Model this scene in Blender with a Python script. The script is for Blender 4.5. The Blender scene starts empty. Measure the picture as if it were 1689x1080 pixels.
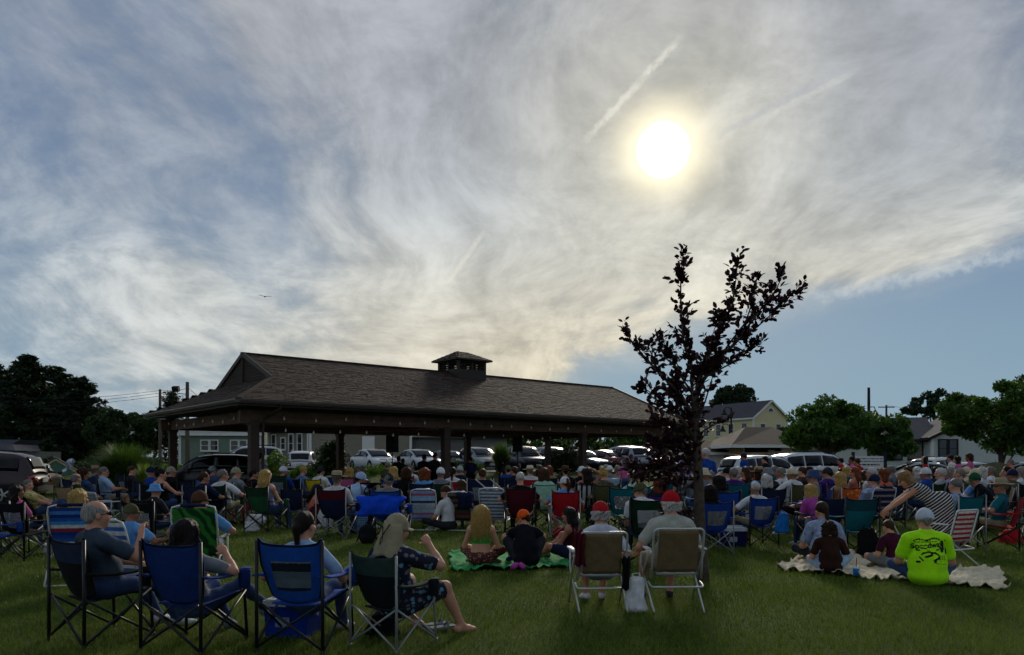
import bpy, math, random
import numpy as np
from mathutils import Vector, Matrix
R = math.radians
random.seed(7); rng = np.random.default_rng(7)
scn = bpy.context.scene
col = scn.collection
F, HX, HY, EYE = 1220.0, 844.5, 757.0, 1.6      # photo focal length, horizon point and eye height

def gx(px, Y): return (px-HX)*Y/F
def gz(py, Y): return EYE-(py-HY)*Y/F

# ------------------------------------------------------------------ camera
cam = bpy.data.cameras.new('camera'); cam_o = bpy.data.objects.new('camera', cam); col.objects.link(cam_o)
cam.sensor_width = 36; cam.lens = 36*F/1689; cam.shift_y = (HY-540)/1689
cam_o.location = (0, 0, EYE); cam_o.rotation_euler = (R(90), 0, 0)
cam.clip_end = 3000; cam.clip_start = 0.1
scn.camera = cam_o
# ------------------------------------------------------------------ sun and exposure
SUN = Vector((249/F, 1, 510/F)).normalized()
SUN_EL = math.asin(SUN.z); SUN_AZ = math.atan2(SUN.x, SUN.y)
sl = bpy.data.lights.new('sun', 'SUN'); sl.energy = 2.0; sl.angle = R(11); sl.color = (1, .9, .74)
so = bpy.data.objects.new('sun', sl); col.objects.link(so)
so.rotation_euler = (-SUN).to_track_quat('-Z', 'Y').to_euler()
vs = scn.view_settings; vs.view_transform = 'Standard'; vs.look = 'None'; vs.exposure = 0.12; vs.gamma = 1
scn.render.engine = 'CYCLES'; scn.cycles.max_bounces = 4; scn.cycles.diffuse_bounces = 2; scn.cycles.glossy_bounces = 2; scn.cycles.caustics_reflective = False; scn.cycles.caustics_refractive = False; scn.cycles.transparent_max_bounces = 8
scn.cycles.use_denoising = True; scn.cycles.use_adaptive_sampling = True; scn.cycles.adaptive_threshold = .03; scn.cycles.adaptive_min_samples = 12

def lin(h):
    h = h.lstrip('#'); c = [int(h[i:i+2], 16)/255 for i in (0, 2, 4)]
    return tuple(x/12.92 if x <= .04045 else ((x+.055)/1.055)**2.4 for x in c)+(1,)

class NT:
    """small helper round a node tree"""
    def __init__(s, tree): s.t = tree; s.t.nodes.clear()
    def n(s, typ, **kw):
        nd = s.t.nodes.new(typ)
        for k, v in kw.items():
            if k.startswith('i_'): 
                key = k[2:]; nd.inputs[int(key) if key.isdigit() else key.replace('_', ' ')].default_value = v
            else: setattr(nd, k, v)
        return nd
    def l(s, a, b): s.t.links.new(a, b)
    def val(s, inp, v):
        if hasattr(v, 'is_linked') or isinstance(v, bpy.types.NodeSocket): s.l(v, inp)
        else: inp.default_value = v
    def m(s, op, a, b=None, c=None, clamp=False):
        nd = s.n('ShaderNodeMath', operation=op, use_clamp=clamp); s.val(nd.inputs[0], a)
        if b is not None: s.val(nd.inputs[1], b)
        if c is not None: s.val(nd.inputs[2], c)
        return nd.outputs[0]
    def vm(s, op, a, b=None):
        nd = s.n('ShaderNodeVectorMath', operation=op); s.val(nd.inputs[0], a)
        if b is not None: s.val(nd.inputs[1], b)
        return nd.outputs['Value' if op == 'DOT_PRODUCT' else 'Vector']
    def mr(s, x, a, b, c=0., d=1., smooth=True):
        nd = s.n('ShaderNodeMapRange', interpolation_type='SMOOTHSTEP' if smooth else 'LINEAR')
        s.val(nd.inputs[0], x)
        for i, v in enumerate((a, b, c, d)): nd.inputs[i+1].default_value = v
        return nd.outputs[0]
    def mix(s, f, a, b, blend='MIX'):
        nd = s.n('ShaderNodeMix', data_type='RGBA', blend_type=blend)
        s.val(nd.inputs[0], f); s.val(nd.inputs[6], a); s.val(nd.inputs[7], b)
        return nd.outputs[2]
    def noise(s, vec, scale, detail=4, rough=.5, dist=0., out='Fac'):
        nd = s.n('ShaderNodeTexNoise'); 
        if vec is not None: s.l(vec, nd.inputs['Vector'])
        nd.inputs['Scale'].default_value = scale; nd.inputs['Detail'].default_value = detail
        nd.inputs['Roughness'].default_value = rough; nd.inputs['Distortion'].default_value = dist
        return nd.outputs[out]

# ------------------------------------------------------------------ sky: clear sky, a veil of cirrus and the sun behind it
def pdir(px, py): return Vector(((px-HX)/F, 1, (HY-py)/F)).normalized()

SKY_BLOBS = ((120, 170, 1, 12, -.14), (230, 90, 1, 8, -.06), (330, 280, 1, 8, -.08), (540, 400, 1, 9, -.12), (30, 450, 1, 9, -.07), (500, 180, .5, 5, -.06), (520, 335, .2, 3.5, .07), (495, 245, .2, 3, .05), (310, 310, .2, 3.5, .06), (1640, 230, 1, 9, -.06),
             (560, 100, 2, 14, .12), (850, 430, 2, 16, .16), (650, 590, 2, 13, .16), (1050, 130, 2, 16, .14), (1330, 300, 2, 14, .14), (1560, 260, 2, 14, .12), (200, 480, 1, 8, .08))

def build_world():
    w = bpy.data.worlds.new('World'); scn.world = w; w.use_nodes = True
    T = NT(w.node_tree)
    out = T.n('ShaderNodeOutputWorld'); bg = T.n('ShaderNodeBackground'); T.l(bg.outputs[0], out.inputs[0])
    bg.inputs['Strength'].default_value = 0.1
    sky = T.n('ShaderNodeTexSky', sky_type='NISHITA'); sky.sun_disc = False
    sky.sun_elevation = SUN_EL; sky.sun_rotation = SUN_AZ; sky.air_density = 1.3; sky.dust_density = 1.2; sky.ozone_density = 1.5
    tc = T.n('ShaderNodeTexCoord'); d = T.vm('NORMALIZE', tc.outputs['Generated'])
    sep = T.n('ShaderNodeSeparateXYZ'); T.l(d, sep.inputs[0]); z = sep.outputs[2]
    sd = T.vm('DOT_PRODUCT', d, tuple(SUN))
    ang = T.m('ARCCOSINE', T.m('MINIMUM', sd, 1.0))              # angle from the sun
    # the cloud sheet as seen in perspective from below (and fading to a band low down)
    zz = T.m('ADD', T.m('MAXIMUM', z, 0.0), 0.30)
    cp = T.n('ShaderNodeCombineXYZ'); T.l(T.m('DIVIDE', sep.outputs[0], zz), cp.inputs[0]); T.l(T.m('DIVIDE', sep.outputs[1], zz), cp.inputs[1])
    p = cp.outputs[0]
    warp = T.noise(p, 1.3, 2, .5, 0, 'Color')
    pw = T.vm('ADD', p, T.vm('MULTIPLY', T.vm('SUBTRACT', warp, (.5, .5, .5)), (.55, .55, .55)))
    mp = T.n('ShaderNodeMapping'); T.l(pw, mp.inputs[0]); mp.inputs['Rotation'].default_value = (0, 0, R(34)); mp.inputs['Scale'].default_value = (1.5, .55, 1)
    st = mp.outputs[0]                                           # stretched along the wind
    n1 = T.noise(st, 1.5, 5, .58); n2 = T.noise(st, 5.5, 5, .64); n3 = T.noise(pw, 6.5, 5, .66)
    cov = T.m('ADD', T.m('MULTIPLY', n1, .50), T.m('MULTIPLY', n2, .22))
    cov = T.m('ADD', cov, T.m('MULTIPLY', n3, .26))
    # where the sheet is broken and where it is thick (directions on the dome)
    def blob(px, py, r0, r1, amt, tgt):
        k = T.mr(T.vm('DOT_PRODUCT', d, tuple(pdir(px, py))), math.cos(R(r1)), math.cos(R(r0)), 0, amt)
        return T.m('ADD', tgt, k)
    for a in SKY_BLOBS: cov = blob(*a, cov)
    a, b = pdir(860, 640), pdir(1700, 398); pn = a.cross(b).normalized()       # the edge of the sheet, clear air below it to the right
    below = T.mr(T.m('ADD', T.vm('DOT_PRODUCT', d, tuple(pn)), T.m('MULTIPLY', T.m('SUBTRACT', n1, .5), .10)), -.035, .045, -.42, .0) if pn.z > 0 else T.mr(T.m('ADD', T.vm('DOT_PRODUCT', d, tuple(-pn)), T.m('MULTIPLY', T.m('SUBTRACT', n1, .5), .10)), -.035, .045, -.42, .0)
    cov = T.m('ADD', cov, T.m('MULTIPLY', below, T.mr(sep.outputs[0], .0, .14, 0, 1)))
    dens = T.mr(T.m('ADD', cov, .04), .34, .68, .0, 1.)
    wedge = T.m('MULTIPLY', T.m('MULTIPLY', below, -1/.42), T.mr(sep.outputs[0], .0, .14, 0, 1))
    veil = T.mr(T.m('ADD', T.m('MULTIPLY', T.noise(pw, 2.2, 4, .55), .25), T.m('ADD', T.m('MULTIPLY', n2, .25), T.m('MULTIPLY', n3, .25))), .22, .52, .12, .72)
    dens = T.m('MAXIMUM', dens, T.m('MULTIPLY', veil, T.m('SUBTRACT', 1, wedge)))
    # colour of the veil: bright and creamy towards the sun, grey-lavender away from it
    near = T.mr(ang, R(0), R(17), 1, 0); wide = T.mr(ang, R(6), R(48), 1, 0)
    cc = T.mix(T.mr(z, .20, .46, 0, 1), (4.9, 5.25, 5.35, 1), (3.5, 3.7, 4.05, 1))
    low = T.mr(z, .04, .36, 1, 0)
    cc = T.mix(T.m('MULTIPLY', T.m('MULTIPLY', low, wide), .9), cc, (8.6, 7.3, 4.8, 1))
    cc = T.mix(T.m('MULTIPLY', near, .75), cc, (7.2, 6.9, 5.7, 1))
    det = T.mr(T.m('ADD', T.m('MULTIPLY', n2, .5), T.m('MULTIPLY', n3, .5)), .30, .70, .72, 1.22)
    det = T.m('MULTIPLY', det, T.mr(n1, .3, .7, .86, 1.12))
    sc = T.n('ShaderNodeVectorMath', operation='SCALE'); T.l(cc, sc.inputs[0]); T.l(det, sc.inputs['Scale']); cc = sc.outputs[0]
    blue = T.vm('MULTIPLY', sky.outputs[0], (.36, .42, .47))
    blue = T.mix(.8, blue, (1.25, 2.05, 3.5, 1))
    blue = T.mix(T.mr(z, .0, .34, .8, 0), blue, (2.5, 3.8, 4.7, 1))
    c = T.mix(T.m('MULTIPLY', dens, .95), blue, cc)
    # contrails
    j1 = T.m('SUBTRACT', T.noise(d, 60, 3, .65), .5); j2 = T.noise(d, 95, 2, .6)
    def trail(p0, p1, wid, amt, c, colr):
        a, b = pdir(*p0), pdir(*p1); nrm = a.cross(b).normalized(); mid = (a+b).normalized()
        off = T.m('ADD', T.vm('DOT_PRODUCT', d, tuple(nrm)), T.m('MULTIPLY', j1, wid*1.7))
        across = T.mr(T.m('ABSOLUTE', off), wid*.15, wid, 1, 0)
        half = math.acos(max(-1, min(1, mid.dot(a))))
        along = T.mr(T.vm('DOT_PRODUCT', d, tuple(mid)), math.cos(half*1.12), math.cos(half*.6), 0, 1)
        k = T.m('MULTIPLY', T.m('MULTIPLY', across, along), T.mr(j2, .3, .62, amt*.35, amt))
        return T.mix(k, c, colr)
    c = trail((1125, 58), (965, 232), .0065, .42, c, (9.0, 8.8, 7.8, 1))
    c = trail((1178, 236), (1420, 112), .0055, .26, c, (7.4, 7.4, 7.0, 1))
    c = trail((1180, 226), (1420, 98), .006, .4, c, (4.2, 4.5, 4.9, 1))
    c = trail((1320, 498), (1720, 408), .012, .5, c, (5.6, 6.0, 6.2, 1))
    c = trail((735, 470), (800, 380), .005, .35, c, (8.4, 8, 6.8, 1))
    # the sun itself, burning through the veil
    halo = T.m('POWER', T.mr(ang, R(.6), R(7.2), 1, 0), 3.2)
    c = T.mix(T.m('MULTIPLY', halo, .9), c, (14, 12.6, 8.8, 1))
    c = T.mix(T.mr(T.m('ADD', ang, T.m('MULTIPLY', T.m('SUBTRACT', n3, .5), .012)), R(1.25), R(1.95), 1, 0), c, (40, 38, 32, 1))
    c = T.mix(T.mr(z, -.02, -.12, 0, 1), c, (.5, .6, .45, 1))
    T.l(c, bg.inputs['Color'])
    w.cycles.sampling_method = 'MANUAL'; w.cycles.sample_map_resolution = 512
build_world()

# ------------------------------------------------------------------ materials
MC = {}
def mat(name, c, rough=.8, metal=0., var=.12, scale=30., bump=0., bscale=200., spec=.3, trans=0., sub=0.):
    """plain surface with gentle procedural variation"""
    if name in MC: return MC[name]
    m = bpy.data.materials.new(name); m.use_nodes = True; T = NT(m.node_tree); MC[name] = m
    c = lin(c) if isinstance(c, str) else tuple(c)+(1,)*(4-len(c))
    out = T.n('ShaderNodeOutputMaterial'); b = T.n('ShaderNodeBsdfPrincipled'); T.l(b.outputs[0], out.inputs[0])
    tc = T.n('ShaderNodeTexCoord')
    if var:
        f = T.mr(T.noise(tc.outputs['Object'], scale, 4, .6), .25, .75, 1-var, 1+var)
        s = T.n('ShaderNodeVectorMath', operation='SCALE'); s.inputs[0].default_value = c[:3]; T.l(f, s.inputs['Scale']); T.l(s.outputs[0], b.inputs['Base Color'])
    else: b.inputs['Base Color'].default_value = c
    b.inputs['Roughness'].default_value = rough; b.inputs['Metallic'].default_value = metal
    b.inputs['Specular IOR Level'].default_value = spec
    if trans: b.inputs['Transmission Weight'].default_value = trans
    if sub: b.inputs['Subsurface Weight'].default_value = sub; b.inputs['Subsurface Scale'].default_value = .02
    if bump:
        bp = T.n('ShaderNodeBump'); bp.inputs['Strength'].default_value = bump; bp.inputs['Distance'].default_value = .01
        T.l(T.noise(tc.outputs['Object'], bscale, 3, .6), bp.inputs['Height']); T.l(bp.outputs[0], b.inputs['Normal'])
    return m

def cloth(c, rough=.9):
    return mat('cloth_'+c, c, rough, var=.16, scale=14, bump=.35, bscale=55, spec=.15)

def pattern(name, kind, cols, scale=1., rough=.85, coord='Object', axis=2):
    """stripes / prints on cloth"""
    if name in MC: return MC[name]
    m = bpy.data.materials.new(name); m.use_nodes = True; T = NT(m.node_tree); MC[name] = m
    out = T.n('ShaderNodeOutputMaterial'); b = T.n('ShaderNodeBsdfPrincipled'); T.l(b.outputs[0], out.inputs[0])
    b.inputs['Roughness'].default_value = rough; b.inputs['Specular IOR Level'].default_value = .15
    tc = T.n('ShaderNodeTexCoord'); v = tc.outputs[coord]
    cs = [lin(x) for x in cols]
    if kind == 'bands':          # one pass through the colours along an axis of the piece
        sp = T.n('ShaderNodeSeparateXYZ'); T.l(v, sp.inputs[0])
        x = T.m('ADD', sp.outputs[axis], T.m('MULTIPLY', T.m('SUBTRACT', T.noise(tc.outputs['Object'], 40, 3), .5), .03))
        r = T.n('ShaderNodeValToRGB'); T.l(x, r.inputs[0]); r.color_ramp.interpolation = 'CONSTANT'
        e = r.color_ramp.elements
        for i, c in enumerate(cs):
            if i < 2: e[i].position = i/len(cs); e[i].color = c
            else: q = e.new(i/len(cs)); q.color = c
        c = r.outputs[0]
    elif kind == 'stripe':
        sp = T.n('ShaderNodeSeparateXYZ'); T.l(v, sp.inputs[0])
        x = T.m('FRACT', T.m('MULTIPLY', sp.outputs[axis], scale))
        c = T.mix(T.m('GREATER_THAN', x, .55), cs[0], cs[1])
    elif kind == 'print':        # blotchy flowers and leaves
        vo = T.n('ShaderNodeTexVoronoi'); T.l(v, vo.inputs[0]); vo.inputs['Scale'].default_value = scale
        a = T.m('LESS_THAN', T.m('ADD', vo.outputs['Distance'], T.m('MULTIPLY', T.m('SUBTRACT', T.noise(v, scale*2.5, 3), .5), .5)), .34)
        pick = T.n('ShaderNodeSeparateColor'); T.l(vo.outputs['Color'], pick.inputs[0])
        c2 = T.mix(T.m('GREATER_THAN', pick.outputs[0], .5), cs[1], cs[2 if len(cs) > 2 else 1])
        c = T.mix(a, cs[0], c2)
    elif kind == 'leaf':         # long tropical leaves
        w = T.n('ShaderNodeTexWave'); T.l(v, w.inputs[0]); w.wave_type = 'BANDS'; w.bands_direction = 'DIAGONAL'
        w.inputs['Scale'].default_value = scale; w.inputs['Distortion'].default_value = 9; w.inputs['Detail'].default_value = 2
        c = T.mix(T.mr(w.outputs['Fac'], .3, .7), cs[0], cs[1])
    elif kind == 'plaid':
        sp = T.n('ShaderNodeSeparateXYZ'); T.l(v, sp.inputs[0])
        a = T.m('GREATER_THAN', T.m('FRACT', T.m('MULTIPLY', sp.outputs[2], scale)), .6)
        bq = T.m('GREATER_THAN', T.m('FRACT', T.m('MULTIPLY', sp.outputs[0], scale)), .6)
        c = T.mix(T.m('MULTIPLY', T.m('ADD', a, bq), .5), cs[0], cs[1])
    c = T.mix(T.mr(T.noise(tc.outputs['Object'], 18, 4), .3, .7, 0, .25), c, (.02, .02, .02, 1))
    T.l(c, b.inputs['Base Color'])
    bp = T.n('ShaderNodeBump'); bp.inputs['Strength'].default_value = .3; bp.inputs['Distance'].default_value = .01
    T.l(T.noise(tc.outputs['Object'], 55, 3), bp.inputs['Height']); T.l(bp.outputs[0], b.inputs['Normal'])
    return m

def mesh_net(name, c):
    """open woven mesh: the threads are opaque, the holes let through"""
    if name in MC: return MC[name]
    m = bpy.data.materials.new(name); m.use_nodes = True; T = NT(m.node_tree); MC[name] = m
    out = T.n('ShaderNodeOutputMaterial'); b = T.n('ShaderNodeBsdfPrincipled'); b.inputs['Base Color'].default_value = lin(c); b.inputs['Roughness'].default_value = .8
    tr = T.n('ShaderNodeBsdfTransparent'); mx = T.n('ShaderNodeMixShader'); mx.inputs[0].default_value = .5
    T.l(tr.outputs[0], mx.inputs[1]); T.l(b.outputs[0], mx.inputs[2]); T.l(mx.outputs[0], out.inputs[0])
    return m

def leafmat(name, c1, c2, trans=.25, rough=.6, scale=2.):
    if name in MC: return MC[name]
    m = bpy.data.materials.new(name); m.use_nodes = True; T = NT(m.node_tree); MC[name] = m
    out = T.n('ShaderNodeOutputMaterial'); b = T.n('ShaderNodeBsdfPrincipled'); b.inputs['Roughness'].default_value = rough; b.inputs['Specular IOR Level'].default_value = .3
    tc = T.n('ShaderNodeTexCoord'); g = T.n('ShaderNodeNewGeometry')
    f = T.m('ADD', T.m('MULTIPLY', g.outputs['Random Per Island'], .5), T.m('MULTIPLY', T.noise(tc.outputs['Object'], scale, 3), .6))
    c = T.mix(T.mr(f, .2, .9), lin(c1), lin(c2)); T.l(c, b.inputs['Base Color'])
    tl = T.n('ShaderNodeBsdfTranslucent'); T.l(c, tl.inputs[0])
    mx = T.n('ShaderNodeMixShader'); mx.inputs[0].default_value = trans
    T.l(b.outputs[0], mx.inputs[1]); T.l(tl.outputs[0], mx.inputs[2]); T.l(mx.outputs[0], out.inputs[0])
    return m

GLASS = mat('car_glass', '#0a0e12', .06, var=0, spec=.25)
PANE = mat('window_pane', '#10161c', .08, var=.2, scale=3, spec=.6)
WHITE = mat('white_paint', '#d8d8d2', .6, var=.06)
BLACKTUBE = mat('black_tube', '#101114', .4, var=.1)
GREYTUBE = mat('grey_tube', '#8a8d8c', .4, .3, var=.1)
ALU = mat('aluminium_tube', '#b9bbb8', .35, .45, var=.08)
WHITETUBE = mat('white_tube', '#c9cbca', .4, var=.05)

# ------------------------------------------------------------------ mesh helpers
def link(o, parent=None):
    col.objects.link(o)
    if parent is not None: o.parent = parent
    return o

class MB:
    def __init__(s): s.v = []; s.f = []; s.mi = []
    def add(s, vs, fs, mi=0):
        b = len(s.v); s.v += [tuple(v) for v in vs]
        for f in fs: s.f.append(tuple(i+b for i in f)); s.mi.append(mi)
        return s
    def box(s, c, d, rot=None, mi=0):
        c = Vector(c); hx, hy, hz = d[0]/2, d[1]/2, d[2]/2
        vs = [Vector((x, y, z)) for x in (-hx, hx) for y in (-hy, hy) for z in (-hz, hz)]
        if rot is not None: vs = [rot @ v for v in vs]
        return s.add([v+c for v in vs], [(0, 1, 3, 2), (4, 6, 7, 5), (0, 4, 5, 1), (2, 3, 7, 6), (0, 2, 6, 4), (1, 5, 7, 3)], mi)
    def bar(s, a, b, w, h, mi=0, up=(0, 0, 1)):
        a, b = Vector(a), Vector(b); d = (b-a); L = d.length; d.normalize(); u = Vector(up)
        x = d.cross(u)
        if x.length < 1e-4: x = d.cross(Vector((1, 0, 0)))
        x.normalize(); u = x.cross(d)
        return s.box((a+b)/2, (w, L, h), Matrix((x, d, u)).transposed(), mi)
    def tube(s, pts, r, n=6, mi=0, cap=True, closed=False):
        pts = [Vector(p) for p in pts]; N = len(pts)
        rs = r if isinstance(r, (list, tuple)) else [r]*N
        prev = None; rings = []
        for i, p in enumerate(pts):
            if closed: t = pts[(i+1) % N]-pts[i-1]
            else: t = (pts[min(i+1, N-1)]-pts[max(i-1, 0)])
            t.normalize()
            if prev is None: u = t.orthogonal().normalized()
            else: u = (prev-t*prev.dot(t)); u = u.normalized() if u.length > 1e-6 else t.orthogonal().normalized()
            prev = u; w = t.cross(u)
            rings.append([p+(u*math.cos(6.2832*k/n)+w*math.sin(6.2832*k/n))*rs[i] for k in range(n)])
        fs = []
        for i in range(N if closed else N-1):
            j = (i+1) % N
            for k in range(n): fs.append((i*n+k, i*n+(k+1) % n, j*n+(k+1) % n, j*n+k))
        if cap and not closed: fs += [tuple(range(n))[::-1], tuple(range((N-1)*n, N*n))]
        return s.add([v for rg in rings for v in rg], fs, mi)
    def lathe(s, prof, c=(0, 0, 0), n=20, mi=0, sx=1., sy=1., cap=True):
        c = Vector(c); vs = []; fs = []
        for (r, z) in prof:
            for k in range(n): vs.append((c.x+r*sx*math.cos(6.2832*k/n), c.y+r*sy*math.sin(6.2832*k/n), c.z+z))
        for i in range(len(prof)-1):
            for k in range(n): fs.append((i*n+k, i*n+(k+1) % n, (i+1)*n+(k+1) % n, (i+1)*n+k))
        if cap: fs += [tuple(range(n))[::-1], tuple(range((len(prof)-1)*n, len(prof)*n))]
        return s.add(vs, fs, mi)
    def prism(s, poly, d, mi=0):
        """extrude a 3D polygon by vector d"""
        n = len(poly); d = Vector(d); a = [Vector(p) for p in poly]
        return s.add(a+[p+d for p in a], [tuple(range(n)), tuple(range(2*n-1, n-1, -1))]+[(i, i+n, (i+1) % n+n, (i+1) % n) for i in range(n)], mi)
    def sheet(s, fn, nu, nv, th=.008, mi=None):
        """thick curved sheet from fn(u, v); mi(u, v) may pick a material"""
        P = [[Vector(fn(i/nu, j/nv)) for j in range(nv+1)] for i in range(nu+1)]
        N = [[None]*(nv+1) for _ in range(nu+1)]
        for i in range(nu+1):
            for j in range(nv+1):
                a = P[min(i+1, nu)][j]-P[max(i-1, 0)][j]; b = P[i][min(j+1, nv)]-P[i][max(j-1, 0)]
                q = a.cross(b); N[i][j] = q.normalized() if q.length > 1e-9 else Vector((0, 0, 1))
        b0 = len(s.v); w = nv+1; tot = (nu+1)*w
        s.v += [tuple(P[i][j]+N[i][j]*th/2) for i in range(nu+1) for j in range(w)]
        s.v += [tuple(P[i][j]-N[i][j]*th/2) for i in range(nu+1) for j in range(w)]
        def q(*ix, m=0): s.f.append(tuple(b0+k for k in ix)); s.mi.append(m)
        for i in range(nu):
            for j in range(nv):
                m = mi((i+.5)/nu, (j+.5)/nv) if mi else 0
                a, b, c, d = i*w+j, (i+1)*w+j, (i+1)*w+j+1, i*w+j+1
                q(a, b, c, d, m=m); q(d+tot, c+tot, b+tot, a+tot, m=m)
        for i in range(nu): q(i*w+tot, (i+1)*w+tot, (i+1)*w, i*w); q(i*w+nv, (i+1)*w+nv, (i+1)*w+nv+tot, i*w+nv+tot)
        for j in range(nv): q(j, j+1, j+1+tot, j+tot); q(nu*w+j+tot, nu*w+j+1+tot, nu*w+j+1, nu*w+j)
        return s
    def mesh(s, name, smooth=False):
        me = bpy.data.meshes.new(name); me.from_pydata(s.v, [], s.f)
        me.polygons.foreach_set('material_index', s.mi)
        if smooth: me.polygons.foreach_set('use_smooth', [True]*len(s.f))
        me.update(); return me
    def obj(s, name, mats, parent=None, smooth=False):
        me = s.mesh(name, smooth)
        for m in (mats if isinstance(mats, (list, tuple)) else [mats]): me.materials.append(m)
        return link(bpy.data.objects.new(name, me), parent)

def tag(o, label=None, cat=None, group=None, kind=None):
    if label: o['label'] = label
    if cat: o['category'] = cat
    if group: o['group'] = group
    if kind: o['kind'] = kind
    return o
def empty(name, loc=(0, 0, 0), rz=0., sc=1.):
    o = bpy.data.objects.new(name, None); o.location = loc; o.rotation_euler = (0, 0, rz); o.scale = (sc,)*3; o.empty_display_size = .2
    return link(o)
def copy_tree(o, parent=None):
    c = o.copy(); col.objects.link(c); c.parent = parent
    for ch in list(o.children): copy_tree(ch, c)
    return c
def np_mesh(name, V, Q, mats, mi=None, smooth=True, parent=None, tri=False):
    me = bpy.data.meshes.new(name); k = 3 if tri else 4
    me.vertices.add(len(V)); me.vertices.foreach_set('co', np.asarray(V, np.float32).ravel())
    me.loops.add(len(Q)*k); me.loops.foreach_set('vertex_index', np.asarray(Q, np.int32).ravel())
    me.polygons.add(len(Q)); me.polygons.foreach_set('loop_start', np.arange(0, len(Q)*k, k, dtype=np.int32))
    if mi is not None: me.polygons.foreach_set('material_index', np.asarray(mi, np.int32))
    if smooth: me.polygons.foreach_set('use_smooth', np.ones(len(Q), bool))
    me.update(calc_edges=True); me.validate()
    for m in (mats if isinstance(mats, (list, tuple)) else [mats]): me.materials.append(m)
    return me
# ------------------------------------------------------------------ bodies: smooth-blended volumes meshed as one surface
class SDF:
    def __init__(s): s.p = []
    def cone(s, a, b, ra, rb, m=0, k=.03, sub=False, nz=0.): s.p.append(('c', np.array(a, float), np.array(b, float), ra, rb, m, k, sub, nz))
    def ell(s, c, r, m=0, k=.03, fr=None, sub=False, nz=0.):
        fr = np.eye(3) if fr is None else np.array(fr, float); s.p.append(('e', np.array(c, float), np.array(r, float), fr, None, m, k, sub, nz))
    def build(s, res, nfreq=38., seed=1):
        rg = np.random.default_rng(seed); dirs = rg.normal(size=(5, 3)); dirs /= np.linalg.norm(dirs, axis=1)[:, None]
        fq = nfreq*rg.uniform(.6, 1.5, 5); ph = rg.uniform(0, 6.28, 5)
        lo = []; hi = []
        for p in s.p:
            pad = p[6]+2.5*res+.012
            if p[0] == 'c': a, b, ra, rb = p[1:5]; l = np.minimum(a-ra, b-rb); h = np.maximum(a+ra, b+rb)
            else: r = p[2].max() if not np.allclose(p[3], np.eye(3)) else p[2]; l = p[1]-r; h = p[1]+r
            lo.append(l-pad); hi.append(h+pad)
        un = [i for i, p in enumerate(s.p) if not p[7]]
        L = np.min([lo[i] for i in un], 0); H = np.max([hi[i] for i in un], 0)
        n = np.ceil((H-L)/res).astype(int)+1
        ax = [(L[i]+res*np.arange(n[i])).astype(np.float32) for i in range(3)]
        Fd = np.full(n, .08, np.float32); best = np.full(n, 9, np.float32); M = np.zeros(n, np.uint8)
        for p, l, h in zip(s.p, lo, hi):
            i0 = np.clip(((l-L)/res).astype(int), 0, n-1); i1 = np.clip(np.ceil((h-L)/res).astype(int)+1, 1, n)
            if (i1 <= i0).any(): continue
            sl = tuple(slice(i0[i], i1[i]) for i in range(3))
            X = ax[0][sl[0]][:, None, None]; Y = ax[1][sl[1]][None, :, None]; Z = ax[2][sl[2]][None, None, :]
            if p[0] == 'c':
                a, b, ra, rb = p[1:5]; ba = b-a; bb = max(ba@ba, 1e-9)
                x, y, z = X-a[0], Y-a[1], Z-a[2]
                t = np.clip((x*ba[0]+y*ba[1]+z*ba[2])/bb, 0, 1)
                d = np.sqrt((x-t*ba[0])**2+(y-t*ba[1])**2+(z-t*ba[2])**2)-(ra+(rb-ra)*t)
            else:
                c, r, fr = p[1:4]; x, y, z = X-c[0], Y-c[1], Z-c[2]
                q = [(x*fr[i][0]+y*fr[i][1]+z*fr[i][2]) for i in range(3)]
                k0 = np.sqrt(sum((q[i]/r[i])**2 for i in range(3))); k1 = np.sqrt(sum((q[i]/r[i]**2)**2 for i in range(3)))+1e-6
                d = k0*(k0-1)/k1
            if p[8]:
                w = 0
                for i in range(5): w = w+np.sin((X*dirs[i][0]+Y*dirs[i][1]+Z*dirs[i][2])*fq[i]+ph[i])
                d = d+w*(p[8]/2.2)
            d = d.astype(np.float32); f = Fd[sl]
            if p[7]: 
                Fd[sl] = np.maximum(f, -d); continue
            k = p[6]; hh = np.maximum(k-np.abs(f-d), 0)/k
            Fd[sl] = np.minimum(f, d)-hh*hh*k*.25
            mb = d < best[sl]; best[sl] = np.where(mb, d, best[sl]); M[sl] = np.where(mb, p[5], M[sl])
        V, Q, mi = nets(Fd, L, res, M)
        if len({p[5] for p in s.p}) < 2: return V, Q, mi
        C = V[Q].mean(1); bd = np.full(len(C), 9.); mi = np.zeros(len(C), np.int32)     # which piece each face belongs to
        for p in s.p:
            if p[7]: continue
            if p[0] == 'c':
                a, b, ra, rb = p[1:5]; ba = b-a; x = C-a; t = np.clip(x@ba/max(ba@ba, 1e-9), 0, 1)
                d = np.linalg.norm(x-t[:, None]*ba, axis=1)-(ra+(rb-ra)*t)
            else:
                q = (C-p[1])@p[3].T; k0 = np.linalg.norm(q/p[2], axis=1); d = k0*(k0-1)/(np.linalg.norm(q/p[2]**2, axis=1)+1e-6)
            w = d < bd; bd = np.where(w, d, bd); mi = np.where(w, p[5], mi)
        return V, Q, mi

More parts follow.
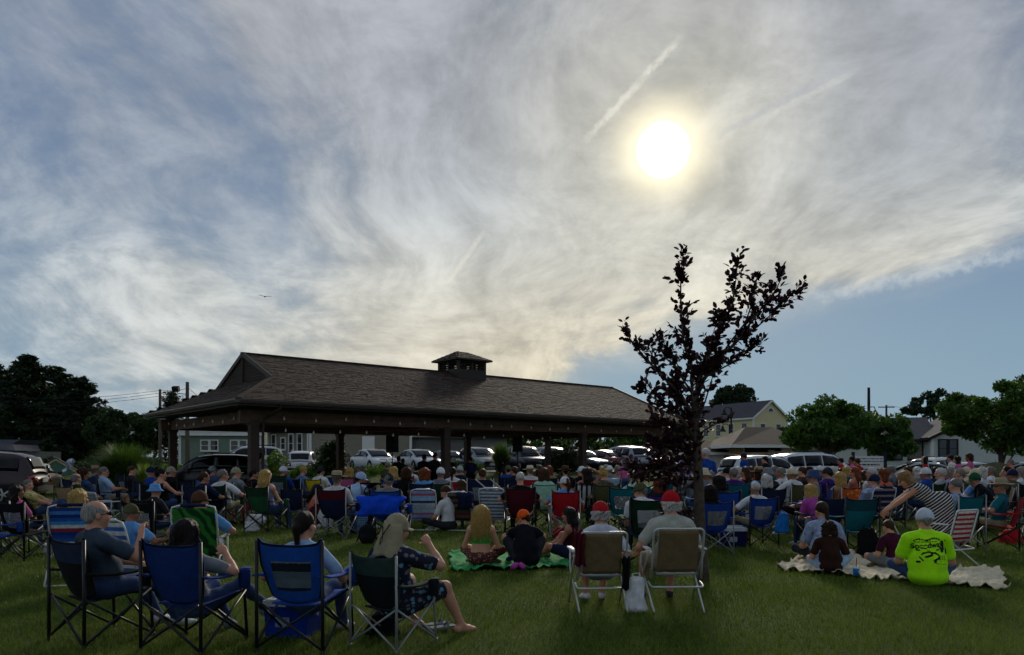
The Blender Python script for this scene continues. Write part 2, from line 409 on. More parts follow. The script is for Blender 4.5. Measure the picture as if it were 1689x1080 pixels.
def nets(Fd, L, res, M):
    ins = Fd < 0; n = np.array(Fd.shape)
    c = np.zeros(n-1, np.int8)
    offs = [(i, j, k) for i in (0, 1) for j in (0, 1) for k in (0, 1)]
    for i, j, k in offs: c += ins[i:n[0]-1+i, j:n[1]-1+j, k:n[2]-1+k]
    act = (c > 0) & (c < 8); I = np.argwhere(act)
    val = np.stack([Fd[I[:, 0]+o[0], I[:, 1]+o[1], I[:, 2]+o[2]] for o in offs], 1)
    P = np.zeros((len(I), 3)); cnt = np.zeros(len(I))
    O = np.array(offs, float)
    for a in range(8):
        for b in range(a+1, 8):
            if abs(O[a]-O[b]).sum() != 1: continue
            va, vb = val[:, a], val[:, b]; x = (va < 0) != (vb < 0)
            t = np.where(x, va/np.where(x, va-vb, 1), 0)[:, None]
            P += np.where(x[:, None], O[a]+(O[b]-O[a])*t, 0); cnt += x
    P = (I+P/cnt[:, None])*res+L
    idx = np.full(n-1, -1, np.int32); idx[act] = np.arange(len(I))
    mats = M[tuple((I+(val.argmin(1)[:, None] >> np.array([2, 1, 0]) & 1)).T)]
    Q = []
    for ax in range(3):
        s0 = [slice(1, -1)]*3; s0[ax] = slice(0, -1); s1 = list(s0); s1[ax] = slice(1, None)
        A, B = ins[tuple(s0)], ins[tuple(s1)]
        E = np.argwhere(A != B); fl = A[tuple(E.T)]
        g = E.copy(); o1, o2 = [(1, 2), (2, 0), (0, 1)][ax]
        for q in (o1, o2): g[:, q] += 1
        def cell(d1, d2):
            h = g.copy(); h[:, o1] -= d1; h[:, o2] -= d2; return idx[tuple(h.T)]
        q = np.stack([cell(1, 1), cell(0, 1), cell(0, 0), cell(1, 0)], 1)
        q[~fl] = q[~fl][:, ::-1]; Q.append(q)
    Q = np.concatenate(Q); Q = Q[(Q >= 0).all(1)]
    mf = mats[Q]; mi = np.sort(mf, 1)[:, 1]
    return P, Q, mi

def nrm(v): v = np.array(v, float); return v/np.linalg.norm(v)
def ik(a, b, l1, l2, pole):
    a = np.array(a, float); b = np.array(b, float); d = b-a; D = np.linalg.norm(d); mx = (l1+l2)*.995
    if D > mx: b = a+d/D*mx; D = mx; d = b-a
    x = (l1*l1-l2*l2+D*D)/(2*D); h = math.sqrt(max(l1*l1-x*x, 0)); u = d/D
    pl = np.array(pole, float); pl = pl-u*(pl@u); pl = pl/(np.linalg.norm(pl)+1e-9)
    return a+u*x+pl*h, b

def body(P, res):
    """one continuous figure facing +Y, origin on the ground below the hips. slots: skin shirt legwear shoes eye lip shin forearm"""
    g = P.get; S = SDF(); hv = g('heavy', .3); fem = g('fem', 0); hz = g('hz', .40)
    H = np.array([0, 0, hz+.095]); le = R(g('lean', -12)); sd = R(g('tilt', 0))
    u = nrm([math.sin(sd), math.sin(le)*math.cos(sd), math.cos(le)*math.cos(sd)]); tw = R(g('twist', 0))
    r = nrm([math.cos(tw), math.sin(tw), -u[0]]); f = nrm(np.cross(u, r)); r = np.cross(f, u)
    if P.get('hip') is not None: H = np.array(P['hip'], float)
    fr = (r, f, u); nz = .0042
    u2 = nrm(u+np.array([0, 1, 0])*math.tan(R(g('hunch', 6))))       # upper spine bends forward
    mid = H+u*.22; sh = mid+u2*.225
    fr2 = (r, nrm(np.cross(u2, r)), u2); f2 = fr2[1]
    S.ell(H+u*.0-f*.01, (.165+.035*hv+.008*fem, .125+.03*hv, .115), 1 if g('dress') or g('untuck') else 2, .04, fr, nz=nz*.6)
    S.ell(H+u*.13+f*(.01+.035*hv), (.14+.045*hv-.012*fem, .10+.055*hv, .15), 0 if g('crop') else 1, .05, fr, nz=0 if g('crop') else nz)
    S.ell(mid+u2*.10, (.148+.022*hv-.012*fem, .102+.02*hv, .165), 1, .05, fr2, nz=nz)
    if g('untuck'): S.ell(H-u*.01-f*.015, (.172+.03*hv, .128+.03*hv, .105), 1, .05, fr, nz=.008); S.ell(H+u*.14-f*.005, (.178+.03*hv, .125+.035*hv, .2), 1, .06, fr, nz=.007)
    if fem:
        for s in (-1, 1): S.ell(mid+u2*.07+r*.07*s+f2*.085, (.06, .055, .06), 1, .05, fr2)
    sw = g('sw', .185-.022*fem)
    S.cone(sh-r*(sw-.05)-u2*.012, sh+r*(sw-.05)-u2*.012, .062, .062, 1, .05, nz=nz*.5)
    tk = 0 if g('bare', 0) else 1
    for s in (-1, 1): S.cone(sh+r*s*(sw-.045)+u2*.0, sh+u2*.055-f2*.008, .054, .05, tk, .04)
    nb = sh+u2*.03; hp = R(g('hpitch', 0)); hy = R(g('hyaw', 0)); ht = R(g('htilt', 0))
    hc = sh+u2*.10+np.array([0, .022, .105])+f2*.012
    hc = hc+f2*math.sin(hp)*.06
    hf0 = nrm([f2[0], f2[1], 0]) if np.linalg.norm(f2[:2]) > .2 else np.array([0, 1., 0])
    fw = nrm([hf0[0]*math.cos(hy)-hf0[1]*math.sin(hy), hf0[0]*math.sin(hy)+hf0[1]*math.cos(hy), 0])
    hf = nrm(fw*math.cos(hp)-np.array([0, 0, 1])*math.sin(hp)); hr = nrm(np.cross(fw, [0, 0, 1.])); hu = np.cross(hr, hf)
    hr = nrm(hr*math.cos(ht)+hu*math.sin(ht)); hu = np.cross(hr, hf)
    hl = lambda x, y, z: hc+hr*x+hf*y+hu*z
    hfr = (hr, hf, hu)
    S.cone(nb+u2*.015+f2*.004, hl(0, -.022, -.06), .055-.006*fem+.008*hv, .053-.006*fem, 0, .03)
    if tk: S.cone(sh-u2*.03, sh+u2*.035, .075, .064-.006*fem+.006*hv, 1, .03)
    S.ell(hl(0, -.012, .035), (.076, .098, .088), 0, .03, hfr); S.ell(hl(0, .03, -.04), (.06+.008*hv, .066, .08), 0, .03, hfr)
    S.cone(hl(0, .062, -.095), hl(0, .058, -.09), .03, .026, 0, .03); S.cone(hl(0, .09, .0), hl(0, .111, -.034), .009, .0155, 0, .012)
    for s in (-1, 1):
        S.ell(hl(.0765*s, -.006, -.012), (.013, .023, .032), 0, .008, hfr)
        S.ell(hl(.032*s, .083, .003), (.018, .012, .012), 4, .004, hfr)
        S.cone(hl(.014*s, .094, .024), hl(.048*s, .08, .026), .009, .008, 0, .012)
        S.cone(hl(.045*s, .07, -.03), hl(.04*s, .075, -.035), .022, .02, 0, .025)
    S.cone(hl(-.022, .088, -.068), hl(.022, .088, -.068), .008, .008, 5, .006)
    # arms
    slv = g('sleeve', 's')
    for s, key in ((-1, 'lh'), (1, 'rh')):
        sj = sh+r*s*sw-u2*.03
        tgt = g(key, (.13*s, .30, hz+.20)); tgt = np.array(tgt, float); pole = g(key+'p', (.55*s, -.5, -.6))
        el, wr = ik(sj, tgt, .285, .255, pole)
        S.cone(sj, el, .050+.008*hv-.006*fem, .041+.004*hv-.005*fem, 7 if slv == 'l' else 0, .025)
        if slv in 'sl':
            e2 = sj+(el-sj)*(.62 if slv == 's' else 1.0)
            S.cone(sj+r*s*.0, e2, .066+.006*hv-.006*fem, .063+.006*hv-.006*fem if slv == 's' else .05, 1, .03, nz=nz)
        else: S.ell(sj, (.058-.004*fem,)*3, 0 if g('bare', 0) else 1, .03)
        S.cone(el, wr, .041-.004*fem, .027-.002*fem, 7, .02); S.cone(el+(wr-el)*.2, el+(wr-el)*.45, .043-.004*fem, .038-.004*fem, 7, .02)
        d = nrm(wr-el); d = nrm(d+np.array(g(key+'d', (0, 0, -.25)), float))
        pn = nrm(np.cross(d, np.array([0, 0, 1.]))*s+np.array([0, 0, -.9])); pn = nrm(pn-d*(pn@d))
        if g(key+'n') is not None: pn = nrm(np.array(g(key+'n'), float)); pn = nrm(pn-d*(pn@d))
        side = np.cross(d, pn)*s*-1
        S.ell(wr+d*.048, (.040, .056, .017), 0, .015, (side, d, pn))
        cu = g(key+'c', .55)
        for i, (o, ln) in enumerate(((-.030, .062), (-.010, .074), (.010, .07), (.029, .055))):
            b = wr+d*.092+side*o; d1 = nrm(d*math.cos(cu)+pn*math.sin(cu)); d2 = nrm(d*math.cos(cu*2.3)+pn*math.sin(cu*2.3))
            m1 = b+d1*ln*.55; S.cone(b-d*.02, m1, .0092, .0085, 0, .004); S.cone(m1, m1+d2*ln*.5, .0085, .0072, 0, .003)
        tb = wr+d*.025-side*.032; t1 = tb+nrm(d*.8-side*.65+pn*.35)*.042; S.cone(tb, t1, .0125, .0105, 0, .008); S.cone(t1, t1+nrm(d-side*.1+pn*.5)*.032, .0102, .008, 0, .004)
    # legs
    lw = g('legw', 'long')
    for s, key in ((-1, 'lf'), (1, 'rf')):
        hj = H+np.array([.088*s, .0, -.005]); ft = np.array(g(key, (.13*s, .50, .075)), float)
        kn, an = ik(hj, ft, .43, .41, g(key+'p', (.12*s, .55, .9)))
        a = .8 if lw == 'short' else 1.0
        S.cone(hj, kn, .083+.015*hv, .056+.004*hv, 2 if lw == 'long' else 6, .04, nz=nz if lw == 'long' else 0)
        if lw in ('short', 'skirt'): S.cone(hj, hj+(kn-hj)*a, .096+.015*hv, .082+.006*hv, 2, .035, nz=nz)
        S.cone(kn, an, .054, .036 if lw != 'long' else .045, 6, .03, nz=nz if lw == 'long' else 0)
        cdir = nrm(np.cross(nrm(an-kn), [1, 0, 0])); cdir = cdir if cdir[1] < 0 else -cdir
        S.cone(kn+(an-kn)*.25+cdir*.014, kn+(an-kn)*.45+cdir*.012, .05, .042, 6, .03)
        fd = nrm(np.array(g(key+'d', (.25*s, 1, -.12)), float)); sm = 3
        S.cone(an-fd*.045+np.array([0, 0, -.03]), an+fd*.09+np.array([0, 0, -.035]), .036, .036, sm, .025); S.cone(an+fd*.09+np.array([0, 0, -.036]), an+fd*.165+np.array([0, 0, -.042]), .036, .027, sm, .02)
        S.cone(an, an+fd*.04+np.array([0, 0, -.02]), .038, .035, sm if g('boots', 1) else 6, .02)
    if P.get('dress'):
        a, b, ra, rb = P['dress']; S.cone(a, b, ra, rb, 1, .06, nz=.006)
    V, Q, mi = S.build(res, seed=g('seed', 3))
    hm = Matrix(((hr[0], hf[0], hu[0], hc[0]), (hr[1], hf[1], hu[1], hc[1]), (hr[2], hf[2], hu[2], hc[2]), (0, 0, 0, 1)))
    return V, Q, mi, hm

# ------------------------------------------------------------------ hair and hats, made in head coordinates (x right, y forward, z up)
def hairmat(c):
    nm = 'hair_'+c
    if nm in MC: return MC[nm]
    m = bpy.data.materials.new(nm); m.use_nodes = True; T = NT(m.node_tree); MC[nm] = m
    out = T.n('ShaderNodeOutputMaterial'); b = T.n('ShaderNodeBsdfPrincipled'); T.l(b.outputs[0], out.inputs[0]); b.inputs['Roughness'].default_value = .6; b.inputs['Specular IOR Level'].default_value = .15
    tc = T.n('ShaderNodeTexCoord'); mp = T.n('ShaderNodeMapping'); T.l(tc.outputs['Object'], mp.inputs[0]); mp.inputs['Scale'].default_value = (130, 130, 14)
    n = T.noise(mp.outputs[0], 1, 4, .6, .6); k = lin(c)
    T.l(T.mix(T.mr(n, .3, .7), tuple(x*.5 for x in k[:3])+(1,), tuple(min(1, x*1.3) for x in k[:3])+(1,)), b.inputs['Base Color'])
    bp = T.n('ShaderNodeBump'); bp.inputs['Strength'].default_value = .8; bp.inputs['Distance'].default_value = .012; T.l(n, bp.inputs['Height']); T.l(bp.outputs[0], b.inputs['Normal'])
    return m
HC = {}
def hair_mesh(kind, res=.011):
    if kind in HC: return HC[kind]
    S = SDF(); nz = .005; fq = 85.
    def base(r=1., nz=nz): S.ell((0, -.016, .042), (.084*r, .106*r, .093*r), 0, .02, nz=nz)
    def cutface(): S.ell((0, .115, -.05), (.088, .082, .125), sub=True); S.ell((0, .02, -.15), (.13, .13, .10), sub=True)
    if kind == 'short':
        base(); S.cone((0, -.075, .0), (0, -.07, -.045), .05, .035, 0, .03, nz=nz); cutface(); S.ell((0, .0, -.16), (.13, .16, .09), sub=True)
    elif kind in ('under', 'undercurl'):
        if kind == 'under': base(1.0); S.cone((0, -.075, .0), (0, -.07, -.045), .05, .035, 0, .03, nz=nz)
        else:
            base(1.1, .012); fq = 130.
            for x in (-.05, .05): S.cone((x, -.05, .0), (x, -.05, -.05), .06, .05, 0, .03, nz=.012)
        cutface(); S.ell((0, .0, -.16), (.13, .16, .09), sub=True); S.ell((0, -.01, .155), (.25, .25, .145), sub=True)
    elif kind == 'buzz':
        base(.97, .002); cutface(); S.ell((0, .0, -.16), (.13, .16, .10), sub=True)
    elif kind == 'bald':
        base(.99, .003); S.cone((-.03, -.075, .0), (.03, -.075, -.03), .045, .04, 0, .03, nz=.003); cutface(); S.ell((0, .035, .135), (.1, .125, .098), sub=True); S.ell((0, .0, -.165), (.13, .16, .1), sub=True)
    elif kind == 'bob':
        base(1.06)
        for x in (-.06, 0, .06): S.cone((x, -.04, .04), (x*1.25, -.05, -.11), .062, .055, 0, .04, nz=.006)
        S.ell((0, .115, -.06), (.07, .095, .15), sub=True)
    elif kind == 'long':
        base(1.05)
        for x in (-.055, 0, .055): S.cone((x, -.045, .04), (x*1.3, -.085, -.13), .062, .055, 0, .04, nz=.006); S.cone((x*1.3, -.085, -.13), (x*1.4, -.1, -.27), .05, .03, 0, .04, nz=.007)
        S.ell((0, .12, -.07), (.068, .105, .17), sub=True)
    elif kind == 'pony':
        base(1.0, .003); S.cone((0, -.1, .03), (0, -.13, -.01), .028, .034, 0, .02, nz=.003); S.cone((0, -.13, -.01), (0, -.12, -.19), .036, .016, 0, .02, nz=.004); S.cone((0, -.075, .0), (0, -.07, -.03), .05, .035, 0, .03); S.ell((0, .115, -.05), (.088, .082, .125), sub=True); S.ell((0, .05, -.15), (.13, .11, .10), sub=True)
    elif kind == 'bun':
        base(1.02); S.ell((0, -.075, .125), (.055, .05, .045), 0, .02, nz=.009); S.cone((0, -.075, .0), (0, -.07, -.03), .05, .035, 0, .03); cutface()
    elif kind == 'curly':
        base(1.13, .013); fq = 130.
        for x in (-.06, 0, .06): S.cone((x, -.04, .03), (x*1.2, -.05, -.085), .066, .058, 0, .03, nz=.014)
        S.ell((0, .13, -.06), (.068, .095, .13), sub=True)
    V, Q, mi = S.build(res, fq, 5)
    me = np_mesh('hair', V, Q, [hairmat('#2a1c12')]); HC[kind] = me; return me

def strands(name, n, length, curl, wave, c, seed=2, y0=-.02, width=.0045, spread=1.25, top=.13):
    """hanging locks as thin tapering tubes"""
    rg = random.Random(seed); b = MB()
    for i in range(n):
        a = rg.uniform(math.pi*.92, math.pi*2.08); el = rg.uniform(-.1, 1.45)
        p = Vector((.086*math.cos(a)*math.cos(el), -.016+.108*math.sin(a)*math.cos(el)*1.0+rg.uniform(0, .05)*math.sin(el), .04+.094*math.sin(el)))
        L = length*rg.uniform(.72, 1.05); ph = rg.uniform(0, 6.28); fq = rg.uniform(.8, 1.25)*wave; pts = []; N = 11
        out = Vector((p.x, p.y+.016, 0)); out = out.normalized() if out.length > .01 else Vector((0, -1, 0))
        if out.y > 0: out.y *= -.3
        for k in range(N):
            t = k/(N-1); z = p.z-L*max(0, t-.02)*1.0+(.012*math.sin(t*3.1) if el > .6 else 0)
            rr = .02*math.sin(min(1, t*3)*1.57)+.03*spread*t
            hor = Vector((p.x, p.y, 0))+out*rr
            if el > .5: hor += out*(.085*math.cos(.0)*min(1, t*4.)*(1-math.cos(el)))
            cw = curl*min(1, t*3)
            pts.append((hor.x+cw*math.cos(ph+fq*t*L*14), hor.y+cw*.7*math.sin(ph+fq*t*L*14), z))
        b.tube(pts, [width*(1-.6*(k/(N-1)))*rg.uniform(.9, 1.1) for k in range(N)], 4, cap=False)
    return b.mesh(name, True)

def dome(b, mi=0, R0=.096, z0=.004, h=.14, sy=1.14, c=(0, -.012)):
    prof = [(R0*1.0, z0-.005), (R0*1.02, z0+.02)]+[(R0*1.02*math.cos(t*1.5708), z0+.02+(h-.02)*math.sin(t*1.5708)) for t in (.2, .4, .6, .8, .93)]+[(.004, z0+h+.001)]
    b.lathe(prof, (c[0], c[1], 0), 18, mi, 1, sy)
def hat_parts(kind):
    """list of (name, mesh, slot colour index)"""
    key = 'hat_'+kind
    if key in HC: return HC[key]
    out = []
    def done(nm, b, ci): out.append((nm, b.mesh(nm, True), ci))
    if kind in ('cap', 'capback'):
        b = MB(); dome(b); b.lathe([(.008, .143), (.007, .149), (.001, .150)], (0, -.012, 0), 8)
        done('hat', b, 0)
        b = MB(); sg = 1
        def br(u, v):
            a = (u-.5)*2.0; x = math.sin(a)*.084*(1-.06*v); y = .088*1.1*math.cos(a)*.95-.008+v*.075*math.cos(a*.75); return (x*1.08, y+.006, .022-.014*v-.02*(a*a)*.6)
        b.sheet(br, 10, 3, .005)
        if kind == 'capback':
            b.v = [(-x, -y-.024, z) for x, y, z in b.v]
        done('brim', b, 1)
    elif kind == 'visor':
        b = MB(); b.lathe([(.086, .03), (.09, .035), (.09, .075), (.085, .08)], (0, -.012, 0), 20, 0, 1, 1.15, cap=False); done('hat', b, 0)
        b = MB(); b.sheet(lambda u, v: (math.sin((u-.5)*2)*.088, .1*math.cos((u-.5)*2)-.012+v*.07*math.cos((u-.5)*1.5), .04-.012*v), 10, 3, .005); done('brim', b, 1)
    elif kind == 'bucket':
        b = MB(); b.lathe([(.15, -.005), (.152, -.002), (.098, .045), (.09, .09), (.078, .135), (.03, .142), (.004, .142)], (0, -.012, 0), 20, 0, 1, 1.1); done('hat', b, 0)
        b = MB(); b.lathe([(.099, .045), (.1, .05), (.0965, .064), (.0955, .062)], (0, -.012, 0), 20, 0, 1, 1.1, cap=False); done('hat_band', b, 1)
    elif kind == 'straw':
        b = MB(); b.lathe([(.205, .05), (.207, .055), (.16, .04), (.10, .044), (.094, .09), (.086, .15), (.06, .158), (.03, .142), (.004, .14)], (0, -.012, 0), 24, 0, 1, 1.06); done('hat', b, 0)
        b = MB(); b.lathe([(.1015, .046), (.1025, .05), (.0995, .075), (.097, .073)], (0, -.012, 0), 20, 0, 1, 1.06, cap=False); done('hat_band', b, 1)
    elif kind == 'glasses':
        b = MB()
        for s in (-1, 1): b.box((.033*s, .1, .003), (.05, .004, .034)); b.bar((.078*s, .1, .01), (.082*s, -.01, .0), .004, .006)
        b.bar((-.012, .1, .01), (.012, .1, .01), .004, .004); done('sunglasses', b, 0)
    HC[key] = out; return out

def setmat(o, mats):
    for i, m in enumerate(mats):
        if i < len(o.material_slots) and m is not None:
            o.material_slots[i].link = 'OBJECT'; o.material_slots[i].material = m

SKINS = ['#b5836a', '#a87660', '#c08d72', '#9c6b54', '#8a5a44']
def skin(i): return mat('skin_%d' % i, SKINS[i % 5], .6, var=.08, scale=25)
EYEM = mat('eye', '#1c1512', .2, var=0); LIP = mat('lip', '#8e4a44', .5, var=.05)
DEF = [skin(0), cloth('#445566'), cloth('#22283a'), cloth('#2a2a2a'), EYEM, LIP, skin(0), skin(0)]
BODYC = {}
def body_mesh(key, P, res):
    if key not in BODYC:
        V, Q, mi, hm = body(P, res); BODYC[key] = (np_mesh('person', V, Q, DEF, mi), hm)
    return BODYC[key]
def M_(c):
    if not isinstance(c, str): return c
    return MC[c] if c in MC else cloth(globals().get('CN', {}).get(c, c))
def add_head(o, hm, head):
    """head: list of (kind, colour, colour2)"""
    for h in head:
        k = h[0]
        if k in ('cap', 'capback', 'visor', 'bucket', 'straw', 'glasses'):
            first = None
            for nm, me, ci in hat_parts(k):
                c = h[1+ci] if len(h) > 1+ci else h[1]
                if len(me.materials) == 0: me.materials.append(cloth('#888888'))
                q = link(bpy.data.objects.new(nm, me), o if first is None else first)
                setmat(q, [M_(c)])
                if first is None: q.matrix_local = hm; first = q
        else:
            q = link(bpy.data.objects.new('hair', hair_mesh(k)), o); q.matrix_local = hm; setmat(q, [hairmat(h[1])])
def person(label, key, P, res, loc, rz, sc, shirt, legs, head, sk=0, shoes='#3a3a3a', arms=None, shin=None, group=None):
    me, hm = body_mesh(key, P, res)
    o = link(bpy.data.objects.new('person', me)); o.location = loc; o.rotation_euler = (0, 0, R(rz)); o.scale = (sc,)*3
    k = skin(sk)
    setmat(o, [k, M_(shirt), M_(legs), M_(shoes), EYEM, LIP, M_(shin) if shin else k, M_(arms) if arms else k])
    add_head(o, hm, head); tag(o, label, 'person', group); return o

# ------------------------------------------------------------------ chairs
CH = {}
def sag(u): return math.sin(math.pi*min(1, max(0, u)))
def camp_parts(kind, r=.011):
    """folding camp chair, origin on the ground, sitter faces +Y; list of (name, mesh, slots)"""
    key = kind+str(r)
    if key in CH: return CH[key]
    out = []; tall = kind == 'tall'; top = .99 if tall else .885; w = .29 if tall else .275
    def done(nm, b, sl, sm=True): out.append((nm, b.mesh(nm, sm), sl))
    def back(u, v):
        x = (u-.5)*2*(.20+(w-.205)*min(1, (v*1.6)**.8)); e = abs(u-.5)*2
        z = .37+v*(top-.37)-(.035*(1-e**3))*v*v+(.02*v*v*v if e > .9 else 0)+.05*(1-v)**3*e*e
        return (x, -.17-.135*v-.035*sag(u)*sag(v*.9+.1)+.012*math.sin(u*9+v*5)*v*(1-v), z)
    def bm(u, v):
        if kind in ('window', 'tall') and .21 < u < .79 and .22 < v < .72: return 1
        if v > .955 or u < .02 or u > .98: return 2
        if kind == 'band' and v > .62: return 1
        return 0
    b = MB(); b.sheet(back, 26, 24, .009, bm); done('back', b, ('back', 'win', 'trim'))
    b = MB(); b.sheet(lambda u, v: ((u-.5)*(.50-.08*(1-v)), -.18+.43*v, .365+.05*v-.045*sag(u)*sag(v*.8+.1)), 10, 8, .009); done('seat', b, ('seat',))
    for s in (-1, 1):
        b = MB(); b.tube([(w*s, -.305, .0), (w*s, -.305, .4), (w*s*.995, -.308, top)], r*1.1, 7); b.lathe([(.016, 0), (.018, .03), (.012, .035)], (w*s, -.305, 0), 8); done('leg', b, ('frame',))
        b = MB(); b.tube([(.30*s, .27, .0), (.285*s, .25, .42), (.29*s, .25, .6)], r, 7); b.lathe([(.016, 0), (.018, .03), (.012, .035)], (.30*s, .27, 0), 8); done('leg', b, ('frame',))
        b = MB()
        def arm(u, v, s=s): return (s*(w+.0+(u-.5)*.085+.01*v), -.305+v*.60, .615-.028*sag(v)-.012*abs(u-.5)*2)
        b.sheet(arm, 4, 10, .012); done('armrest', b, ('seat',))
        b = MB(); b.tube([(w*s, -.30, .40), (.30*s, .265, .03)], r*.85, 6); b.tube([(w*s+.012*s, -.30, .04), (.287*s+.012*s, .25, .42)], r*.85, 6); done('cross_brace', b, ('frame',))
    b = MB(); b.tube([(-w, -.305, .04), (.24, -.285, .385)], r*.85, 6); b.tube([(w, -.318, .04), (-.24, -.298, .385)], r*.85, 6); b.lathe([(.02, -.006), (.02, .006)], (0, -.31, .215), 8); done('cross_brace', b, ('frame',))
    b = MB(); b.tube([(-.30, .27, .04), (.27, .252, .42)], r*.85, 6); b.tube([(.30, .283, .04), (-.27, .265, .42)], r*.85, 6); done('cross_brace', b, ('frame',))
    b = MB(); b.lathe([(.042, .46), (.048, .47), (.052, .60), (.05, .612), (.046, .60), (.04, .48)], (.335, .18, 0), 12, cap=False); b.lathe([(.001, .46), (.042, .462)], (.335, .18, 0), 12, cap=False); done('cup_holder', b, ('back',))
    CH[key] = out; return out

def beach_parts(hi=1.0):
    key = 'beach%.2f' % hi
    if key in CH: return CH[key]
    out = []; sh = .24*hi; top = .24*hi+.60; r = .0115
    def done(nm, b, sl): out.append((nm, b.mesh(nm, True), sl))
    w = .27
    bt = lambda v: (-.15-.20*v, sh-.02+v*(top-sh+.02))
    b = MB(); b.sheet(lambda u, v: ((u-.5)*(.5), bt(v)[0]-.03*sag(u)*sag(v), bt(v)[1]), 10, 14, .008); done('back', b, ('back',))
    b = MB(); b.sheet(lambda u, v: ((u-.5)*.5, -.17+.47*v, sh-.02+.04*v-.03*sag(v)), 6, 8, .008); done('seat', b, ('seat',))
    b = MB(); y1, z1 = bt(1.06); y0, z0 = bt(-.05)
    b.tube([(-w, y0, z0), (-w, bt(.9)[0], bt(.9)[1]), (-w*.93, bt(1.02)[0], bt(1.02)[1]), (-w*.6, y1, z1), (w*.6, y1, z1), (w*.93, bt(1.02)[0], bt(1.02)[1]), (w, bt(.9)[0], bt(.9)[1]), (w, y0, z0)], r, 7); done('back_frame', b, ('frame',))
    b = MB(); b.tube([(-w*.55, y1, z1), (w*.55, y1, z1)], .021, 8); done('head_bar', b, ('bar',))
    for s in (-1, 1):
        b = MB(); b.tube([(w*s*1.03, .30, sh+.02), (w*s*1.03, -.18, sh-.03), (w*s*1.03, -.42, .012)], r, 7); done('leg', b, ('frame',))
        b = MB(); b.tube([(w*s*1.1, .20, sh+.20), (w*s*1.1, .27, .012)], r, 7); done('leg', b, ('frame',))
        b = MB(); b.box((w*s*1.1, .02, sh+.215), (.05, .42, .02)); done('armrest', b, ('arm',))
    b = MB(); b.tube([(-w*1.03, -.42, .012), (w*1.03, -.42, .012)], r, 7); done('rear_rail', b, ('frame',))
    CH[key] = out; return out

def lawn_parts():
    """aluminium folding lawn chair with a flat fabric back"""
    if 'lawn' in CH: return CH['lawn']
    out = []; r = .0115
    def done(nm, b, sl, sm=True): out.append((nm, b.mesh(nm, sm), sl))
    w = .25
    bk = lambda z: -.19-.14*(z-.36)/.5
    b = MB(); zt = .845
    pts = [(-w*1.02, bk(.33), .33), (-w, bk(.5), .5), (-w, bk(.78), .78)]+[(-w+.045*(1-math.cos(a)), bk(.8+.045*math.sin(a)), .80+.045*math.sin(a)) for a in (.4, .8, 1.2, 1.57)]
    pts += [(-x, y, z) for x, y, z in pts[::-1]]
    b.tube(pts, r, 8); done('back_frame', b, ('frame',))
    b = MB(); b.sheet(lambda u, v: ((u-.5)*.405*(1-.02*v), bk(.40+v*.43)-.012*sag(u)-.004, .40+v*.43), 12, 10, .006); done('back', b, ('back',))
    b = MB(); b.sheet(lambda u, v: ((u-.5)*.41, bk(.40)+.006*math.sin(u*20)-.012*sag(u), .372+.032*v), 10, 1, .008); done('back_hem', b, ('hem',))
    b = MB(); b.sheet(lambda u, v: ((u-.5)*.44, -.17+.42*v, .375+.04*v-.03*sag(v)*sag(u)), 8, 8, .007); done('seat', b, ('back',))
    for s in (-1, 1):
        b = MB(); b.tube([(w*s*1.09, .25, .62), (w*s*1.09, .24, .40), (w*s*1.0, -.32, .015)], r, 7); done('leg', b, ('frame',))
        b = MB(); b.tube([(w*s*1.13, -.20, .60), (w*s*1.13, .02, .40), (w*s*1.13, .27, .015)], r, 7); done('leg', b, ('frame',))
        b = MB(); b.box((w*s*1.13, .02, .63), (.048, .46, .02)); done('armrest', b, ('arm',))
    b = MB(); z = .255; pts = [(-w*1.06, -.10, z+.03), (-w*1.06, -.22, z+.008), (-w*1.0, -.255, z), (w*1.0, -.255, z), (w*1.06, -.22, z+.008), (w*1.06, -.10, z+.03)]
    b.tube(pts, r, 7); done('rear_rail', b, ('frame',))
    CH['lawn'] = out; return out

def chair(name, label, parts, loc, rz, mats, sc=1., cat='chair', group=None, skip=()):
    e = empty(name, loc, R(rz), sc); tag(e, label, cat, group)
    for nm, me, sl in parts:
        if nm in skip: continue
        while len(me.materials) < len(sl): me.materials.append(BLACKTUBE)
        o = link(bpy.data.objects.new(nm, me), e)
        setmat(o, [mats.get(k, mats.get('back')) for k in sl])
    return e
def camp(label, loc, rz, c, kind='camp', frame=None, sc=1., win='#8a8d8c', trim='#0c0d10', seat=None, r=.011, group=None, skip=()):
    m = {'back': M_(c), 'seat': M_(seat or c), 'frame': frame or BLACKTUBE, 'trim': M_(trim), 'win': M_(win) if not isinstance(win, bpy.types.Material) else win}
    return chair('camp_chair', label, camp_parts(kind, r), loc, rz, m, sc, group=group, skip=skip)
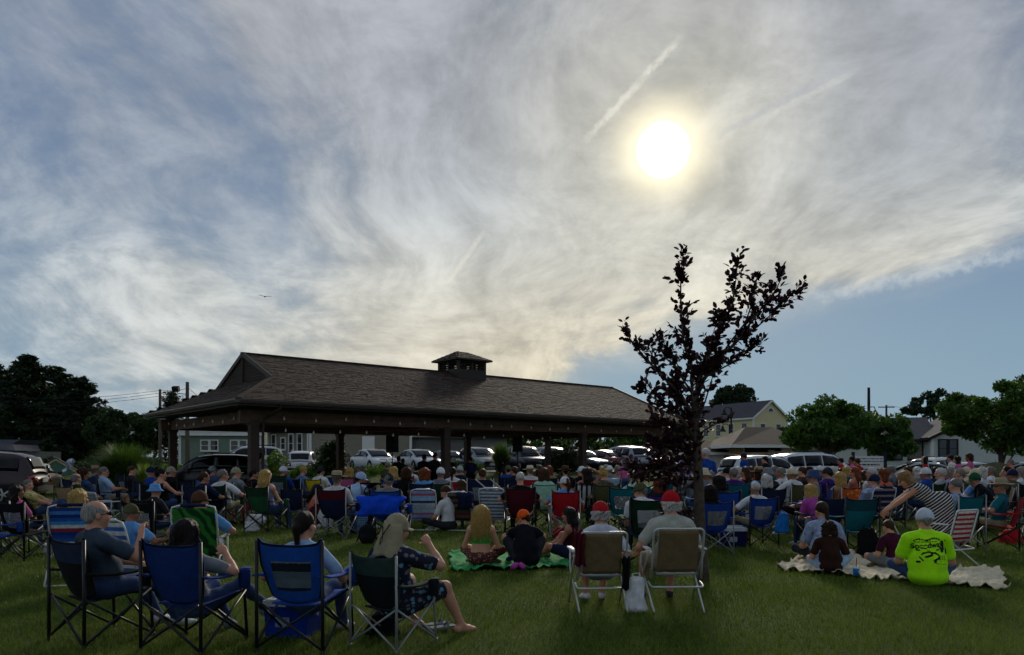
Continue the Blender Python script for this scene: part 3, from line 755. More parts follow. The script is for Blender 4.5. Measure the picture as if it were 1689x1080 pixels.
# ------------------------------------------------------------------ the ground
def sstep(a, b, x): t = min(1, max(0, (x-a)/(b-a))); return t*t*(3-2*t)
def hgt(x, y): return .75*sstep(37, 46, y)*(1-sstep(10, 17, x))
def ground_material():
    m = bpy.data.materials.new('lawn_turf'); m.use_nodes = True; T = NT(m.node_tree)
    out = T.n('ShaderNodeOutputMaterial'); b = T.n('ShaderNodeBsdfPrincipled'); T.l(b.outputs[0], out.inputs[0]); b.inputs['Roughness'].default_value = .9; b.inputs['Specular IOR Level'].default_value = .1
    tc = T.n('ShaderNodeTexCoord'); v = tc.outputs['Object']
    f = T.m('ADD', T.m('MULTIPLY', T.noise(v, .45, 4, .6), .6), T.m('MULTIPLY', T.noise(v, 9, 4, .6), .4))
    c = T.mix(T.mr(f, .3, .7), lin('#364a14'), lin('#5c6a20')); c = T.mix(T.mr(T.noise(v, 60, 3), .35, .7, .7, 0), c, lin('#1c2c0c'))
    T.l(c, b.inputs['Base Color'])
    bp = T.n('ShaderNodeBump'); bp.inputs['Strength'].default_value = .9; bp.inputs['Distance'].default_value = .05; T.l(T.noise(v, 35, 4, .7), bp.inputs['Height']); T.l(bp.outputs[0], b.inputs['Normal'])
    return m
def sheet_ground(name, xs, ys, dz, m):
    V = [(x, y, hgt(x, y)+dz) for y in ys for x in xs]; n = len(xs)
    b = MB(); b.add(V, [(j*n+i, j*n+i+1, (j+1)*n+i+1, (j+1)*n+i) for j in range(len(ys)-1) for i in range(n-1)])
    return tag(b.obj(name, m, smooth=True), kind='structure')
sheet_ground('lawn', [-900, -300, -120, -60]+list(range(-40, 41, 2))+[60, 120, 300, 900], [-200, -40, -10]+list(range(0, 61, 2))+[80, 120, 200, 400, 1500], 0, ground_material())
ASPH = mat('asphalt', '#3a3b3c', .85, var=.25, scale=5, bump=.4, bscale=90)
sheet_ground('parking_lot', [-60, -40]+list(range(-30, 11, 2)), [46+2*i for i in range(6)], .006, ASPH)
sheet_ground('parking_lot', [10.5+2*i for i in range(20)], [31.5+2*i for i in range(6)], .006, ASPH)

BLANKETS = (((745, 944), (940, 938), (936, 915), (742, 915)), ((1280, 942), (1660, 976), (1650, 945), (1330, 916)))
def grass_blades():
    """mown blades standing on the near lawn"""
    V = []; parts = [(5.6, 9.5, 2300, .05, .0055), (9.5, 14, 1000, .052, .0085), (14, 24, 260, .055, .014)]
    pts = []; hs = []; ws = []
    for y0, y1, den, h, w in parts:
        n = int(den*(.85*2*(y0+y1)/2)*(y1-y0)); y = np.sqrt(rng.uniform(y0*y0, y1*y1, n)); x = rng.uniform(-.85, .85, n)*y
        pts.append(np.stack([x, y], 1)); hs.append(h*rng.uniform(.5, 1.35, n)); ws.append(w*rng.uniform(.7, 1.3, n))
    P = np.concatenate(pts); h = np.concatenate(hs); w = np.concatenate(ws)
    keep = np.ones(len(P), bool)                                # flattened under the two blankets
    for quad in BLANKETS:
        q = [np.array((gx(px, 1952/(py-HY)), 1952/(py-HY))) for px, py in quad]; ins = np.ones(len(P), bool)
        for a, c in zip(q, q[1:]+q[:1]): ins &= ((c[0]-a[0])*(P[:, 1]-a[1])-(c[1]-a[1])*(P[:, 0]-a[0])) > 0
        keep &= ~ins
    P, h, w = P[keep], h[keep], w[keep]; n = len(P)
    patch = np.sin(P[:, 0]*1.9+np.sin(P[:, 1]*1.3)*1.5)*np.sin(P[:, 1]*1.7+P[:, 0]*.6); h = h*(1+.25*patch)
    a = rng.uniform(0, 6.283, n); ln = rng.uniform(.1, .8, n)*h; la = rng.uniform(0, 6.283, n)
    z = np.zeros(n)
    A = np.stack([P[:, 0]-np.cos(a)*w/2, P[:, 1]-np.sin(a)*w/2, z], 1); B = np.stack([P[:, 0]+np.cos(a)*w/2, P[:, 1]+np.sin(a)*w/2, z], 1)
    Tp = np.stack([P[:, 0]+np.cos(la)*ln, P[:, 1]+np.sin(la)*ln, h], 1)
    V = np.stack([A, B, Tp], 1).reshape(-1, 3); Q = np.arange(3*n).reshape(-1, 3)
    me = np_mesh('grass', V, Q, [leafmat('grass_blade', '#40581a', '#74842c', .3, .55, .7)], smooth=False, tri=True)
    tag(link(bpy.data.objects.new('grass', me)), 'short green mown grass blades of the near lawn', 'grass', kind='stuff')
grass_blades()

# ------------------------------------------------------------------ pavilion
BROWN = mat('brown_timber', '#3d3028', .75, var=.2, scale=6, bump=.2, bscale=30)
BEAM = mat('beam_timber', '#584334', .75, var=.25, scale=5, bump=.2, bscale=30)
DARKB = mat('dark_brown_paint', '#332a25', .6, var=.12)
def shingle_mat(name, c1, c2):
    m = bpy.data.materials.new(name); m.use_nodes = True; T = NT(m.node_tree); MC[name] = m
    out = T.n('ShaderNodeOutputMaterial'); b = T.n('ShaderNodeBsdfPrincipled'); T.l(b.outputs[0], out.inputs[0]); b.inputs['Roughness'].default_value = .9; b.inputs['Specular IOR Level'].default_value = .2
    g = T.n('ShaderNodeNewGeometry'); tc = T.n('ShaderNodeTexCoord')
    f = T.m('ADD', T.m('MULTIPLY', g.outputs['Random Per Island'], .7), T.m('MULTIPLY', T.noise(tc.outputs['Object'], 1.2, 3), .4))
    T.l(T.mix(T.mr(f, .2, .95, smooth=False), lin(c1), lin(c2)), b.inputs['Base Color'])
    return m
SHING = shingle_mat('brown_shingle', '#281f1a', '#4a3c32')
def shingles(b, o, ax, up, n, poly, wid=.25, ex=.13, seed=3):
    """tabs laid in courses over the plane o + ax*s + up*t inside the 2D polygon poly (s, t); n outward normal"""
    rg = random.Random(seed); o, ax, up, n = map(Vector, (o, ax, up, n))
    tm = max(t for _, t in poly)
    def span(t):
        xs = []
        for (x0, y0), (x1, y1) in zip(poly, poly[1:]+poly[:1]):
            if (y0 <= t < y1) or (y1 <= t < y0): xs.append(x0+(x1-x0)*(t-y0)/(y1-y0))
        return (min(xs), max(xs)) if len(xs) > 1 else None
    k = 0; t = 0.
    while t < tm-.02:
        sp = span(t+.01)
        if sp:
            s = sp[0]-rg.uniform(0, wid) if k % 2 else sp[0]-rg.uniform(0, wid*.5)
            while s < sp[1]:
                w = wid*rg.uniform(.6, 1.25); a, c = max(s, sp[0]), min(s+w-.012, sp[1])
                if c-a > .04:
                    lift = rg.uniform(.008, .020); dr = rg.choice((0, 0, .012, .025)); t1 = min(t+ex+.03, tm)
                    p = [o+ax*a+up*(t-dr)+n*lift, o+ax*c+up*(t-dr)+n*lift, o+ax*c+up*t1+n*.005, o+ax*a+up*t1+n*.005, o+ax*a+up*(t-dr)+n*.001, o+ax*c+up*(t-dr)+n*.001]
                    b.add(p, [(0, 1, 2, 3), (4, 5, 1, 0), (4, 0, 3), (5, 2, 1)])
                s += w
        t += ex; k += 1

def build_pavilion():
    X0, Y0, th, W, L, ze, zr, s, gb = -8.10, 21.93, .706, 9.92, 21.95, 3.4, 5.46, 2.0, 2.62
    e = empty('pavilion', (X0, Y0, 0), th)
    tag(e, 'long open-sided brown timber pavilion with shingled gablet roof and louvred cupola', 'pavilion')
    # posts
    def post(x, y):
        b = MB(); b.box((x, y, 1.42), (.27, .27, 2.76)); b.box((x, y, .12), (.36, .36, .24)); b.box((x, y, 2.70), (.33, .33, .10)); b.obj('post', BROWN, e)
    for x in (.75, 8.05, 15.4, 21.2):
        for y in (.8, 9.2): post(x, y)
    b = MB(); b.box((L/2, W/2, .03), (L-.4, W-.4, .06)); b.obj('floor_slab', mat('concrete', '#77746c', .9, var=.2), e)
    # beams
    def beam(a, c, w=.2, h=.36, m=BEAM, nm='beam'):
        b = MB(); b.bar(a, c, w, h, up=(0, 0, 1)); return b.obj(nm, m, e)
    zb = 2.93
    beam((.3, .8, zb), (L-.2, .8, zb)); beam((.3, 9.2, zb), (L-.2, 9.2, zb)); beam((.75, .9, zb-.002), (.75, 9.1, zb-.002)); beam((21.2, .9, zb-.002), (21.2, 9.1, zb-.002))
    for x in (8.05, 15.4): beam((x, .9, zb-.004), (x, 9.1, zb-.004), .2, .3)
    for x in [2.2+i*1.25 for i in range(16)]:                   # rafters under the deck
        for sg in (0, 1):
            y0, y1 = (.1, W/2-.02) if sg == 0 else (W-.1, W/2+.02)
            beam((x, y0, ze-.12), (x, y1, zr-.16), .06, .16, BROWN, 'rafter')
    # roof deck
    hz_ = ze+(zr-ze)*(1-gb/(W/2))
    d = .07
    def deck(poly, nm='roof_deck'):
        b = MB(); b.prism(poly, (0, 0, -d)); return b.obj(nm, DARKB, e)
    deck([(0, 0, ze), (L, 0, ze), (L, W/2, zr), (s, W/2, zr), (s, W/2-gb, hz_)])
    deck([(0, W, ze), (s, W/2+gb, hz_), (s, W/2, zr), (L, W/2, zr), (L, W, ze)])
    deck([(0, W, ze), (0, 0, ze), (s, W/2-gb, hz_), (s, W/2+gb, hz_)])
    # shingles
    sl = math.hypot(W/2, zr-ze); up = Vector((0, W/2, zr-ze))/sl; n = Vector((0, -(zr-ze), W/2))/sl; tg = sl*(1-gb/(W/2))
    b = MB(); shingles(b, (0, 0, ze), (1, 0, 0), up, n, [(0, 0), (L, 0), (L, sl), (s-.05, sl), (s-.05, tg)])
    up2 = Vector((0, -W/2, zr-ze))/sl; n2 = Vector((0, (zr-ze), W/2))/sl
    shingles(b, (0, W, ze), (1, 0, 0), up2, n2, [(0, 0), (L, 0), (L, sl), (s, sl), (s, tg)], .5, .3)
    hs = math.hypot(s, hz_-ze); up3 = Vector((s, 0, hz_-ze))/hs; n3 = Vector((-(hz_-ze), 0, s))/hs; q = (W/2-gb)
    shingles(b, (0, W, ze), (0, -1, 0), up3, n3, [(0, 0), (W, 0), (W-q, hs), (q, hs)])
    tag(b.obj('shingles', SHING, e), kind='stuff')
    b = MB(); b.bar((s-.1, W/2, zr+.015), (L, W/2, zr+.015), .2, .035); b.obj('ridge_cap', SHING, e)
    b = MB(); b.bar((0, 0, ze+.02), (s, W/2-gb, hz_+.02), .16, .03); b.obj('hip_cap', SHING, e)
    # gablet with louvres
    g = MB(); g.prism([(s+.004, W/2-gb, hz_-.02), (s+.004, W/2+gb, hz_-.02), (s+.004, W/2, zr-.05)], (.04, 0, 0)); gp = g.obj('gable_panel', DARKB, e)
    for i in range(11):
        z = hz_+.05+i*.09; f = (z+.05-hz_)/(zr-hz_); hw = gb*(1-f)-.12
        if hw > .1:
            b = MB(); b.box((s-.02, W/2, z), (.045, hw*2, .012), Matrix.Rotation(R(-35), 3, 'Y')); b.obj('slat', BROWN, gp)
    b = MB(); b.box((s-.035, W/2, (hz_+zr)/2-.02), (.05, .09, zr-hz_-.1)); b.obj('mullion', BROWN, gp)
    for sg in (-1, 1):
        b = MB(); b.bar((s-.035, W/2+sg*(gb+.02), hz_-.03), (s-.035, W/2+sg*.01, zr-.03), .06, .15, up=(0, 0, 1)); b.obj('rake_board', DARKB, e)
    for sg, y in ((-1, 0), (1, W)):
        b = MB(); b.bar((L+.02, y, ze-.05), (L+.02, W/2, zr-.05), .05, .2); b.obj('rake_board', DARKB, e)
    b = MB(); b.prism([(L-.6, .3, ze-.05), (L-.6, W-.3, ze-.05), (L-.6, W/2, zr-.12)], (.04, 0, 0)); b.obj('gable_panel', DARKB, e)
    # fascia, gutter, downspout
    for a, c in (((-.02, -.02, ze-.10), (L, -.02, ze-.10)), ((-.02, W, ze-.10), (-.02, -.0, ze-.10))):
        b = MB(); b.bar(a, c, .03, .2); b.obj('fascia', DARKB, e)
    b = MB(); prof = [(0, 0), (0, .11), (-.13, .11), (-.13, .08), (-.10, 0)]
    b.prism([(-.15, -.04+y, ze-.13+z) for y, z in prof], (L+.15, 0, 0)); b.obj('gutter', mat('gutter_metal', '#4b4038', .4, var=.1, spec=.5), e)
    b = MB(); b.prism([(-.04+x, -.17, ze-.13+z) for x, z in prof], (0, W+.17, 0)); b.obj('gutter', mat('gutter_metal', '#4b4038', .4), e)
    b = MB(); b.tube([(1.25, -.1, ze-.12), (1.25, -.05, ze-.25), (1.0, .55, ze-.55), (.98, .62, 2.5), (.98, .62, .1)], .045, 8); b.obj('downspout', DARKB, e)
    # soffit boards under the eaves
    b = MB(); b.box((L/2, .42, ze-.19), (L-.1, .8, .02)); b.obj('soffit', BROWN, e)
    b = MB(); b.box((.38, W/2, ze-.195), (.72, W-1.7, .02)); b.obj('soffit', BROWN, e)
    b = MB(); b.box((L/2-.1, W/2, 3.05), (L-2.0, 8.3, .04)); b.obj('ceiling', BROWN, e)
    b = MB(); b.box((21.3, W/2, 3.22), (.06, W-.7, .42)); b.obj('end_board', BROWN, e)
    b = MB(); b.box((L/2, .86, 3.16), (L-.8, .05, .14)); b.obj('frieze_board', BROWN, e)
    # cupola
    cx, cy = 11.9, W/2; h = .78; z0 = zr-.42; z1 = 6.02
    cu = MB(); cu.box((cx, cy, z0+.28), (2*h, 2*h, .5))
    for sx in (-1, 1):
        for sy in (-1, 1): cu.box((cx+sx*(h-.06), cy+sy*(h-.06), (z0+.53+z1)/2), (.12, .12, z1-z0-.53))
    for sx, sy in ((0, -1), (0, 1), (-1, 0), (1, 0)): 
        cu.box((cx+sx*(h-.05), cy+sy*(h-.05), (z0+.53+z1)/2), (.1, .1, z1-z0-.534)); cu.box((cx+sx*(h-.05), cy+sy*(h-.05), z1-.05), (.1 if sx else 2*h-.24, .1 if sy else 2*h-.24, .1))
    c = cu.obj('cupola', DARKB, e)
    for i in range(4):
        z = z0+.60+i*.095
        for sx, sy in ((0, -1), (0, 1), (-1, 0), (1, 0)):
            b = MB(); rot = Matrix.Rotation(R(38)*(-sy if sy else 1), 3, 'X') if sy else Matrix.Rotation(R(38)*sx, 3, 'Y')
            b.box((cx+sx*(h-.07), cy+sy*(h-.07), z), (.10 if sx else 2*h-.25, .10 if sy else 2*h-.25, .016), rot); b.obj('slat', DARKB, c)
    b = MB(); o = h+.2; b.add([(cx-o, cy-o, z1), (cx+o, cy-o, z1), (cx+o, cy+o, z1), (cx-o, cy+o, z1), (cx-.28, cy, z1+.42), (cx+.28, cy, z1+.42)], [(0, 1, 5, 4), (1, 2, 5), (2, 3, 4, 5), (3, 0, 4), (3, 2, 1, 0)])
    rf = b.obj('cupola_roof', SHING, e)
    b = MB()
    for k, (p0, p1, apex) in enumerate((((cx-o, cy-o), (cx+o, cy-o), (0, 1)), ((cx-o, cy+o), (cx-o, cy-o), (1, 0)))):
        a = Vector((p0[0], p0[1], z1)); c2 = Vector((p1[0], p1[1], z1)); ax = (c2-a).normalized(); run = o if k == 0 else o-.28
        upv = Vector((apex[0]*run, apex[1]*run, .42)); ln = upv.length; upv.normalize(); nn = ax.cross(upv).normalized()
        inset = o-.28 if k == 0 else o
        shingles(b, a, ax, upv, nn, [(0, 0), (2*o, 0), (2*o-inset, ln), (inset, ln)], .3, .13)
    tag(b.obj('shingles', SHING, e), kind='stuff')
    b = MB(); b.box((cx, cy, z1-.03), (2*o+.02, 2*o+.02, .06)); b.obj('cupola_eave', DARKB, e)
    # string lights along the beams: one light string on each side
    mw = e.matrix_basis if False else Matrix.Translation((X0, Y0, 0)) @ Matrix.Rotation(th, 4, 'Z')
    bulbm = mat('bulb_glass', '#d8d4c4', .15, var=0, spec=.8); cordm = mat('cord_black', '#0c0c0c', .6, var=0)
    bb = MB(); bb.lathe([(.012, .06), (.014, .03), (.03, 0), (.034, -.025), (.022, -.05), (.003, -.056)], (0, 0, -.05), 9); bme = bb.mesh('bulb', True); bme.materials.append(bulbm)
    rg = random.Random(5)
    def string(pts, label, step=.62, sw=.12):
        t = empty('string_lights', mw @ Vector(pts[0])); t.rotation_euler = (0, 0, th); tag(t, label, 'string lights', 'light strings hung on the pavilion beams')
        o0 = Vector(pts[0]); P = []
        for a, c in zip(pts, pts[1:]):
            a, c = Vector(a), Vector(c); n = max(2, int((c-a).length/.5))
            for i in range(n): f = i/n; P.append(a+(c-a)*f-Vector((0, 0, sw*math.sin(math.pi*f)+rg.uniform(-.02, .02)))-o0)
        P.append(Vector(pts[-1])-o0)
        b = MB(); b.tube(P, .006, 4); b.obj('cord', cordm, t)
        acc = 0.
        for a, c in zip(P, P[1:]):
            l = (c-a).length; acc += l
            if acc >= step: acc = 0; q = link(bpy.data.objects.new('bulb', bme), t); q.location = c-Vector((0, 0, rg.choice((0, .0, .02))))
    string([(.6, .66, 3.06), (4.4, .66, 3.02), (8.05, .62, 3.08), (11.7, .66, 3.02), (15.4, .62, 3.08), (18.5, .66, 3.02), (21.4, .66, 3.06)], 'string of pale bulbs along the front beam of the pavilion')
    string([(.58, 1.0, 3.06), (.58, 5.0, 3.0), (.58, 9.1, 3.06)], 'string of pale bulbs along the left end beam of the pavilion')
    string([(.9, .98, 2.75), (4.4, 1.2, 2.66), (8.05, .98, 2.74), (11.7, 1.2, 2.66), (15.4, .98, 2.74)], 'lower string of pale bulbs hanging inside behind the front beam', .8, .18)
    string([(15.6, .98, 2.72), (16.6, 3., 2.5), (17.6, 5.2, 2.74)], 'short swag of bulbs drooping beside the rightmost front post', .4, .3)
build_pavilion()

# ------------------------------------------------------------------ houses
def siding(b, a, c, z0, z1, out, ex=.14, mi=0):
    """lapped boards from ground point a to c (2D), facing 'out' (2D)"""
    a, c, out = Vector((a[0], a[1], 0)), Vector((c[0], c[1], 0)), Vector((out[0], out[1], 0)).normalized()
    n = max(1, int((z1-z0)/ex)); e = (z1-z0)/n
    for i in range(n):
        z = z0+i*e; b.prism([a+out*.028+Vector((0, 0, z)), a+Vector((0, 0, z)), a+Vector((0, 0, z+e+.01)), a+out*.008+Vector((0, 0, z+e+.01))], c-a, mi)
def window(par, p, ux, w, h, out, frame=WHITE, cols=1, rows=2, name='window'):
    """window centred at p, along ux, facing out; frame > pane, muntin"""
    p, ux, out = Vector(p), Vector(ux).normalized(), Vector(out).normalized(); up = Vector((0, 0, 1)); t = .09
    rot = Matrix((ux, out, up)).transposed()
    b = MB()
    for sx in (-1, 1): b.box(p+ux*sx*(w/2+t/2)+out*.05, (t, .08, h+2*t), rot)
    for sz in (-1, 1): b.box(p+up*sz*(h/2+t/2)+out*.052, (w, .08, t), rot)
    b.box(p-up*(h/2+t+.02)+out*.07, (w+2.6*t, .12, .04), rot)
    f = b.obj(name, frame, par)
    for i in range(cols):
        for j in range(rows):
            b = MB(); b.box(p+ux*((i+.5)/cols-.5)*w+up*((j+.5)/rows-.5)*h+out*.04, (w/cols-.035, .012, h/rows-.035), rot); b.obj('pane', PANE, f)
    b = MB()
    for i in range(1, cols): b.box(p+ux*(i/cols-.5)*w+out*.055, (.035, .03, h), rot)
    for j in range(1, rows): b.box(p+up*(j/rows-.5)*h+out*.057, (w, .03, .035), rot)
    if b.v: b.obj('muntin', frame, f)
    return f
ROOFG = shingle_mat('grey_shingle', '#33343a', '#4c4d55'); ROOFB = shingle_mat('brown_grey_shingle', '#352d27', '#50463d')
def gable_house(name, label, A, dl, dw, ln, wd, z0, ze, zr, wallm, roofm, trim=WHITE, over=.35, ex=.14, cat='house'):
    """A near corner (2D), dl along the eave, dw along the gable end; ridge runs along dl"""
    A = Vector((A[0], A[1], 0)); dl = Vector((dl[0], dl[1], 0)).normalized(); dw = Vector((dw[0], dw[1], 0)).normalized()
    e = empty(name, (0, 0, 0)); tag(e, label, cat)
    up = Vector((0, 0, 1)); C = [A, A+dl*ln, A+dl*ln+dw*wd, A+dw*wd]
    b = MB()
    for i in range(4):
        p, q = C[i], C[(i+1) % 4]; ctr = (C[0]+C[2])/2; o = ((p+q)/2-ctr); d = (q-p).normalized(); o = o-d*o.dot(d)
        siding(b, (p.x, p.y), (q.x, q.y), z0, ze, (o.x, o.y), ex)
    for p, q, o in ((C[0], C[3], -dl), (C[1], C[2], dl)):      # gable triangles, boards cut to the slope
        n = max(1, int((zr-ze)/ex)); h = (zr-ze)/n
        for i in range(n):
            f0 = i/n; f1 = (i+1)/n; z = ze+i*h; mid = (p+q)/2; hv = (q-p)/2
            x0, x1 = mid-hv*(1-f0), mid+hv*(1-f0); y0, y1 = mid-hv*(1-f1), mid+hv*(1-f1)
            b.add([x0+o*.03+up*z, x1+o*.03+up*z, y1+o*.01+up*(z+h), y0+o*.01+up*(z+h)], [(0, 1, 2, 3)])
    b.obj('siding', wallm, e)
    b = MB(); th = .14
    mids = (A+dw*wd/2)
    sl = (zr-ze)/(wd/2)
    for sg in (0, 1):
        ev = (A-dw*over) if sg == 0 else (A+dw*(wd+over)); ee = ze-sl*over
        poly = [ev-dl*over+up*ee, ev+dl*(ln+over)+up*ee, mids+dl*(ln+over)+up*zr, mids-dl*over+up*zr]
        b.prism([p+up*th for p in poly], -up*th)
    rf = b.obj('roof', roofm, e)
    b = MB()
    for sg in (0, 1):
        ev = (A-dw*over) if sg == 0 else (A+dw*(wd+over)); ee = ze-sl*over
        for s2 in (-over-.02, ln+over+.02):
            b.bar(ev+dl*s2+up*(ee+.03), mids+dl*s2+up*(zr+.03), .05, .22)
        o = -dw if sg == 0 else dw
        b.bar(ev+o*.03-dl*over+up*(ee+.04), ev+o*.03+dl*(ln+over)+up*(ee+.04), .05, .2)
    b.obj('trim_board', trim, e)
    for c in C:
        b = MB(); b.box((c.x, c.y, (z0+ze)/2), (.2, .2, ze-z0), Matrix.Rotation(math.atan2(dl.y, dl.x), 3, 'Z')); b.obj('corner_board', trim if trim is not BLK else WHITE, e)
    return e, C, dl, dw
BLK = mat('black_trim', '#15161a', .6, var=.08)
# yellow colonial beyond the car park
e, C, dl, dw = gable_house('colonial_building', 'tall cream yellow clapboard building with dark roof behind the purple tree', (31.0, 95), (-4.6, 8.9), (5.2, 2.7), 16, 6.0, 0, 7.0, 9.15, mat('cream_clapboard', '#cfc39a', .8, var=.06, scale=4), ROOFG, WHITE, .3, .2, 'building')
for i in range(6):
    for z in (5.5, 2.6): window(e, C[0]+dl*(1.5+i*2.4)-dw*.0+Vector((0, 0, z)), dl, .85, 1.5, -dw)
for x, z in ((1.6, 5.4), (4.4, 5.4), (1.6, 2.6), (4.4, 2.6)): window(e, C[0]+dw*x+Vector((0, 0, z)), dw, .8, 1.5, -dl)
b = MB(); ap = C[0]+dw*3.0+Vector((0, 0, 7.75))-dl*.05
b.prism([ap+dw*.55*math.cos(a)+Vector((0, 0, .55*math.sin(a))) for a in [math.pi*i/10 for i in range(11)]], -dl*.05)
f = b.obj('fan_window', WHITE, e); b = MB(); b.prism([ap-dl*.06+dw*.42*math.cos(a)+Vector((0, 0, .06+.4*math.sin(a))) for a in [math.pi*i/10 for i in range(11)]], -dl*.02); b.obj('pane', PANE, f)
# porch building with hipped roof
def porch():
    Y = 48; e = empty('porch_building', (0, 0, 0)); tag(e, 'low tan building with hipped brown roof and white fascia, open carport front', 'building')
    x0, x1 = gx(1207, Y), gx(1352, Y); y0, y1 = Y, Y+9; ze = 2.52; zr = 3.85
    b = MB(); o = [(x0, y0, ze), (x1, y0, ze), (x1, y1, ze), (x0, y1, ze)]; ra, rb = (gx(1243, Y+2.2), Y+4.0, zr), (x1-1.5, Y+4.5, zr)
    b.add(o+[ra, rb], [(0, 1, 5, 4), (1, 2, 5), (2, 3, 4, 5), (3, 0, 4), (3, 2, 1, 0)]); b.obj('roof', ROOFB, e)
    b = MB(); b.bar((x0, y0-.03, ze-.08), (x1, y0-.03, ze-.08), .05, .2); b.bar((x0-.03, y0, ze-.08), (x0-.03, y1, ze-.08), .05, .2); b.obj('fascia', WHITE, e)
    b = MB(); b.bar((x0+.9, y0+.5, ze-.32), (x1-.1, y0+.5, ze-.32), .3, .3); b.obj('beam', mat('cream_paint', '#a9a392', .8), e)
    for p in (1271, 1341):
        b = MB(); x = gx(p, Y+.5); b.box((x, Y+.5, 1.1), (.42, .42, 2.2)); b.box((x, Y+.5, .3), (.6, .6, .6)); b.obj('column', mat('tan_column', '#8c8272', .85, var=.1), e)
    br = brick('tan_brick_wall', '#8a7458', '#a08a6c')
    b = MB(); b.box((gx(1240, Y+2)+.2, Y+2.6, 1.25), (2.4, 4.5, 2.5)); b.obj('wall', br, e)
    b = MB(); b.box((gx(1300, Y+6), Y+6, 1.25), (4.6, .3, 2.5)); b.obj('wall', br, e)
def brick(nm, c1, c2):
    m = bpy.data.materials.new(nm); m.use_nodes = True; T = NT(m.node_tree)
    out = T.n('ShaderNodeOutputMaterial'); b = T.n('ShaderNodeBsdfPrincipled'); T.l(b.outputs[0], out.inputs[0]); b.inputs['Roughness'].default_value = .9
    tc = T.n('ShaderNodeTexCoord'); sp = T.n('ShaderNodeSeparateXYZ'); T.l(tc.outputs['Object'], sp.inputs[0]); cb = T.n('ShaderNodeCombineXYZ')
    T.l(T.m('ADD', sp.outputs[0], sp.outputs[1]), cb.inputs[0]); T.l(sp.outputs[2], cb.inputs[1])
    t = T.n('ShaderNodeTexBrick'); T.l(cb.outputs[0], t.inputs[0]); t.inputs['Color1'].default_value = lin(c1); t.inputs['Color2'].default_value = lin(c2); t.inputs['Mortar'].default_value = lin('#8a8378')
    t.inputs['Scale'].default_value = 4.5; t.inputs['Mortar Size'].default_value = .012; T.l(t.outputs[0], b.inputs['Base Color']); return m
porch()
# long low garage row left of the porch
def garages():
    Y = 52; e = empty('garage_row', (0, 0, 0)); tag(e, 'long low white garage row with brown roof left of the hipped porch', 'building')
    x0, x1 = gx(1085, Y), gx(1232, Y+1)
    b = MB(); b.box(((x0+x1)/2, Y+3, 1.0), (x1-x0, 6, 2.0)); b.obj('wall', mat('pale_wall', '#9aa09c', .8, var=.08), e)
    b = MB(); b.prism([(x0-.3, Y-.4, 2.0), (x0-.3, Y+3, 2.95), (x0-.3, Y+6.4, 2.0)], (x1-x0+.6, 0, 0)); b.obj('roof', ROOFB, e)
    b = MB(); b.bar((x0-.3, Y-.43, 1.98), (x1+.3, Y-.43, 1.98), .05, .18); b.obj('fascia', WHITE, e)
    for i in range(4):
        x = x1-1.0-i*1.6; d = MB(); d.box((x, Y-.03, .95), (1.3, .05, 1.8)); dd = d.obj('garage_door', WHITE, e)
        for k in range(4): d = MB(); d.box((x, Y-.065, .28+k*.44), (1.16, .02, .34)); d.obj('door_panel', WHITE, dd)
garages()
# white house with black trim on the right
e, C, dl, dw = gable_house('white_house', 'white clapboard house with grey roof and black trimmed windows behind the right trees', (gx(1534, 54), 54), (-.93, .37), (.37, .93), 7.5, 9, 0, 3.05, 4.75, mat('white_clapboard', '#b9c0bc', .8, var=.05, scale=4), ROOFG, BLK, .35, .15)
for x in (.95, 2.3): window(e, C[0]+dl*x+Vector((0, 0, 2.25)), dl, .85, 1.25, -dw, BLK)
e2, C2, dl2, dw2 = gable_house('white_house_wing', 'white gabled house front with paired black framed windows, right of the white corner post', (gx(1537, 53.2), 53.2), (.08, 1), (1, -.08), 5, 8.6, 0, 3.2, 5.3, mat('white_clapboard', '#b9c0bc'), ROOFG, BLK, .4, .15)
for x in (.75, 1.45): window(e2, C2[0]+dw2*x+Vector((0, 0, 2.35)), dw2, .5, 1.2, -dl2, BLK)
# green house and grey buildings seen under the pavilion roof
e, C, dl, dw = gable_house('green_house', 'small grey-green clapboard house with white windows seen left of the pavilion corner post', (gx(297, 62), 62), (1, .12), (-.12, 1), 6.5, 6, .4, 3.75, 5.0, mat('sage_clapboard', '#6f8272', .8, var=.06, scale=4), mat('pale_roof', '#8f938f', .8), WHITE, .3, .2)
for x in (2.0, 2.75, 4.4, 5.1): window(e, C[0]+dl*x+Vector((0, 0, 2.75)), dl, .55, .8, -dw)
e, C, dl, dw = gable_house('grey_house', 'grey clapboard house with tall white framed windows behind the pavilion shrubs', (gx(509, 60), 60), (-.75, .66), (.66, .75), 6.0, 9, .5, 4.1, 5.8, mat('grey_clapboard', '#77736a', .85, var=.06, scale=4), mat('pale_roof', '#8f938f'), WHITE, .4, .22)
for x in (1.2, 2.5, 3.7, 5.2): window(e, C[0]+dl*x+Vector((0, 0, 2.9)), dl, .6, 1.5 if x != 3.7 else .9, -dw)
e, C, dl, dw = gable_house('taupe_building', 'long taupe clapboard building with white door behind the parked cars', (gx(512, 59.5), 59.5), (1, .1), (-.1, 1), 8.0, 7, .5, 4.4, 6.2, mat('taupe_clapboard', '#857e70', .85, var=.06, scale=4), ROOFG, WHITE, .3, .3, 'building')
b = MB(); b.box(C[0]+dl*4.6-dw*.05+Vector((0, 0, 2.0)), (1.0, .06, 2.9), Matrix.Rotation(.1, 3, 'Z')); dd = b.obj('door', WHITE, e)
b = MB(); b.box(C[0]+dl*4.95-dw*.10+Vector((0, 0, 1.9)), (.05, .05, .14)); b.obj('handle', BLACKTUBE, dd)
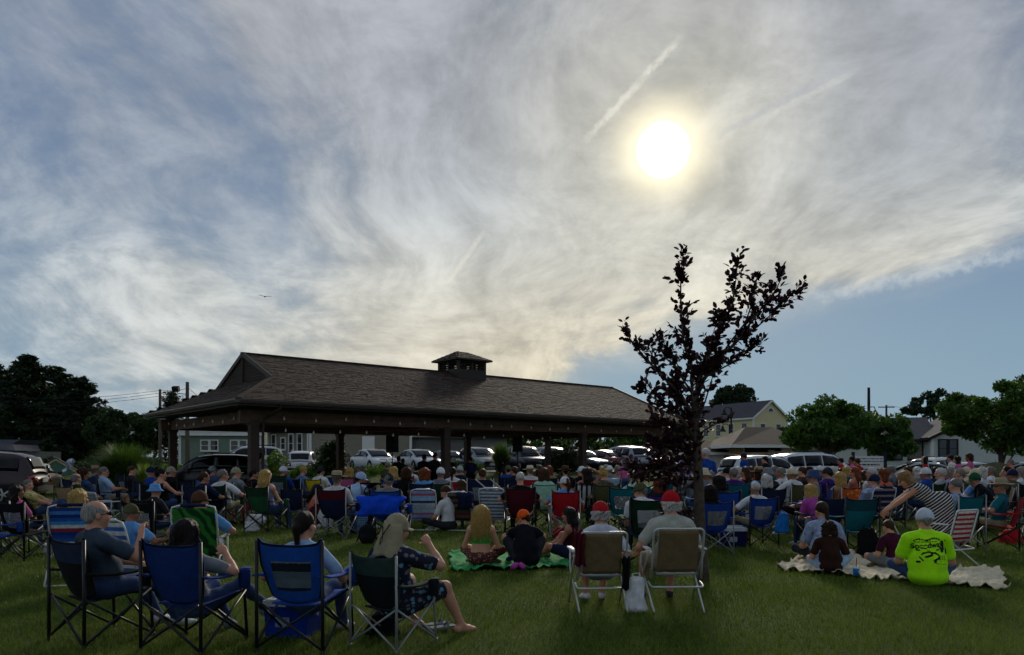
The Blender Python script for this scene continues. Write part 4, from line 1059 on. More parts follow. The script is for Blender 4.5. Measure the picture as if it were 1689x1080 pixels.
def ribbed():
    e = empty('ribbed_building', (0, 0, 0)); tag(e, 'long low grey shed with ribbed vertical siding behind the silver cars', 'building')
    Y = 61; x0, x1 = gx(657, Y), gx(835, Y)
    b = MB(); b.box(((x0+x1)/2, Y+3, 1.9), (x1-x0, 6, 2.9)); b.obj('wall', mat('grey_metal', '#6c6c68', .6, var=.08), e)
    b = MB()
    for i in range(38): b.box((x0+.12+i*(x1-x0-.2)/38, Y-.03, 1.9), (.06, .06, 2.88))
    b.obj('rib', mat('grey_metal', '#6c6c68'), e)
    b = MB(); b.prism([(x0-.3, Y-.4, 3.3), (x0-.3, Y+6.4, 3.3), (x0-.3, Y+6.4, 3.7), (x0-.3, Y-.4, 3.45)], (x1-x0+.6, 0, 0)); b.obj('roof', ROOFG, e)
ribbed()
def shed():
    Y = 44; x = gx(92, Y); e = empty('garden_shed', (x, Y, 0), R(30)); tag(e, 'small green gabled shed with cream trim behind the maroon car', 'shed')
    h = 1.1; ze = gz(780, Y); zr = gz(758, Y)
    b = MB(); b.prism([(-h, 0, 0), (h, 0, 0), (h, 0, ze), (0, 0, zr), (-h, 0, ze)], (0, 3, 0)); b.obj('wall', mat('green_siding', '#486a5c', .8, var=.08), e)
    b = MB()
    for s in (-1, 1): b.bar((s*(h+.15), -.06, ze-.09), (0, -.06, zr+.02), .06, .1)
    b.obj('trim_board', mat('cream_trim', '#b3a988', .7), e)
    b = MB()
    for s in (-1, 1): b.prism([(s*(h+.2), -.12, ze-.06), (0, -.12, zr+.08), (0, -.12, zr+.14), (s*(h+.2), -.12, ze)], (0, 3.2, 0))
    b.obj('roof', ROOFB, e)
    b = MB(); b.box((.4, -.04, ze-.55), (.7, .06, .9)); dd = b.obj('door', mat('cream_trim', '#b3a988'), e); b = MB(); b.box((.4, -.08, ze-.5), (.5, .03, .6)); b.obj('pane', PANE, dd)
shed()
def leftroof():
    Y = 55; e = empty('far_cottage', (0, 0, 0)); tag(e, 'dark roofed cottage peeking above the maroon car at the left edge', 'house')
    xl, xr = gx(-60, Y), gx(25, Y); b = MB(); b.box(((xl+xr)/2, Y+3, 1.1), (xr-xl-.5, 6, 2.2)); b.obj('wall', mat('grey_clapboard', '#77736a'), e)
    b = MB(); b.prism([(xl, Y, 2.2), (xr, Y, 2.2), (xr-1.2, Y+1.5, 2.75), (gx(4, Y), Y+2, 3.1), (xl, Y+2, 3.1)], (0, 3, 0)); b.obj('roof', ROOFG, e)
leftroof()
# ------------------------------------------------------------------ trees and plants
BARK = mat('bark', '#4a4038', .95, var=.35, scale=14, bump=.8, bscale=45)
def leaves_np(C, Rr, n, size, asp=.55, flat=.0, seed=1):
    """n leaf quads round each centre C (m,3) with radii Rr (m,)"""
    rg = np.random.default_rng(seed); m = len(C); idx = rg.integers(0, m, n)
    d = rg.normal(size=(n, 3)); d /= np.linalg.norm(d, axis=1)[:, None]; rad = rg.uniform(.25, 1., n)**.5
    sc = np.array([1, 1, .75]); p = C[idx]+d*rad[:, None]*Rr[idx][:, None]*sc
    a = rg.normal(size=(n, 3)); a[:, 2] *= (1-flat); a /= np.linalg.norm(a, axis=1)[:, None]
    b = rg.normal(size=(n, 3)); b[:, 2] *= (1-flat); b -= a*(a*b).sum(1)[:, None]; b /= np.linalg.norm(b, axis=1)[:, None]
    s = size*rg.uniform(.6, 1.4, n)[:, None]
    V = np.stack([p-a*s*.5, p+b*s*asp*.5, p+a*s*.5, p-b*s*asp*.5], 1).reshape(-1, 3)
    return V
def foliage(name, V, m, parent):
    Q = np.arange(len(V)).reshape(-1, 4); me = np_mesh(name, V, Q, [m], smooth=False)
    return tag(link(bpy.data.objects.new(name, me), parent), kind='stuff')
def tree(name, label, px, py_top, Y, wpx, py_bot, nleaf, size, m, seed=1, nclus=34, trunk=None, group=None, z0=None, clus=.26, cat='tree', tr=.02):
    rg = np.random.default_rng(seed); x = gx(px, Y); zt = gz(py_top, Y); zb = gz(py_bot, Y); rw = wpx*Y/F/2
    z0 = hgt(x, Y) if z0 is None else z0
    e = empty(name, (x, Y, z0)); tag(e, label, cat, group)
    c = np.array([0, 0, (zt+zb)/2-z0]); rr = np.array([rw, rw*.85, (zt-zb)/2])
    d = rg.normal(size=(nclus, 3)); d /= np.linalg.norm(d, axis=1)[:, None]; rad = rg.uniform(.15, 1, nclus)**.45
    cr = clus*min(rr[0], rr[2]*1.2)*rg.uniform(.6, 1.35, nclus)
    C = c+d*rad[:, None]*(rr-cr.mean()*.8)
    low = C[:, 2] < c[2]-rr[2]*.2; C[low, 2] += rr[2]*.1
    foliage('crown', leaves_np(C, cr, nleaf, size, seed=seed), m, e)
    th = (zb-z0)*1.0+rr[2]*.5; tw = max(.05, tr*(zt-z0))
    b = MB(); b.tube([(0, 0, -.05), (.03, .02, th*.35), (-.04, .0, th*.7), (.02, 0, th)], [tw*1.5, tw, tw*.85, tw*.6], 8)
    for k in rg.choice(nclus, min(10, nclus), replace=False):
        q = C[k]; s = Vector((0, 0, th*rg.uniform(.45, .95))); mid = (s+Vector(q))/2+Vector((0, 0, .12*(zt-zb)*rg.uniform(-.3, .6)))
        b.tube([s, mid, Vector(q)], [tw*.5, tw*.3, tw*.1], 5)
    b.obj('trunk', BARK, e, True)
    return e
def pine(name, label, px, py_top, Y, wpx, m, seed=1, group=None, bare=.06, n=9000, nl=.34):
    """white pine: whorls of level boughs carrying flat sprays of needles"""
    rg = np.random.default_rng(seed); x = gx(px, Y); z0 = hgt(x, Y); H = gz(py_top, Y)-z0; rw = wpx*Y/F/2
    e = empty(name, (x, Y, z0)); tag(e, label, 'tree', group)
    b = MB(); b.tube([(0, 0, 0), (.1, 0, H*.5), (0, 0, H*.97)], [H*.022, H*.014, .03], 7)
    C = []; Rr = []
    z = H*bare
    while z < H*.985:
        f = z/H; ml = rw*(1-f**2.3)*rg.uniform(.8, 1.1)+.35
        for k in range(int(rg.integers(6, 9))):
            a = rg.uniform(0, 6.283); ln = ml*rg.uniform(.55, 1.08); dz = ln*rg.uniform(.0, .28)
            tip = np.array([math.cos(a)*ln, math.sin(a)*ln, z+dz]); b.tube([(0, 0, z), (tip[0]*.5, tip[1]*.5, z+dz*.3), tuple(tip)], [.05+.05*(1-f), .04, .015], 4)
            for t in np.arange(.25, 1.05, .16): C.append((tip[0]*t+rg.normal()*.15, tip[1]*t+rg.normal()*.15, z+dz*t*t+rg.normal()*.08)); Rr.append((.28+.34*(1-f)*t)*rg.uniform(.7, 1.3))
        z += H*.042*rg.uniform(.7, 1.2)
    b.obj('trunk', BARK, e, True)
    C = np.array(C); Rr = np.array(Rr)
    V = leaves_np(C, Rr*1.1, n, nl, .3, .45, seed)
    foliage('crown', V, m, e); return e
LF = dict(pine=leafmat('pine_needles', '#10200f', '#28401c', .12, .6, .4), mix=leafmat('dark_leaves', '#142610', '#34501e', .2, .6, .4),
          green=leafmat('green_leaves', '#1f3a12', '#48661f', .3, .55, .6), far=leafmat('far_leaves', '#16281a', '#30482a', .2, .6, .4),
          bright=leafmat('bright_leaves', '#365a14', '#6f8a2a', .35, .5, .8), maple=leafmat('maple_leaves', '#26421a', '#587a2a', .35, .5, .5))
gp = 'tall pines at the left edge'
for i, (px, pt, Y, w) in enumerate(((-10, 600, 80, 150), (45, 587, 76, 150), (92, 600, 84, 140), (134, 622, 80, 130), (-70, 610, 84, 160))):
    pine('pine_tree', ['dark pine cut by the left edge of the picture', 'tallest dark pine at the left, broad feathery crown', 'dark pine right behind the tallest pine', 'shorter pine with ragged top at the right end of the pines', 'pine at the far left edge, mostly hidden'][i], px, pt, Y, w, LF['pine'], 11+i, gp, n=22000, nl=.52)
pine('spruce_tree', 'small pointed dark spruce beside the floodlight pole', 284, 646, 72, 62, LF['pine'], 31, n=5000)
tree('broadleaf_tree', 'dark broadleaf tree below the wires, left of the bare pole', 218, 660, 70, 95, 765, 9000, .3, LF['mix'], 41)
tree('broadleaf_tree', 'dark broadleaf tree just left of the pavilion roof edge', 255, 664, 75, 80, 770, 8000, .3, LF['mix'], 42)
tree('broadleaf_tree', 'dark leafy tree filling the foot of the pines', 178, 668, 66, 85, 770, 8000, .28, LF['mix'], 43)
for i, (px, pt, w) in enumerate(((20, 742, 90), (75, 748, 70), (130, 752, 80), (165, 757, 60), (250, 745, 60))):
    tree('shrub', ['shrub behind the roof of the maroon car', 'shrub behind the green shed roof', 'shrub behind the silver balloon', 'shrub just left of the fountain grass', 'shrub at the foot of the bare utility pole'][i], px, pt, 50, w, 800, 3500, .14, LF['mix'], 50+i, 22, group='shrubs below the pines', cat='shrub', clus=.35)
# distant trees
tree('oak_tree', 'round dark tree rising behind the cream building roof', 1207, 627, 125, 78, 685, 6000, .55, LF['far'], 61)
tree('far_tree', 'sparse tree above the grey house roof, left of the big right maple', 1540, 640, 85, 105, 705, 3800, .42, LF['far'], 62, 30, clus=.2)
tree('far_tree', 'distant tree crown at the right edge above the maple', 1690, 612, 80, 110, 720, 6000, .4, LF['far'], 63)
for i, (px, pt, w, Y) in enumerate(((815, 620, 60, 90), (850, 621, 50, 92), (890, 626, 50, 90), (990, 637, 50, 95))):
    tree('far_tree', ['treetop peeking over the ridge right beside the cupola', 'treetop peeking over the ridge, second from the cupola', 'treetop peeking over the ridge, third from the cupola', 'treetop peeking at the right end of the ridge'][i], px, pt, Y, w, 700, 3500, .32, LF['far'], 64+i, group='treetops behind the pavilion ridge')
for i, (px, pt, w, Y) in enumerate(((985, 696, 150, 75), (1060, 692, 150, 78), (1120, 690, 100, 80), (880, 702, 150, 72))):
    tree('hedge_tree', ['green tree behind the maroon sedan', 'green tree behind the white hatchback', 'green tree behind the purple tree trunk, over the garages', 'green tree behind the navy car under the pavilion'][i], px, pt, Y, w, 765, 6000, .3, LF['green'], 71+i, group='trees behind the car park')
# maples of the right side
tree('maple_tree', 'round green maple before the porch, tallest of the right-hand pair', 1362, 648, 40, 168, 764, 18000, .2, LF['maple'], 81, 60, clus=.24)
tree('maple_tree', 'lower dark green maple beside the white sign', 1458, 674, 42, 128, 770, 13000, .2, LF['maple'], 82, 50, clus=.24)
tree('maple_tree', 'large green maple at the right edge, trunk among the crowd', 1652, 616, 30, 215, 762, 21000, .17, LF['maple'], 83, 70, clus=.22)
tree('maple_tree', 'green maple cut off by the right edge of the picture', 1745, 640, 36, 150, 750, 9000, .2, LF['maple'], 84, 50)
for i, (px, w, Y) in enumerate(((1610, 150, 70), (1500, 120, 75), (1400, 130, 78), (1310, 120, 80))):
    tree('far_tree', ['dark tree behind the white gabled house', 'dark tree behind the grey roof of the white house', 'dark tree behind the maple pair', 'dark tree right of the cream building'][i], px, 690 if i else 665, Y, w, 760, 5000, .34, LF['far'], 91+i, group='trees behind the right houses')
# garden bed behind the pavilion
gbed = 'garden shrubs behind the pavilion'
for i, (px, pt, w, Y, m, h) in enumerate(((450, 738, 62, 44, 'bright', 1), (500, 760, 70, 43, 'bright', 1), (530, 752, 50, 45, 'green', 1), (595, 762, 70, 44, 'bright', 1), (640, 758, 60, 45, 'bright', 1), (400, 756, 60, 42, 'bright', 1), (330, 752, 80, 46, 'green', 1), (290, 756, 60, 46, 'bright', 1), (750, 752, 60, 47, 'green', 1), (780, 758, 50, 47, 'bright', 1), (665, 766, 60, 44, 'green', 1))):
    tree('garden_shrub', ['yellow-green shrub with rusty tips right of the front corner post', 'low bright shrub before the white wagon', 'mid green shrub left of the upright juniper', 'bright shrub before the white sedan', 'bright shrub under the stair rail', 'bright shrub behind the front corner post', 'green shrub behind the black car', 'bright shrub beside the left end post', 'green shrub right of the middle front post', 'bright shrub before the grey hatchback', 'green shrub below the silver sedan'][i], px, pt, Y, w, 800, 2600, .12, LF[m], 110+i, 20, group=gbed, cat='shrub', clus=.34)
pine('juniper', 'narrow upright juniper standing in the garden bed', 548, 731, 44, 30, LF['mix'], 131, n=2600)
tree('dark_bush', 'large dark rounded bush between the navy car and right front post', 928, 733, 44, 76, 792, 7000, .12, LF['pine'], 141, 36, cat='shrub', clus=.34)
def grass_clump(label, px, py_top, Y, wpx, n, seed, c=('#31511a', '#68822e')):
    rg = np.random.default_rng(seed); x = gx(px, Y); z0 = hgt(x, Y); H = gz(py_top, Y)-z0; rw = wpx*Y/F/2
    a = rg.uniform(0, 6.283, n); sp = rg.uniform(0, 1, n)**.6; h = H*(1-.35*sp*sp)*rg.uniform(.75, 1.05, n); out = rw*sp
    w = .02; V = []; Q = []
    ts = np.array([0, .35, .7, 1.0])
    ring = []
    for t in ts:
        r = .12*rw+out*t**1.8; zz = h*(1-(1-t)**1.6)-(sp**2)*h*.25*t**3
        px_, py_ = np.cos(a)*r, np.sin(a)*r; ww = w*(1-t*.92)
        ring.append(np.stack([px_-np.sin(a)*ww, py_+np.cos(a)*ww, zz], 1)); ring.append(np.stack([px_+np.sin(a)*ww, py_-np.cos(a)*ww, zz], 1))
    V = np.stack(ring, 1).reshape(-1, 3); base = np.arange(n)[:, None]*8
    Q = np.concatenate([base+np.array([k*2, k*2+1, k*2+3, k*2+2]) for k in range(3)])
    e = empty('ornamental_grass', (x, Y, z0)); tag(e, label, 'grass clump')
    me = np_mesh('blades', V, Q, [leafmat('clump_'+c[0], c[0], c[1], .35, .5, .6)], smooth=False); tag(link(bpy.data.objects.new('blades', me), e), kind='stuff')
    b = MB(); b.lathe([(rw*.25, 0), (rw*.3, H*.1), (rw*.12, H*.25)], (0, 0, 0), 9); b.obj('crown_base', mat('thatch', '#4a4a22', .95), e)
grass_clump('huge fountain grass clump left of the pavilion', 206, 728, 36, 165, 3600, 5)
grass_clump('feathery grass clump behind the stage, left of the navy car', 826, 728, 45, 62, 1500, 6)
grass_clump('low yellow-green grass clump at the foot of the fountain grass', 240, 762, 34, 60, 900, 7, ('#56761e', '#93a83a'))

# the young purple-leaved tree on the lawn
def purple_tree():
    Y = 9.6; k = Y/F; x0 = gx(1157, Y); e = empty('purple_leaf_tree', (x0, Y, 0)); tag(e, 'young purple-leaved tree standing on the lawn beside the red-capped sitter', 'tree')
    rg = random.Random(4)
    def P(px, py, dy=0.): return Vector(((px-1157)*k, dy, gz(py, Y)))
    trunk = [P(1158, 968), P(1157, 930, .0), P(1155, 860, .01), P(1152, 790), P(1149, 730, .0), P(1147, 690)]
    b = MB(); b.tube(trunk, [.105, .082, .07, .064, .055, .045], 10); b.obj('trunk', BARK, e, True)
    limbs = [([(1147, 690), (1143, 650), (1142, 605), (1128, 560), (1122, 500), (1124, 450), (1128, 418)], 0, 1.0),
             ([(1147, 690), (1150, 640), (1165, 590), (1190, 545), (1212, 500), (1220, 450), (1221, 428)], .12, 1.0),
             ([(1150, 640), (1180, 600), (1215, 560), (1245, 520), (1275, 480), (1283, 458)], -.15, .9),
             ([(1215, 560), (1245, 540), (1280, 510), (1308, 487)], -.2, .9),
             ([(1165, 620), (1205, 600), (1240, 575), (1268, 560)], .2, .9),
             ([(1200, 570), (1230, 530), (1246, 490), (1250, 455)], .05, .9),
             ([(1147, 690), (1120, 650), (1090, 620), (1062, 590), (1040, 560), (1030, 546)], -.1, .9),
             ([(1090, 620), (1075, 590), (1080, 560)], .1, .9),
             ([(1143, 650), (1120, 610), (1105, 575), (1095, 560)], .15, 1.0),
             ([(1120, 610), (1100, 590), (1090, 575)], .1, 1.2),
             ([(1148, 700), (1165, 660), (1180, 620), (1195, 590)], .25, .8),
             ([(1148, 640), (1160, 600), (1170, 560), (1178, 530)], -.2, 1.),
             ([(1149, 730), (1120, 690), (1095, 670), (1070, 655), (1052, 640)], -.25, 1.3),
             ([(1150, 740), (1125, 715), (1100, 700), (1078, 690)], .2, 1.6),
             ([(1150, 750), (1120, 735), (1092, 730), (1072, 735)], -.2, 1.6),
             ([(1150, 710), (1130, 680), (1118, 650), (1112, 630)], .1, 1.8),
             ([(1151, 770), (1130, 745), (1105, 740), (1085, 755)], .05, 1.6),
             ([(1152, 780), (1125, 765), (1090, 772), (1060, 778), (1035, 772)], -.15, 1.5),
             ([(1152, 790), (1120, 785), (1085, 790), (1055, 785)], .1, 1.3),
             ([(1148, 720), (1165, 705), (1178, 698)], -.2, .8),
             ([(1155, 860), (1120, 830), (1098, 800), (1085, 760)], .1, .35),
             ([(1156, 870), (1128, 850), (1108, 830), (1092, 800)], -.1, .2),
             ([(1156, 880), (1130, 840), (1122, 790), (1118, 740)], .2, .4),
             ([(1156, 890), (1135, 870), (1115, 850), (1096, 845)], .15, .15)]
    Lf = []
    for pts, dy, dens in limbs:
        b = MB(); n = len(pts); P3 = [P(px+rg.uniform(-2, 2), py, dy*(i/(n-1))+(rg.uniform(-.03, .03) if i else 0)) for i, (px, py) in enumerate(pts)]
        r0 = .026 if n > 4 else .015; b.tube(P3, [r0*(1-.85*i/(n-1)) for i in range(n)], 6); b.obj('limb', BARK, e, True)
        for i in range(n-1):
            a, c = P3[i], P3[i+1]; ln = (c-a).length
            tw = max(1, int(ln*40*dens*(.45 if i == 0 else 1)))
            for _ in range(tw):
                p = a+(c-a)*rg.random(); ax = (c-a).normalized()
                d = Vector((rg.gauss(0, 1), rg.gauss(0, 1), rg.gauss(.5, .7))).normalized(); d = (d*.8+ax*.6).normalized(); tl = rg.uniform(.05, .2)
                Lf += [(p+d*tl*f+Vector((rg.gauss(0, .012), rg.gauss(0, .012), rg.gauss(0, .012))), d) for f in (.25, .45, .62, .8, .95, 1.05)]
        for f in (.0, .03, .06, .09): Lf.append((P3[-1]-(P3[-1]-P3[-2]).normalized()*f, Vector((rg.gauss(0, .6), rg.gauss(0, .6), 1)).normalized()))
    m = leafmat('purple_leaf', '#1c0f14', '#3a1c22', .18, .45, 3.)
    # one leaf: pointed oval folded along its rib
    lv = [(0, 0, 0), (.25, .28, .06), (.31, .55, .07), (.2, .82, .05), (0, 1.02, 0), (-.2, .82, .05), (-.31, .55, .07), (-.25, .28, .06), (0, .55, -.02)]
    lf = [(0, 1, 8), (1, 2, 8), (2, 3, 8), (3, 4, 8), (4, 5, 8), (5, 6, 8), (6, 7, 8), (7, 0, 8)]
    lm = MB().add(lv, lf).mesh('leaf', True); lm.materials.append(m)
    rg.shuffle(Lf); stuff = MB()
    for i, (p, d) in enumerate(Lf):
        dr = (d+Vector((rg.gauss(0, .5), rg.gauss(0, .5), rg.gauss(-.1, .4)))).normalized(); s = rg.uniform(.056, .10)
        q = dr.to_track_quat('Y', 'Z') @ Matrix.Rotation(rg.uniform(-1.2, 1.2), 3, 'Y').to_quaternion(); mw = Matrix.LocRotScale(p, q, (s, s, s))
        if i < 300: o = link(bpy.data.objects.new('leaf', lm), e); o.matrix_local = mw
        else: stuff.add([mw @ Vector(v) for v in lv], lf)
    tag(stuff.obj('leaves', m, e, True), kind='stuff')
    print('purple leaves', len(Lf))
purple_tree()

# ------------------------------------------------------------------ parked cars
CARP = {}
def car_shape(kind):
    # stations along the length: x (front = +), half width, bottom z, belt z, roof z (0: none), roof half width
    if kind == 'suv':
        prof_b = [(-2.28, .80, .45), (-2.22, .95, .36), (-1.9, 1.0, .30), (-1.0, 1.03, .27), (0, 1.04, .27), (.9, 1.02, .27), (1.5, .98, .28), (2.05, .90, .32), (2.27, .76, .42)]
        roof = [(-2.17, 1.05), (-1.98, 1.50), (-1.7, 1.63), (-1.0, 1.69), (-.1, 1.70), (.45, 1.63), (.8, 1.42), (1.25, 1.10)]; L, W = 4.55, .91
    elif kind == 'sedan':
        prof_b = [(-2.35, .78, .45), (-2.3, .92, .34), (-1.9, .97, .27), (-1.0, .93, .24), (0, .92, .23), (.9, .92, .24), (1.5, .86, .25), (2.1, .74, .30), (2.36, .62, .40)]
        roof = [(-1.95, .97), (-1.4, 1.22), (-.9, 1.40), (-.3, 1.45), (.25, 1.42), (.7, 1.24), (1.3, .93)]; L, W = 4.7, .90
    else:
        prof_b = [(-2.0, .85, .45), (-1.95, .98, .34), (-1.6, 1.0, .27), (-.8, .98, .24), (0, .97, .24), (.8, .94, .24), (1.3, .88, .26), (1.85, .74, .30), (2.05, .60, .40)]
        roof = [(-1.9, 1.0), (-1.65, 1.32), (-1.2, 1.47), (-.5, 1.52), (.1, 1.48), (.6, 1.28), (1.15, .98)]; L, W = 4.1, .87
    return prof_b, roof, L, W
def car_parts(kind):
    if kind in CARP: return CARP[kind]
    pb, rf, L, W = car_shape(kind); out = []
    def done(nm, b, sl, sm=True): out.append((nm, b.mesh(nm, sm), sl))
    belt = lambda x: np.interp(x, [p[0] for p in pb], [p[1] for p in pb]); bot = lambda x: np.interp(x, [p[0] for p in pb], [p[2] for p in pb])
    hw = lambda x: W*(1-.10*abs(x/(L/2))**4-.16*max(0, abs(x/(L/2))-.85)/.15*.6)
    top = lambda x: np.interp(x, [p[0] for p in rf], [p[1] for p in rf], left=0, right=0)
    # lower body
    b = MB(); xs = np.linspace(-L/2, L/2, 27); rings = []
    for x in xs:
        w, z0, z1 = hw(x), bot(x), belt(x)
        sec = [(-w*.86, z0), (-w*.97, z0+.1), (-w, z0+(z1-z0)*.5), (-w*.985, z1-.07), (-w*.93, z1-.015), (-w*.5, z1+.02), (0, z1+.03), (w*.5, z1+.02), (w*.93, z1-.015), (w*.985, z1-.07), (w, z0+(z1-z0)*.5), (w*.97, z0+.1), (w*.86, z0)]
        rings.append([(y, x, z) for y, z in sec])
    n = len(rings[0]); b.add([v for r_ in rings for v in r_], [(i*n+k, i*n+(k+1) % n, (i+1)*n+(k+1) % n, (i+1)*n+k) for i in range(len(xs)-1) for k in range(n)]+[tuple(range(n))[::-1], tuple(range((len(xs)-1)*n, len(xs)*n))]); done('body', b, ('paint',))
    # cabin: pillars and roof, then glass set into it
    xr = np.linspace(rf[0][0], rf[-1][0], 19)
    def cab(x, v, off=0.):
        """v 0..1 from belt (side) to roof centre"""
        z1, zt = belt(x)-.03, top(x); w = hw(x)*.95; rw = w*.78
        if v < .7: t = v/.7; y = w+(rw-w)*t; z = z1+(zt-.05-z1)*t
        else: t = (v-.7)/.3; y = rw*(1-t); z = zt-.05+.05*math.sin(t*1.57)
        return y+off*(1 if v < .7 else .0), x, z+(off if v >= .69 else off*.35)
    b = MB(); vv = [0, .15, .35, .55, .7, .78, .88, 1.]; sec = lambda x: [(-cab(x, v)[0], x, cab(x, v)[2]) for v in vv]+[cab(x, v) for v in vv[::-1][1:]]
    rings = [sec(x) for x in xr]; n = len(rings[0])
    b.add([v for r_ in rings for v in r_], [(i*n+k, i*n+k+1, (i+1)*n+k+1, (i+1)*n+k) for i in range(len(xr)-1) for k in range(n-1)]); done('cabin', b, ('paint',))
    xa, xz = rf[0][0], rf[-1][0]
    ipk = max(range(len(rf)), key=lambda i: rf[i][1])
    fr_top = [p for p in rf if p[0] > rf[ipk][0]]; rear_top = [p for p in rf if p[0] < rf[ipk][0]]
    xw0 = fr_top[1][0] if len(fr_top) > 2 else fr_top[0][0]; xw0 = fr_top[0][0]+.05
    def patch(nm, f, nu=6, nv=4):
        b = MB(); b.sheet(f, nu, nv, .012); done(nm, b, ('glass',))
    def scr(x, u):                                              # across the screen, from side to side
        z = top(x); w = hw(x)*.95*.78; return ((u-.5)*2*w*.93, x, z+.012-.05*abs(u-.5)**2*1.5)
    patch('windshield', lambda u, v: scr(xw0+(xz-.06-xw0)*v, u)); xr1 = rear_top[0][0] if kind == 'suv' else rear_top[0][0]
    xq = rear_top[min(1, len(rear_top)-1)][0] if kind != 'sedan' else rear_top[-1][0]-.1
    patch('rear_window', lambda u, v: scr(xr1+.03+(xq-.02-xr1)*v, u))
    sx0, sx1 = xa+.32, xz-.42; cut = [sx0, sx0+(sx1-sx0)*.30, sx0+(sx1-sx0)*.62, sx1] if kind != 'sedan' else [sx0+.15, sx0+(sx1-sx0)*.52, sx1]
    for s in (-1, 1):
        for a, c in zip(cut, cut[1:]):
            def f(u, v, a=a, c=c, s=s):
                x = a+.03+(c-a-.06)*u; y, _, z = cab(x, .1+.5*v, .008); return (s*y, x, z)
            patch('side_window', f, 5, 3)
    for s in (-1, 1):
        for x in (-L/2+.83, L/2-.88):
            w = MB(); c = Matrix.Rotation(R(90), 4, 'Y'); tmp = MB().lathe([(.20, -.11), (.31, -.11), (.335, -.07), (.335, .07), (.31, .11), (.20, .11)], (0, 0, 0), 20)
            w.add([Vector((s*(hw(x)-.09), x, .335))+(c @ Vector(v)) for v in tmp.v], tmp.f); done('wheel', w, ('tyre',))
            w = MB(); 
            for k in range(5):
                a = k*1.2566; w.bar((s*(hw(x)+.02), x, .335), (s*(hw(x)+.012), x+.2*math.cos(a), .335+.2*math.sin(a)), .05, .03, up=(s, 0, 0))
            tmp = MB().lathe([(.20, -.02), (.225, .02), (.2, .03)], (0, 0, 0), 18, cap=False); w.add([Vector((s*(hw(x)+.0), x, .335))+(c @ Vector(v))*1 for v in tmp.v], tmp.f); done('rim', w, ('rim',), False)
            w = MB(); tmp = MB().lathe([(.001, 0), (.40, 0), (.40, .02), (.001, .02)], (0, 0, 0), 18); w.add([Vector((s*(hw(x)-.012), x, .36))+(c @ Vector(v)) for v in tmp.v], tmp.f); done('wheel_arch', w, ('black',))
        zb = belt(L/2)
        b = MB(); b.sheet(lambda u, v, s=s: (s*(.42+.34*u)*W/.9, L/2-.02-.19*u**2, bot(L/2-.1)+.18+.14*v+.06*u), 4, 3, .03); done('headlight', b, ('lamp',))
        zr_ = belt(-L/2+.03); up_ = .5 if kind != 'sedan' else .22
        b = MB(); b.sheet(lambda u, v, s=s: (s*(.52+.33*u)*W/.9, -L/2-.02+.14*u**2+(.06*v if kind != 'sedan' else 0), zr_-.20+.22*v), 4, 3, .04); done('tail_light', b, ('tail',))
    b = MB(); b.box((0, L/2-.03, bot(L/2)+.12), (1.0, .08, .2)); done('grille', b, ('black',), False)
    b = MB(); b.box((0, -L/2+.0, .50), (1.45, .12, .14)); done('bumper', b, ('black',), False)
    b = MB(); b.box((0, -L/2-.035, .78 if kind != 'sedan' else .68), (.4, .02, .16)); b.box((0, L/2+.03, .45), (.32, .02, .14)); done('number_plate', b, ('plate',), False)
    for s in (-1, 1):
        b = MB(); b.box((s*(W+.06), xz-.45, belt(.8)+.03), (.16, .09, .12)); done('wing_mirror', b, ('paint',), False)
        if kind == 'suv': b = MB(); b.tube([(s*.58, -1.7, 1.645), (s*.6, -1.55, 1.70), (s*.6, .1, 1.755), (s*.58, .25, 1.69)], .018, 6); done('roof_rail', b, ('rail',))
    CARP[kind] = out; return out
TYRE = mat('tyre', '#101010', .9, var=.1); RIM = mat('alloy_rim', '#9a9c9e', .3, .8, var=0); LAMP = mat('lamp_glass', '#c8ccd0', .1, var=0, spec=.8); TAIL = mat('tail_lamp', '#7a0c10', .15, var=.1, spec=.8)
PLATE = mat('plate', '#b8bab6', .5, var=.1); BLKPL = mat('black_plastic', '#0d0e0f', .6, var=.1)
def paint(c): return mat('paint_'+c, c, .28, 0., var=.02, scale=3, spec=.5)
def car(label, kind, c, px, Y, head, z=None, sc=1., x=None):
    """head: compass of the nose in degrees, 0 = away from the camera, 90 = to the left"""
    x = gx(px, Y) if x is None else x; e = empty('parked_car', (x, Y, (hgt(x, Y) if z is None else z)+.008), R(head), sc); tag(e, label, 'car', 'parked cars')
    mm = dict(paint=paint(c), glass=GLASS, tyre=TYRE, rim=RIM, black=BLKPL, lamp=LAMP, tail=TAIL, plate=PLATE, rail=BLKPL)
    body_ = None; pend = []; wheel = None
    for nm, me, sl in car_parts(kind):
        while len(me.materials) < len(sl): me.materials.append(BLKPL)
        par = wheel if nm == 'rim' else e
        o = link(bpy.data.objects.new(nm, me), par); setmat(o, [mm[k] for k in sl])
        if nm == 'wheel': wheel = o
    return e
car('maroon SUV with its tail to the lawn, cut by the left edge', 'suv', '#24090e', 4, 23.5, 104, z=.15, x=gx(-60, 23.5))
car('dark red sedan low behind the maroon SUV', 'sedan', '#3a0b10', 50, 33, 18)
car('black SUV parked crosswise behind the left crowd', 'suv', '#0c0d10', 352, 31, 100, z=.1)
car('white SUV behind the front left post, roof over the shrubs', 'suv', '#b4b8bc', 408, 47.5, 115)
car('white wagon tail-on among the garden shrubs', 'suv', '#c2c6c8', 500, 50, 10, z=.45)
car('white sedan with sloping roof right of the second rear post', 'sedan', '#c2c8cc', 617, 49, 212, sc=1.05)
car('silver sedan nose-on left of the middle front post', 'sedan', '#a7afb5', 690, 49.5, 208, sc=1.05)
car('charcoal sedan half hidden by the middle front post', 'sedan', '#2c3036', 738, 51, 208)
car('grey hatchback under the middle of the pavilion', 'hatch', '#6e777c', 790, 50, 205, sc=1.1)
